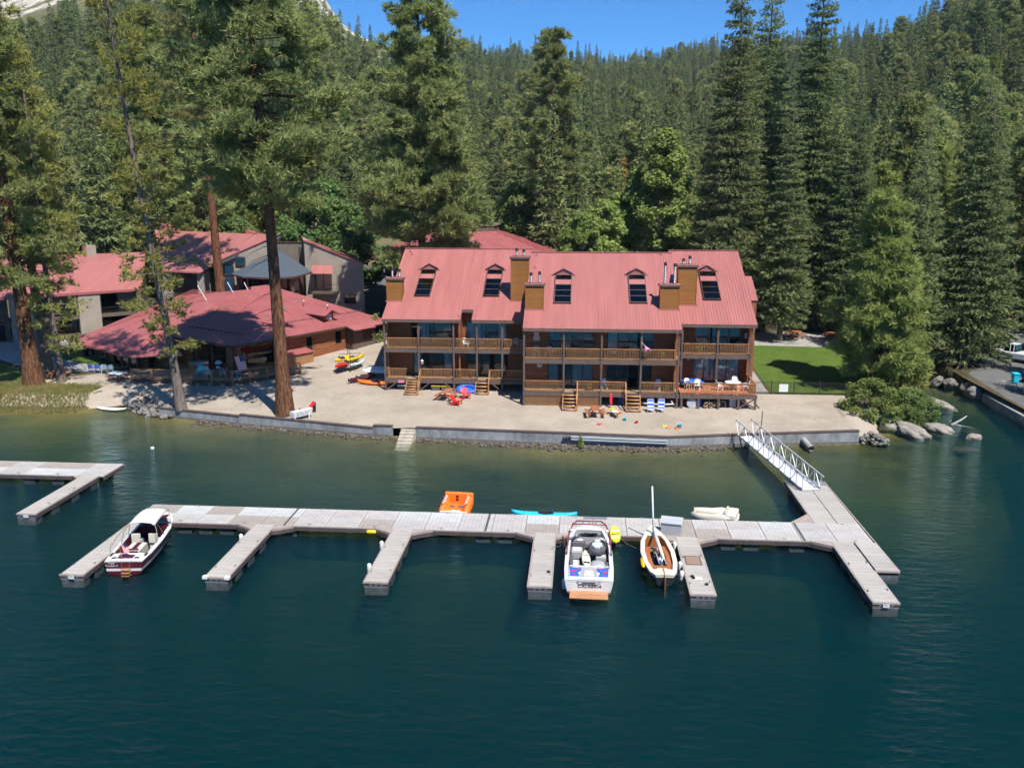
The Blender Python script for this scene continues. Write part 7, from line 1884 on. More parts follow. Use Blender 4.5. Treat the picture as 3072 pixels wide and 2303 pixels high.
def adirondack(label, loc_, rz, mat='redplast', group=None):
    t = thing('adirondack_chair', label, 'chair', loc_, rz, group)
    for i in range(5):
        x = -.24 + .12 * i; mb = MB(); mb.bar((x, .22, .3), (x * 1.25, .62, .98 - .05 * abs(i - 2)), .105, .03, up=(0, 1, 0)); mb.build('back_slat', M[mat], t)
    for i in range(5):
        y = -.32 + .12 * i; mb = MB(); mb.box(-.28, .28, y, y + .105, .36 - .02 * i, .385 - .02 * i); mb.build('seat_slat', M[mat], t)
    for sx in (-1, 1):
        mb = MB(); mb.box(sx * .36 - .08, sx * .36 + .08, -.42, .42, .56, .585); mb.build('arm', M[mat], t)
        mb = MB(); mb.box(sx * .32 - .025, sx * .32 + .025, -.40, -.30, 0, .56); mb.build('leg', M[mat], t)
        mb = MB(); mb.bar((sx * .3, -.36, .34), (sx * .3, .62, .03), .04, .11); mb.build('leg', M[mat], t)
    return t
def S(x, y): return gz(x, y) + 0.022
def lounger(label, loc_, rz, group):
    t = thing('sun_lounger', label, 'lounger', loc_, rz, group)
    mb = MB()
    for sx in (-1, 1): mb.tube([(sx * .31, -.95, .30), (sx * .31, .35, .32), (sx * .31, .95, .40)], .03, 6)
    mb.tube([(-.31, -.95, .30), (.31, -.95, .30)], .03, 6); mb.tube([(-.31, .95, .4), (.31, .95, .4)], .03, 6); mb.build('frame', M['white'], t)
    for i in range(12):
        y = -.88 + .155 * i; mb = MB(); z = .31 + max(0, y - .3) * .15; mb.box(-.29, .29, y, y + .12, z, z + .018); mb.build('slat', M['white'], t)
    for y in (-.8, .6):
        for sx in (-1, 1): mb = MB(); mb.box(sx * .3 - .03, sx * .3 + .03, y, y + .09, 0, .3); mb.build('leg', M['white'], t)
    return t
for i in range(5):
    lounger(['white plastic lounger at the bottom of the stack by the giant pine', 'second lowest white lounger in the stack by the giant pine', 'middle white lounger of the stack by the giant pine', 'second highest white lounger in the stack by the giant pine', 'topmost white lounger of the stack by the giant pine'][i], (-24.7 + .02 * i, 74.55, S(-24.7, 74.5) + .11 * i), rad(-42), 'stacked white loungers')
t = thing('tub_seat', 'red and black plastic rider seat behind the white loungers', 'seat', (-24.75, 76.4, S(-24.7, 76.4)), rad(-50))
mb = MB(); mb.loft([[(-.35, y, .05), (-.42, y, z), (.42, y, z), (.35, y, .05)] for y, z in ((-.6, .35), (0, .3), (.45, .45), (.75, .85))], None, True, True); mb.build('tub', M['black'], t)
mb = MB(); mb.loft([[(-.30, y, z - .08), (-.36, y, z + .05), (.36, y, z + .05), (.30, y, z - .08)] for y, z in ((-.62, .4), (-.4, .32), (.1, .32), (.45, .5), (.78, .88))], None, True, True); mb.build('seat', M['redpaint'], t)
t = thing('blue_barrel', 'blue plastic water barrel hanging behind the giant pine trunk', 'barrel', (-27.35, 77.6, S(-27.3, 77.6))); mb = MB(); mb.lathe((0, 0, 0), [(.22, 0), (.26, .1), (.26, .8), (.2, .9)], 12); mb.build('body', M['blue'], t, True); mb = MB(); mb.lathe((0, 0, .9), [(.1, 0), (.1, .05)], 8); mb.build('cap', M['black'], t)
# beach picnic tables and chairs
picnic_table('picnic_table', 'weathered brown picnic table beside the red chairs', (-12.55, 80.9, S(-12.5, 80.9)), rad(-14), 2.2, 'picnic')
adirondack('red plastic deck chair nearer the picnic table and steps', (-10.75, 81.1, S(-10.7, 81.1)), rad(28)); adirondack('red plastic deck chair farther out on the sand', (-11.3, 78.9, S(-11.3, 78.9)), rad(72))
picnic_table('picnic_table', 'redwood picnic table in front of the lattice and log steps', (1.45, 76.3, S(1.4, 76.3)), rad(4), 1.75, 'picnic')
t = thing('bench', 'separate redwood bench loaded with towels beside the redwood table', 'bench', (3.2, 76.3, S(3.2, 76.3)), rad(18))
for j in range(2): mb = MB(); mb.box(-.15 + .155 * j, -.005 + .155 * j, -.75, .75, .42, .46); mb.build('plank', M['picnic'], t)
for y in (-.55, .55): mb = MB(); mb.bar((-.14, y, 0), (.1, y, .42), .06, .05); mb.bar((.14, y, 0), (-.1, y, .42), .06, .05); mb.build('leg', M['picnic'], t)
def cloth(label, loc_, w_, d_, mat, rz=0):
    mb = MB(); n = 6; vs = []; fs = []
    for i in range(n + 1):
        for j in range(n + 1):
            x = w_ * (i / n - .5); y = d_ * (j / n - .5); vs.append((x, y, .04 + .05 * mnoise.noise((x * 5, y * 5, w_)) - .25 * max(0, abs(x) - w_ * .33)))
    for i in range(n):
        for j in range(n): fs.append((i * (n + 1) + j, (i + 1) * (n + 1) + j, (i + 1) * (n + 1) + j + 1, i * (n + 1) + j + 1))
    mb.add(vs, fs); o = mb.build('towel', M[mat], None, True, loc_, rz); o.modifiers.new('thick', 'SOLIDIFY').thickness = .02; return tag(o, label, 'towel')
cloth('white beach towel on the redwood bench', (3.2, 76.25, S(3.2, 76) + .47), .6, .7, 'white', .3); cloth('yellow printed towel lying at the far end of the redwood bench', (2.95, 77.0, S(3, 77) + .42), .6, .5, 'yellow', .1); cloth('orange beach towel crumpled behind the redwood bench', (3.55, 77.3, S(3.5, 77) + .1), .6, .5, 'orange', .8)
def bucket(label, x, y, mat, s=1, name='toy_bucket'):
    t = thing(name, label, 'toy', (x, y, S(x, y))); t.scale = (s,) * 3
    mb = MB(); mb.lathe((0, 0, 0), [(.11, 0), (.15, .24), (.16, .25), (.13, .24), (.10, .04)], 12); mb.build('pail', M[mat], t, True); mb = MB(); mb.tube([(-.15, 0, .24), (-.1, .1, .3), (.1, .1, .3), (.15, 0, .24)], .012, 5); mb.build('handle', M['white'], t)
bucket('teal toy bucket below the redwood bench', 4.0, 75.2, 'cyan', 1.1); bucket('red toy bucket lying right of the teal bucket', 5.0, 74.6, 'redpaint', .9); bucket('blue toy bucket right of the green toy, farthest right', 8.55, 73.6, 'cyan', 1.35)
def toy(label, x, y, mat, nm='sand_toy'):
    t = thing(nm, label, 'toy', (x, y, S(x, y))); mb = MB(); mb.lathe((0, 0, 0), [(.16, 0), (.2, .03), (.12, .08), (.03, .12)], 10); mb.build('body', M[mat], t, True); mb = MB(); mb.tube([(.1, 0, .05), (.3, .12, .12)], .025, 6); mb.build('handle', M[mat], t)
toy('red toy plate alone on the sand', 1.75, 73.9, 'redpaint'); toy('lime green toy shovel on the sand', 7.25, 73.9, 'lime'); toy('orange toy scoop beside the lime green toy', 7.6, 73.45, 'orange'); toy('small orange toy left of the blue bucket', 8.3, 73.35, 'orange')
def beach_chair(label, x, y, rz):
    t = thing('folding_chair', label, 'chair', (x, y, S(x, y)), rz, 'blue striped folding chairs')
    prof = [(-.05, .32), (.0, .30), (.12, .45), (.25, .75), (.38, 1.05), (.42, 1.18)]
    n = 14
    for i in range(n):
        a, b = i / n, (i + 1) / n; f = lambda s: (float(np.interp(s * 5, range(6), [p[0] for p in prof])), float(np.interp(s * 5, range(6), [p[1] for p in prof])))
        (y0, z0), (y1, z1) = f(a), f(b); mb = MB(); mb.slab([(-.28, y0, z0), (.28, y0, z0), (.28, y1, z1), (-.28, y1, z1)], .015); mb.build('fabric_stripe', M['bluestripe'] if i % 3 else M['white'], t)
    mb = MB(); mb.box(-.27, .27, .34, .42, 1.0, 1.2); o = mb.build('head_pillow', pm('pillowblue', (.22, .28, .55), .8) if 'pillowblue' not in bpy.data.materials else bpy.data.materials['pillowblue'], t)
    mb = MB()
    for sx in (-1, 1): mb.tube([(sx * .3, -.12, 0), (sx * .3, .0, .3), (sx * .3, .42, 1.15)], .014, 6); mb.tube([(sx * .3, .3, 0), (sx * .3, .05, .45), (sx * .3, -.2, .47)], .014, 6)
    mb.tube([(-.3, -.12, 0.01), (.3, -.12, 0.01)], .014, 6); mb.build('frame', M['alu'], t)
beach_chair('blue and white striped folding chair, left of the two', 6.45, 77.6, rad(6)); beach_chair('blue and white striped folding chair, right of the two', 7.35, 77.7, rad(-6))
board('long white paddle board stored behind the striped chairs', 3.3, .75, .07, 'white', (7.3, 79.5, S(7, 79.5) + .15), (rad(0), rad(25), rad(88)), 'paddle_board', 'paddleboard')
board('red closed beach umbrella shaped board leaning under the deck', 1.2, .28, .08, 'redpaint', (2.9, 78.9, S(3, 79) + .75), (rad(80), 0, rad(10)), 'bodyboard', 'bodyboard')
# under-deck storage
def tub(label, x, y, w_, d_, h_, mat, lid=None, name='storage_bin', cat='bin'):
    t = thing(name, label, cat, (x, y, S(x, y))); mb = MB(); mb.loft([[(-w_ / 2 * k, -d_ / 2 * k, z), (w_ / 2 * k, -d_ / 2 * k, z), (w_ / 2 * k, d_ / 2 * k, z), (-w_ / 2 * k, d_ / 2 * k, z)] for k, z in ((.85, 0), (1, h_))], None, True, True); mb.build('body', M[mat], t)
    mb = MB(); mb.box(-w_ / 2 - .03, w_ / 2 + .03, -d_ / 2 - .03, d_ / 2 + .03, h_, h_ + .05); mb.build('lid', M[lid or mat], t)
tub('yellow lidded black bin under the left deck, left one', -14.05, 84.0, .85, .6, .42, 'vinyldk', 'yellow'); tub('yellow lidded black bin under the left deck, right one', -13.1, 84.0, .85, .6, .42, 'vinyldk', 'yellow')
tub('black storage bin with white rim beside the first log steps', -17.4, 84.1, .9, .6, .4, 'black', 'pale'); tub('grey storage bin between the yellow bins and the picnic table', -11.9, 84.2, .9, .6, .5, 'vinyl')
tub('grey plastic bin under the right deck', 14.0, 79.9, .6, .5, .75, 'vinyl', 'plastic'); tub('blue plastic bin left of the second log steps', 3.9, 79.9, .5, .5, .7, 'navy', 'blue')
t = thing('inflatable_ring', 'bright blue inflatable ring tucked under the left deck', 'inflatable', (-10.9, 83.3, S(-11, 83.3) + .28)); t.rotation_euler = (rad(25), 0, 0)
mb = MB(); secs = [[((.75 + .22 * math.cos(b)) * math.cos(a) * 1.15, (.75 + .22 * math.cos(b)) * math.sin(a) * .75, .22 * math.sin(b)) for b in np.linspace(0, 5.5, 8)] for a in np.linspace(0, 2 * PI, 25)]; mb.loft(secs, None, True, False); mb.build('ring', M['blue'], t, True); mb = MB(); mb.prism([(.7 * math.cos(a), .5 * math.sin(a)) for a in np.linspace(0, 6, 14)], -.1, -.05); mb.build('floor', M['blue'], t)
t = thing('drum_lid', 'round grey drum lid leaning under the right deck', 'lid', (10.3, 79.35, S(10.3, 79.3) + .42)); t.rotation_euler = (rad(75), 0, 0); mb = MB(); mb.lathe((0, 0, 0), [(.5, 0), (.5, .05), (.42, .08), (.02, .09)], 20); mb.build('disc', M['vinyl'], t); mb = MB(); mb.lathe((0, 0, .09), [(.05, 0), (.05, .03)], 8); mb.build('knob', M['steel'], t)
t = thing('barrel', 'blue barrel under the right deck beside the grey lid', 'barrel', (11.0, 79.9, S(11, 79.9))); mb = MB(); mb.lathe((0, 0, 0), [(.25, 0), (.28, .1), (.28, .65), (.25, .75)], 12); mb.build('body', M['blue'], t, True); mb = MB(); mb.lathe((0, 0, .75), [(.2, 0), (.2, .03)], 10); mb.build('lid', M['blue'], t)
LOGM = MB(); LOGM.tube([(-.35, 0, 0), (.35, 0, 0)], .075, 7); LOGM_ = LOGM.mesh('firewood', pm('firewood', (.30, .21, .13), .85, var=.3, scale=5, rnd=.3))
for i in range(34):
    r_, c_ = divmod(i, 9); o = inst('firewood_log', LOGM_, None, (11.5 + .13 * c_ + rr.uniform(-.05, .05), 79.7 + rr.uniform(-.25, .2), S(12, 79.7) + .08 + .13 * r_), (rr.uniform(-.2, .2), rr.uniform(-.3, .3), rad(90) + rr.uniform(-.6, .6))); tag(o, 'split firewood log in the heap under the right deck', 'firewood', 'firewood under the right deck')
t = thing('folding_stool', 'white wire lounge frame under the right deck', 'chair', (13.0, 79.75, S(13, 79.7))); mb = MB(); mb.tube([(-.35, 0, 0), (-.25, 0, .5), (.35, 0, .52), (.4, 0, 0)], .02, 6); mb.tube([(-.35, .4, 0), (-.25, .4, .5), (.35, .4, .52), (.4, .4, 0)], .02, 6); mb.build('frame', M['white'], t); mb = MB(); mb.box(-.25, .35, 0, .4, .5, .52); mb.build('seat', M['plastic'], t)
sg = MB(); sg.box(-.28, .28, 0, .012, 0, .26); s_ = tag(sg.build('warning_sign', pm('pinksign', (.75, .30, .42), .6), None, loc=(-17.45, 83.6, 2.24)), 'small pink sign on the beam of the left deck', 'sign')
sg = MB(); sg.box(-.22, .22, -.004, 0, .06, .09); sg.box(-.22, .22, -.004, 0, .15, .2); sg.build('print', M['redpaint'], s_)
# balcony furniture
def plastic_chair(label, loc_, rz, mat='plastic', group=None):
    t = thing('plastic_chair', label, 'chair', loc_, rz, group)
    mb = MB(); mb.box(-.25, .25, -.24, .22, .42, .45); mb.build('seat', M[mat], t)
    mb = MB(); mb.loft([[(-.25 * k, .22 + .12 * s, .45 + .5 * s), (-.1 * k, .27 + .12 * s, .45 + .5 * s), (.1 * k, .27 + .12 * s, .45 + .5 * s), (.25 * k, .22 + .12 * s, .45 + .5 * s)] for s, k in ((0, 1), (.5, 1.05), (.85, .95), (1, .6))], None, False, False); o = mb.build('backrest', M[mat], t); o.modifiers.new('thick', 'SOLIDIFY').thickness = .025
    for sx in (-1, 1):
        for y in (-.2, .2): mb = MB(); mb.bar((sx * .22, y, .43), (sx * .27, y * 1.2, 0), .045); mb.build('leg', M[mat], t)
        mb = MB(); mb.tube([(sx * .27, -.22, .42), (sx * .29, -.2, .64), (sx * .29, .2, .66)], .025, 6); mb.build('arm', M[mat], t)
    return t
plastic_chair('white plastic chair on the upper left balcony, at the lit rail', (-11.1, 84.3, Z2 + .005), rad(20), 'white'); plastic_chair('white plastic chair in the shaded corner of the upper left balcony', (-6.3, 84.6, Z2 + .005), rad(-15)); plastic_chair('half hidden white plastic chair beside the middle wing post', (-5.6, 84.3, Z2 + .005), rad(-60))
plastic_chair('grey plastic chair on the upper middle balcony, left one', (-4.0, 80.6, Z2 + .005), rad(10), 'vinyl'); plastic_chair('grey plastic chair on the upper middle balcony, right one', (-2.9, 80.5, Z2 + .005), rad(-10), 'vinyl')
plastic_chair('pale chair on the lower middle porch, left of the door', (2.3, 80.6, Z1 + .005), rad(10), 'pale'); plastic_chair('pale chair on the lower middle porch, right end', (7.2, 80.6, Z1 + .005), rad(-20), 'pale')
t = thing('patio_table', 'round white patio table on the sunny right deck', 'table', (14.2, 81.3, Z1)); mb = MB(); mb.lathe((0, 0, .70), [(.02, -.02), (.72, -.02), (.75, 0), (.75, .03), (.02, .03)], 24); mb.build('top', M['white'], t)
mb = MB()
for a in (0, 1.57, 3.14, 4.71): mb.tube([(.1 * math.cos(a), .1 * math.sin(a), .68), (.15 * math.cos(a), .15 * math.sin(a), .3), (.5 * math.cos(a), .5 * math.sin(a), 0)], .025, 6)
mb.build('leg', M['white'], t)
for i, (x, y, rz, lb) in enumerate(((13.0, 81.0, rad(90), 'white wire chair left of the round patio table'), (14.6, 82.5, rad(0), 'white wire chair behind the round patio table'), (15.3, 81.0, rad(-90), 'white wire chair right of the round patio table'), (10.1, 81.4, rad(20), 'white wire chair at the left end of the sunny right deck'), (10.9, 81.0, rad(-10), 'white wire chair beside the blue covered furniture'))):
    plastic_chair(lb, (x, y, Z1 + .005), rz, 'white')
t = cloth('crumpled blue tarpaulin over furniture on the right deck', (10.6, 82.2, Z1 + .55), 2.2, 1.4, 'blue', .1); t.scale = (1, 1, 3)
def planter(label, loc_, mat='rust', pc='leaf'):
    t = thing('potted_plant', label, 'plant', loc_); mb = MB(); mb.lathe((0, 0, 0), [(.12, 0), (.18, .28), (.2, .3), (.17, .3)], 10); mb.build('pot', M[mat], t, True)
    r_ = np.random.default_rng(int(abs(loc_[0] * 10))); P_ = r_.normal(0, .12, (60, 3)) + np.array([0, 0, .45]); V_ = blades(r_, P_, np.tile(np.array([0, 0, 1.]), (60, 1)), 4, .16, .03, .8); inst('foliage', np_mesh('foliage', V_, np.arange(len(V_)).reshape(-1, 3), M[pc]), t)
planter('potted plant on the lower middle porch by the first steps', (.9, 79.9, Z1)); planter('potted plant on the right end of the lower middle porch', (8.0, 79.8, Z1)); planter('potted plant on the upper right balcony', (11.2, 83.2, Z2)); planter('potted plant on the upper middle balcony beside the pinwheel', (7.4, 79.8, Z2))
t = thing('gas_grill', 'covered dark grill on the upper right balcony', 'grill', (15.0, 83.4, Z2)); mb = MB(); mb.box(-.4, .4, -.25, .25, .3, .8); mb.build('body', M['black'], t); mb = MB(); mb.loft([[(-.42, y, .8), (-.42, y, z), (.42, y, z), (.42, y, .8)] for y, z in ((-.27, .9), (0, 1.1), (.27, .95))], None, True, True); mb.build('hood', M['steel'], t)
# pinwheel flag on the middle balcony, pig plaque, clock
t = thing('windsock', 'pink and white streamer windsock tied to a balcony post', 'windsock', (5.7, 78.9, 6.9)); mb = MB(); mb.tube([(-.2, 0, .5), (.1, -.2, .2)], .02, 5); mb.build('pole', M['white'], t)
for i in range(7): mb = MB(); mb.tube([(.1, -.2, .2), (.15 + .06 * i, -.3, -.05), (.1 + .1 * i, -.35 + .03 * i, -.2 - .04 * (i % 3))], [.03, .05, .02], 5); mb.build('streamer', pm('pinkfab', (.75, .06, .32), .7) if i == 0 else (M['white'] if i % 2 else bpy.data.materials['pinkfab']), t)
mb = MB(); mb.slab([(-.25, 0, 0), (.25, 0, 0), (.33, 0, .25), (.2, 0, .5), (.28, 0, .85), (.12, 0, .78), (-.12, 0, .78), (-.28, 0, .85), (-.2, 0, .5), (-.33, 0, .25)], .04, off=(0, 1, 0)); tag(mb.build('wall_plaque', pm('plaquepink', (.62, .42, .34), .8), None, loc=(-4.05, 81.25, 7.0)), 'pale pink animal shaped wooden plaque on the upper middle wall', 'plaque')
t = thing('wall_clock', 'round cream clock on the lower middle wall', 'clock', (-3.75, 81.26, 4.7)); t.rotation_euler = (PI / 2, 0, 0); mb = MB(); mb.lathe((0, 0, 0), [(.26, 0), (.26, .04), (.02, .045)], 20); mb.build('face', M['cream'], t); mb = MB(); mb.box(-.012, .012, 0, .18, .047, .055); mb.box(0, .13, -.012, .012, .047, .055); mb.build('hand', M['black'], t)
t = thing('mounted_ski', 'white crossed ski and yellow ornament hung in the upper left porch', 'decoration', (-15.9, 85.5, 6.7)); mb = MB(); mb.tube([(0, 0, 0), (.1, 0, 1.3)], .04, 6); mb.tube([(-.2, 0, .3), (.3, 0, .9)], .06, 6); mb.build('ski', M['white'], t); mb = MB(); mb.box(-.75, -.2, 0, .05, .75, .85); mb.build('ornament', M['yellow'], t)
t = thing('life_ring', 'red and white oval float hung on a lower left porch post', 'float', (-15.3, 83.5, 4.1)); mb = MB(); mb.lathe((0, 0, 0), [(.03, 0), (.13, .12), (.13, .4), (.03, .52)], 10); mb.build('body', M['white'], t, True); mb = MB(); mb.lathe((0, 0, .18), [(.135, 0), (.14, .15)], 10); mb.build('band', M['redpaint'], t)

# ------------------------------------------------------------------ black metal fence and patio
FE = thing('metal_fence', 'black metal picket fence between the lawn and the beach', 'fence')
PKM = MB(); PKM.box(-.011, .011, -.011, .011, 0, 1.22); PKM_ = PKM.mesh('picket', M['blackmetal'])
xs_ = [16.15, 18.45, 20.6, 23.0, 25.4, 27.2]
for x in xs_: mb = MB(); mb.box(x - .04, x + .04, 84.66, 84.74, 1.2, 2.85); mb.build('post', M['blackmetal'], FE)
for z in (1.6, 2.62): mb = MB(); mb.box(16.15, 27.2, 84.685, 84.715, z, z + .035); mb.build('rail', M['blackmetal'], FE)
for i in range(100): inst('picket', PKM_, FE, (16.25 + i * .109, 84.7, 1.5))
SF = thing('wood_fence', 'dark wooden privacy fence panels behind the patio', 'fence')
for k in range(3):
    x0 = 22.2 + k * 3.2; y0 = 113.4 + .7 * k
    for j in range(12): mb = MB(); mb.box(x0 + j * .26, x0 + j * .26 + .25, y0 + .03 * (j % 2), y0 + .06 + .03 * (j % 2), 2.6, 4.9 + .0); mb.build('board', M['taupe'], SF)
    mb = MB(); mb.box(x0 - .1, x0 + .02, y0 - .05, y0 + .12, 2.5, 5.0); mb.box(x0, x0 + 3.15, y0 - .03, y0 + .1, 4.9, 5.0); mb.build('frame', M['brown'], SF)
for i, (x, y, lb) in enumerate(((19.2, 108.6, 'round red picnic table on the patio, closest to the lodge gable'), (26.3, 109.6, 'round red picnic table on the patio before the wooden fence'), (30.6, 109.0, 'shaded picnic table at the right end of the patio'))):
    t = thing('patio_table', lb, 'picnic table', (x, y, gz(x, y) + .04)); mb = MB(); mb.lathe((0, 0, .70), [(.02, 0), (.85, 0), (.85, .05), (.02, .05)], 12); mb.build('top', M['picnic'], t)
    for a in (.5, 1.55, 2.6, 3.65, 4.7, 5.75): mb = MB(); mb.cbox((1.15 * math.cos(a), 1.15 * math.sin(a), .42), (.3, .85, .05), None, a); mb.build('bench', M['picnic'], t)
    mb = MB()
    for a in (0, 1.05, 2.1): mb.bar((-1.15 * math.cos(a), -1.15 * math.sin(a), .38), (1.15 * math.cos(a), 1.15 * math.sin(a), .38), .06, .09); mb.bar((-.8 * math.cos(a), -.8 * math.sin(a), 0), (-.2 * math.cos(a), -.2 * math.sin(a), .7), .07); mb.bar((.8 * math.cos(a), .8 * math.sin(a), 0), (.2 * math.cos(a), .2 * math.sin(a), .7), .07)
    mb.build('leg_frame', M['picnic'], t)
t = thing('closed_umbrella', 'folded pale pink parasol by the right gable of the lodge', 'umbrella', (17.6, 101.5, gz(17.6, 101.5))); mb = MB(); mb.tube([(0, 0, 0), (0, 0, 3.4)], .03, 6); mb.build('pole', M['white'], t); mb = MB(); mb.lathe((0, 0, 1.5), [(.06, 0), (.28, .25), (.2, .9), (.1, 1.6), (.02, 1.9)], 9); mb.build('canopy', pm('parasol', (.66, .56, .52), .85), t)
t = thing('notice_board', 'white notice board fixed to the black fence', 'sign', (19.6, 84.62, 1.75)); mb = MB(); mb.box(-.42, .42, 0, .03, 0, .75); mb.build('panel', M['white'], t); mb = MB(); mb.box(-.1, .15, -.005, 0, 0, .75); mb.build('stripe', M['pale'], t)
t = thing('meter_box', 'white electric meter on the right gable wall', 'meter', (15.68, 84.2, 7.0)); mb = MB(); mb.box(-.1, .08, -.15, .15, 0, .45); mb.build('box', M['plastic'], t); mb = MB(); mb.lathe((-.02, -.16, .25), [(.1, 0), (.1, .02)], 10); mb.build('dial', M['vinyl'], t)

# ------------------------------------------------------------------ kayak rack left of the lodge
KR = thing('kayak_rack', 'dark metal rack holding the kayaks between lodge and clubhouse', 'rack', (-24.6, 91.2, S(-24.6, 91)), rad(20))
mb = MB()
for y in (-1.1, 1.3):
    mb.tube([(0, y, 0), (0, y, 2.3)], .035, 6)
    for z in (.45, 1.05, 1.95): mb.tube([(-1.1, y, z), (1.1, y, z)], .03, 6)
mb.build('frame', M['blackmetal'], KR)
def kk(label, dx, dz, mat, L=3.1, w_=.72, tip=0, dy=0): 
    c, s = math.cos(rad(20)), math.sin(rad(20)); kayak(label, L, w_, mat, (-24.6 + dx * c - dy * s, 91.2 + dx * s + dy * c, S(-24.6, 91) + dz), (0, tip, rad(-18)), None, 'kayak', 'kayaks on and beside the rack')
kk('yellow kayak on the upper left arm of the rack', -.75, 1.1, 'yellow', 2.9, .7, .3); kk('yellow kayak on the upper right arm of the rack', .75, 1.1, 'yellow', 3.2, .7, -.3); kk('long red kayak slung between the two yellow kayaks', -.1, .75, 'redpaint', 4.2, .75, 0, -.4); kk('white and blue kayak on the low right arm of the rack', .85, .5, 'pale', 2.8, .75, -.2); kk('red kayak resting low at the left front of the rack', -.85, .5, 'redplast', 2.6, .7, .2, -.4)
UB = thing('upturned_boat', 'white hulled boat lying upside down beside the lodge corner', 'boat', (-20.6, 88.6, S(-20.6, 88.6) + .55), rad(84)); mb = MB(); secs = []
for s in np.linspace(0, 1, 12):
    k = max(.05, (1 - abs(2 * s - 1) ** 2.4) ** .7); secs.append([(.75 * k * math.cos(a), 4.4 * (s - .5), .45 * k * math.sin(a)) for a in np.linspace(0, PI, 9)])
mb.loft(secs, None, False, True); mb.build('hull', M['white'], UB, True); mb = MB(); mb.box(-.03, .03, -1.9, 1.9, .43, .49); mb.build('keel', M['pale'], UB)
for y in (-1.2, 1.2): mb = MB(); mb.box(-.6, .6, y - .06, y + .06, -.55, 0); mb.build('trestle', M['trim'], UB)
kayak('dark red canoe lying in front of the upturned white boat', 3.6, .85, 'maroon', (-22.3, 87.0, S(-22.3, 87) + .1), (0, rad(15), rad(-35)), None, 'canoe', None, 'canoe'); kayak('orange and red kayak nearest the lodge corner post', 3.9, .8, 'orange', (-20.5, 85.5, S(-20.5, 85.5) + .1), (0, rad(-10), rad(80)), 'rust')
t = thing('covered_grill', 'black covered barbecue and bag beside the lodge corner', 'grill', (-20.0, 91.6, S(-20, 91.6))); mb = MB(); mb.lathe((0, 0, 0), [(.5, 0), (.6, .4), (.55, 1.1), (.3, 1.35), (.02, 1.4)], 8); mb.build('cover', M['black'], t); mb = MB(); mb.box(-1.3, -.5, -.2, .4, 0, 1.3); mb.build('panel', M['steel'], t)
# ------------------------------------------------------------------ clubhouse surroundings
t = thing('storage_chest', 'plank storage chest with sloping red lid beside the clubhouse', 'chest', (-31.0, 92.9, S(-31, 92.9)), rad(59.3))
for k in range(5): mb = MB(); mb.box(-2.0, 2.0, -.6, -.56, .03 + .25 * k, .26 + .25 * k); mb.box(1.96, 2.0, -.56, .6, .03 + .25 * k, .26 + .25 * k); mb.build('plank', M['lattice'], t)
mb = MB(); mb.box(-1.95, 1.95, -.55, .6, 0, 1.25); mb.build('body', M['brown'], t); mb = MB(); mb.slab([(-2.1, -.75, 1.28), (2.1, -.75, 1.28), (2.1, .7, 1.55), (-2.1, .7, 1.55)], .06); mb.build('lid', M['roof2'], t)
t = thing('hot_tub', 'round wooden hot tub with grey lid on the clubhouse deck', 'hot tub', (-39.9, 88.2, 2.0)); mb = MB(); mb.lathe((0, 0, 0), [(.95, 0), (.98, .9), (.92, .92)], 24); mb.build('tub', M['chimboard'], t); mb = MB(); mb.lathe((0, 0, .92), [(1.02, 0), (1.02, .1), (.02, .12)], 24); mb.build('lid', M['concrete'], t)
for i, (x, y, rz, lb) in enumerate(((-38.2, 86.2, .6, 'woven white armchair left of the deck table'), (-36.9, 86.9, 2.2, 'woven white armchair behind the deck table'), (-36.3, 85.7, -1.2, 'woven white armchair right of the deck table'), (-37.6, 85.3, 3.4, 'woven white armchair at the deck rail'))): plastic_chair(lb, (x, y, 2.005), rz, 'cream')
t = thing('deck_table', 'dark table among the woven armchairs on the clubhouse deck', 'table', (-37.3, 86.1, 2.0)); mb = MB(); mb.lathe((0, 0, .7), [(.02, 0), (.55, 0), (.55, .04), (.02, .04)], 16); mb.build('top', M['vinyldk'], t); mb = MB(); mb.tube([(0, 0, 0), (0, 0, .7)], .05, 8); mb.build('leg', M['vinyldk'], t)
adirondack('teal deck chair beside the hot tub', (-39.0, 86.4, 2.0), .2, 'cyan'); adirondack('teal deck chair beside the flag pole', (-35.2, 86.5, 2.0), -.3, 'cyan')
t = thing('gas_grill', 'white lidded grill on the clubhouse deck', 'grill', (-37.9, 88.6, 2.0)); mb = MB(); mb.box(-.35, .35, -.25, .25, 0, .85); mb.build('body', M['black'], t); mb = MB(); mb.lathe((0, 0, .85), [(.38, 0), (.36, .15), (.2, .3), (.02, .34)], 14); mb.build('hood', M['white'], t); mb = MB(); mb.box(-.2, .2, -.27, -.255, .3, .6); mb.build('panel', M['plastic'], t)
fl = flag('flag', None, 'large striped flag hanging from the clubhouse corner post', 1.5, .95, (-34.75, 85.1, 4.25), (0, rad(78), rad(12)))
mb = MB(); mb.tube([(-35.3, 85.8, 3.6), (-34.6, 84.9, 4.6)], .025, 6); tag(mb.build('flag_pole', M['varnish']), 'short wooden pole carrying the large flag', 'pole')
picnic_table('picnic_table', 'picnic table with pale blue cloth left of the clubhouse', (-47.4, 85.6, S(-47, 85.6)), rad(70), 1.9); cloth('pale blue tablecloth on the table left of the clubhouse', (-47.4, 85.6, S(-47, 85.6) + .74), 1.2, 1.7, 'pale', rad(70))
picnic_table('picnic_table', 'small dark picnic table behind the thick leaning pine', (-54.3, 86.6, S(-54, 86.6)), rad(10), 1.6)
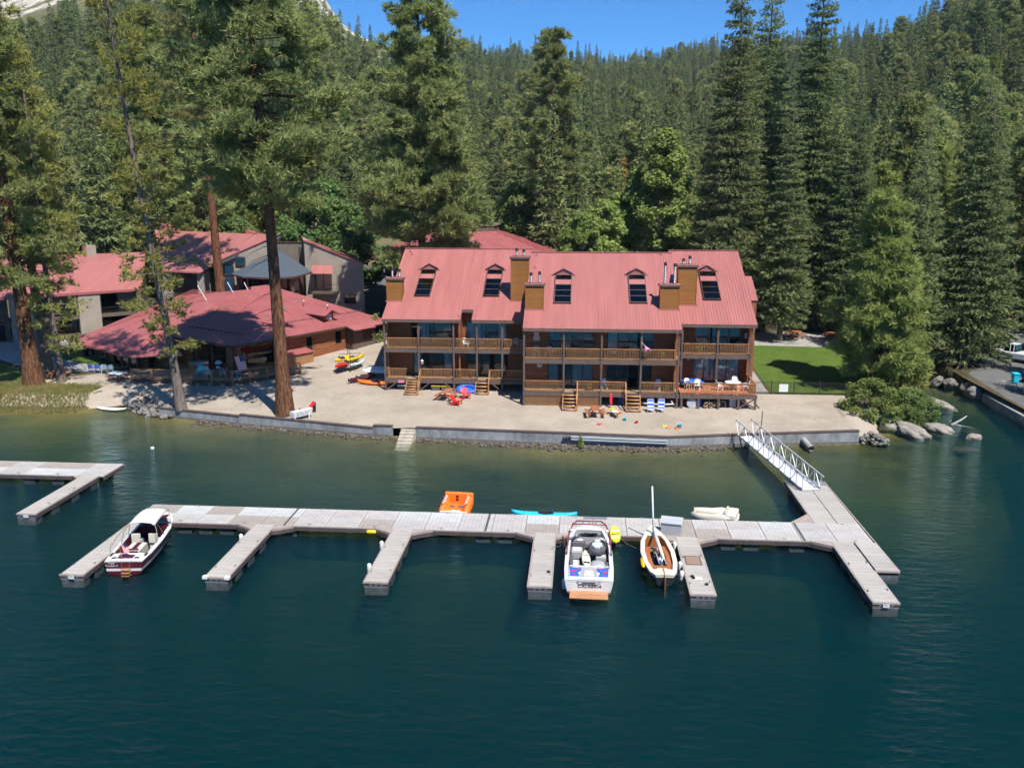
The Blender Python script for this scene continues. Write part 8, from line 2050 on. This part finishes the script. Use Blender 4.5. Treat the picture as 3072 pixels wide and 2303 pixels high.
for i in range(4): plastic_chair(['grey blue chair of the row beside the low roof, first from the left', 'grey blue chair of the row beside the low roof, second from the left', 'grey blue chair of the row beside the low roof, third from the left', 'grey blue chair of the row beside the low roof, nearest the wall'][i], (-51.9 + .75 * i, 88.6 - .12 * i, S(-51, 88.5)), rad(180 + 12 * i), 'pale' if i > 1 else 'bluestripe')
BW = thing('bank_wall', 'short concrete retaining wall on the grassy left bank', 'wall', (-60, 80.4, 0)); mb = MB(); mb.box(-8, 2.6, 0, .3, -.2, .95); mb.build('wall_body', M['wallconc'], BW); mb = MB(); mb.box(-8, 2.65, -.05, .35, .95, 1.03); mb.build('cap_board', M['cap'], BW)
# ------------------------------------------------------------------ vehicles and poles behind
def car(label, x, y, z, rz, mat, L=4.7, h_=1.7, name='parked_car', cat='car', pickup=False):
    t = thing(name, label, cat, (x, y, z), rz); w_ = .92
    mb = MB(); secs = []
    prof = [(-L / 2, .55, .95), (-L / 2 + .1, .4, 1.05), (-L / 2 + 1.2, .35, 1.08), (L / 2 - 1.5, .35, 1.05), (L / 2 - .15, .38, .9), (L / 2, .5, .75)]
    for yy, z0, z1 in prof: secs.append([(-w_, yy, z0), (-w_, yy, z1 - .15), (-w_ * .9, yy, z1), (w_ * .9, yy, z1), (w_, yy, z1 - .15), (w_, yy, z0)])
    mb.loft(secs, None, True, True); mb.build('body', mat, t, False)
    y0, y1 = (-.2, 1.2) if pickup else (-L / 2 + .25, 1.1)
    mb = MB(); mb.loft([[(-w_ * .88, yy, 1.04), (-w_ * k, yy + o, zt_), (w_ * k, yy + o, zt_), (w_ * .88, yy, 1.04)] for yy, o, k, zt_ in ((y0, .15, .72, h_), (y1, -.55, .72, h_))], None, True, True); mb.build('cabin', M['glassdk'], t)
    mb = MB(); mb.box(-w_ * .72, w_ * .72, y0 + .12, y1 - .5, h_, h_ + .05); mb.build('roof', mat, t)
    mb = MB()
    for yy in (y0 + .2, (y0 + y1) / 2 - .1): 
        for sx in (-1, 1): mb.bar((sx * w_ * .885, yy, 1.04), (sx * w_ * .73, yy + .05, h_), .07)
    mb.build('pillar', mat, t)
    for sx in (-1, 1):
        for yy in (-L / 2 + .9, L / 2 - .95):
            mb = MB(); mb.tube([(sx * (w_ - .1), yy, .34), (sx * (w_ + .04), yy, .34)], .34, 16); wh = mb.build('wheel', M['black'], t); mb = MB(); mb.tube([(sx * (w_ + .041), yy, .34), (sx * (w_ + .05), yy, .34)], .19, 12); mb.build('rim', M['galv'], wh)
        mb = MB(); mb.cbox((sx * .62, L / 2 + .0, .72), (.36, .05, .14)); mb.build('headlight', M['plastic'], t); mb = MB(); mb.cbox((sx * .75, -L / 2 - .0, .85), (.2, .05, .22)); mb.build('tail_light', M['redpaint'], t)
    return t
paint = lambda n, c: pm(n, c, .3, spec=.5, coat=.5)
car('white pickup parked on the right lot under the firs', 48.6, 101.0, gz(48.6, 101) + .04, rad(40), paint('wpaint', (.75, .76, .77)), 5.4, 1.85, 'pickup_truck', 'truck', True)
for i, (px_, Y_, c_, lb) in enumerate(((1118, 222, (.05, .06, .09), 'dark blue car parked behind the stucco lodge, in the gap right of the cottonwood'), (1085, 246, (.35, .36, .37), 'silver car parked farther back in the gap by the cottonwood'), (1150, 238, (.02, .05, .12), 'blue car at the back of the gap beside the broad pine'), (1575, 205, (.7, .7, .7), 'white vehicle half hidden by the bright shrubby trees'))):
    x = ray_xy(px_, Y_); car(lb, x, Y_, groundz(x, Y_) + .05, rad(100 + 20 * i), paint('paint%d' % i, c_))
x = ray_xy(1921, 186); LDR = thing('wheel_loader', 'small yellow loader parked behind the long red roof', 'loader', (x, 186, groundz(x, 186)), rad(80)); ym = M['yellow']
mb = MB(); mb.box(-.9, .9, -2.2, .4, .8, 1.9); mb.build('engine_body', ym, LDR); mb = MB(); mb.box(-.8, .8, -.6, .8, 1.9, 3.1); mb.build('cab', M['glassdk'], LDR); mb = MB(); mb.box(-.95, .95, -.7, .95, 3.1, 3.25); mb.build('cab_roof', ym, LDR)
for sx in (-1, 1):
    mb = MB(); mb.bar((sx * .6, .4, 1.6), (sx * .6, 2.6, .8), .2, .3); mb.build('lift_arm', ym, LDR)
    for yy in (-1.5, 1.2): mb = MB(); mb.tube([(sx * .75, yy, .7), (sx * 1.2, yy, .7)], .7, 16); mb.build('wheel', M['black'], LDR)
mb = MB(); mb.loft([[(-1.3, 2.6, .2), (-1.3, 2.5, 1.1), (-1.3, 3.4, .15)], [(1.3, 2.6, .2), (1.3, 2.5, 1.1), (1.3, 3.4, .15)]], None, True, True); mb.build('bucket', ym, LDR)
for i, (x, y, m_, lb) in enumerate(((44.2, 91.5, 'cyan', 'teal wheeled bin beside the pier gates'), (45.4, 91.8, 'navy', 'dark blue wheeled bin beside the pier gates'))):
    t = thing('wheeled_bin', lb, 'bin', (x, y, gz(x, y) + .03), .1 * i); mb = MB(); mb.loft([[(-.3 * k, -.35 * k, z), (.3 * k, -.35 * k, z), (.3 * k, .35 * k, z), (-.3 * k, .35 * k, z)] for k, z in ((.8, .05), (1, 1.0))], None, True, True); mb.build('body', M[m_], t); mb = MB(); mb.slab([(-.33, -.4, 1.02), (.33, -.4, 1.02), (.33, .4, 1.08), (-.33, .4, 1.08)], .05); mb.build('lid', M[m_], t)
    for sx in (-1, 1): mb = MB(); mb.tube([(sx * .3, .3, .12), (sx * .34, .3, .12)], .12, 10); mb.build('wheel', M['black'], t)
# power line behind the roofs
def upole(px, Y, h_, label):
    x = ray_xy(px, Y); z = groundz(x, Y); t = thing('power_pole', label, 'pole', (x, Y, z)); mb = MB(); mb.tube([(0, 0, -.3), (0, 0, h_)], [.16, .11], 10); mb.build('shaft', M['barkgrey'], t); mb = MB(); mb.bar((-1.1, 0, h_ - .4), (1.1, 0, h_ - .4), .1, .12); mb.build('crossarm', M['barkgrey'], t)
    for k in (-1, 0, 1): mb = MB(); mb.lathe((k * .95, 0, h_ - .33), [(.04, 0), (.06, .05), (.03, .14)], 8); mb.build('insulator', M['plastic'], t)
    return Vector((x, Y, z + h_ - .25))
P1 = upole(1318, 166, 12.3, 'wooden power pole hidden behind the broad pine'); P2 = upole(2032, 168, 13.0, 'wooden power pole in front of the tall right firs')
for k, (dx, dz) in enumerate(((-.95, 0), (0, 0), (.95, 0), (0, -1.5))):
    pts = [P1.lerp(P2, s) + Vector((dx, 0, dz - 1.6 * 4 * s * (1 - s))) for s in np.linspace(0, 1, 14)]; mb = MB(); mb.tube(pts, .022, 5); tag(mb.build('power_cable', M['galv']), ['power cable strung behind the roof, left of three on the crossarms', 'power cable strung behind the roof, middle of three', 'power cable strung behind the roof, right of three', 'lowest cable strung between the two power poles'][k], 'cable')
# ------------------------------------------------------------------ summer haze over the valley
mb = MB(); mb.box(-2300, 2300, -420, 2900, -17, 330)
hz_ = mb.build('haze', None); tag(hz_, 'thin summer haze filling the valley', 'haze', kind='stuff')
hm = bpy.data.materials.new('haze'); hm.use_nodes = True
for q in list(hm.node_tree.nodes):
    if q.type != 'OUTPUT_MATERIAL': hm.node_tree.nodes.remove(q)
pv = hm.node_tree.nodes.new('ShaderNodeVolumePrincipled')
pv.inputs['Color'].default_value = (0.62, 0.78, 1.0, 1); pv.inputs['Density'].default_value = 0.00007; pv.inputs['Anisotropy'].default_value = 0.0
hm.node_tree.links.new(pv.outputs[0], [q for q in hm.node_tree.nodes if q.type == 'OUTPUT_MATERIAL'][0].inputs['Volume'])
hz_.data.materials.append(hm)
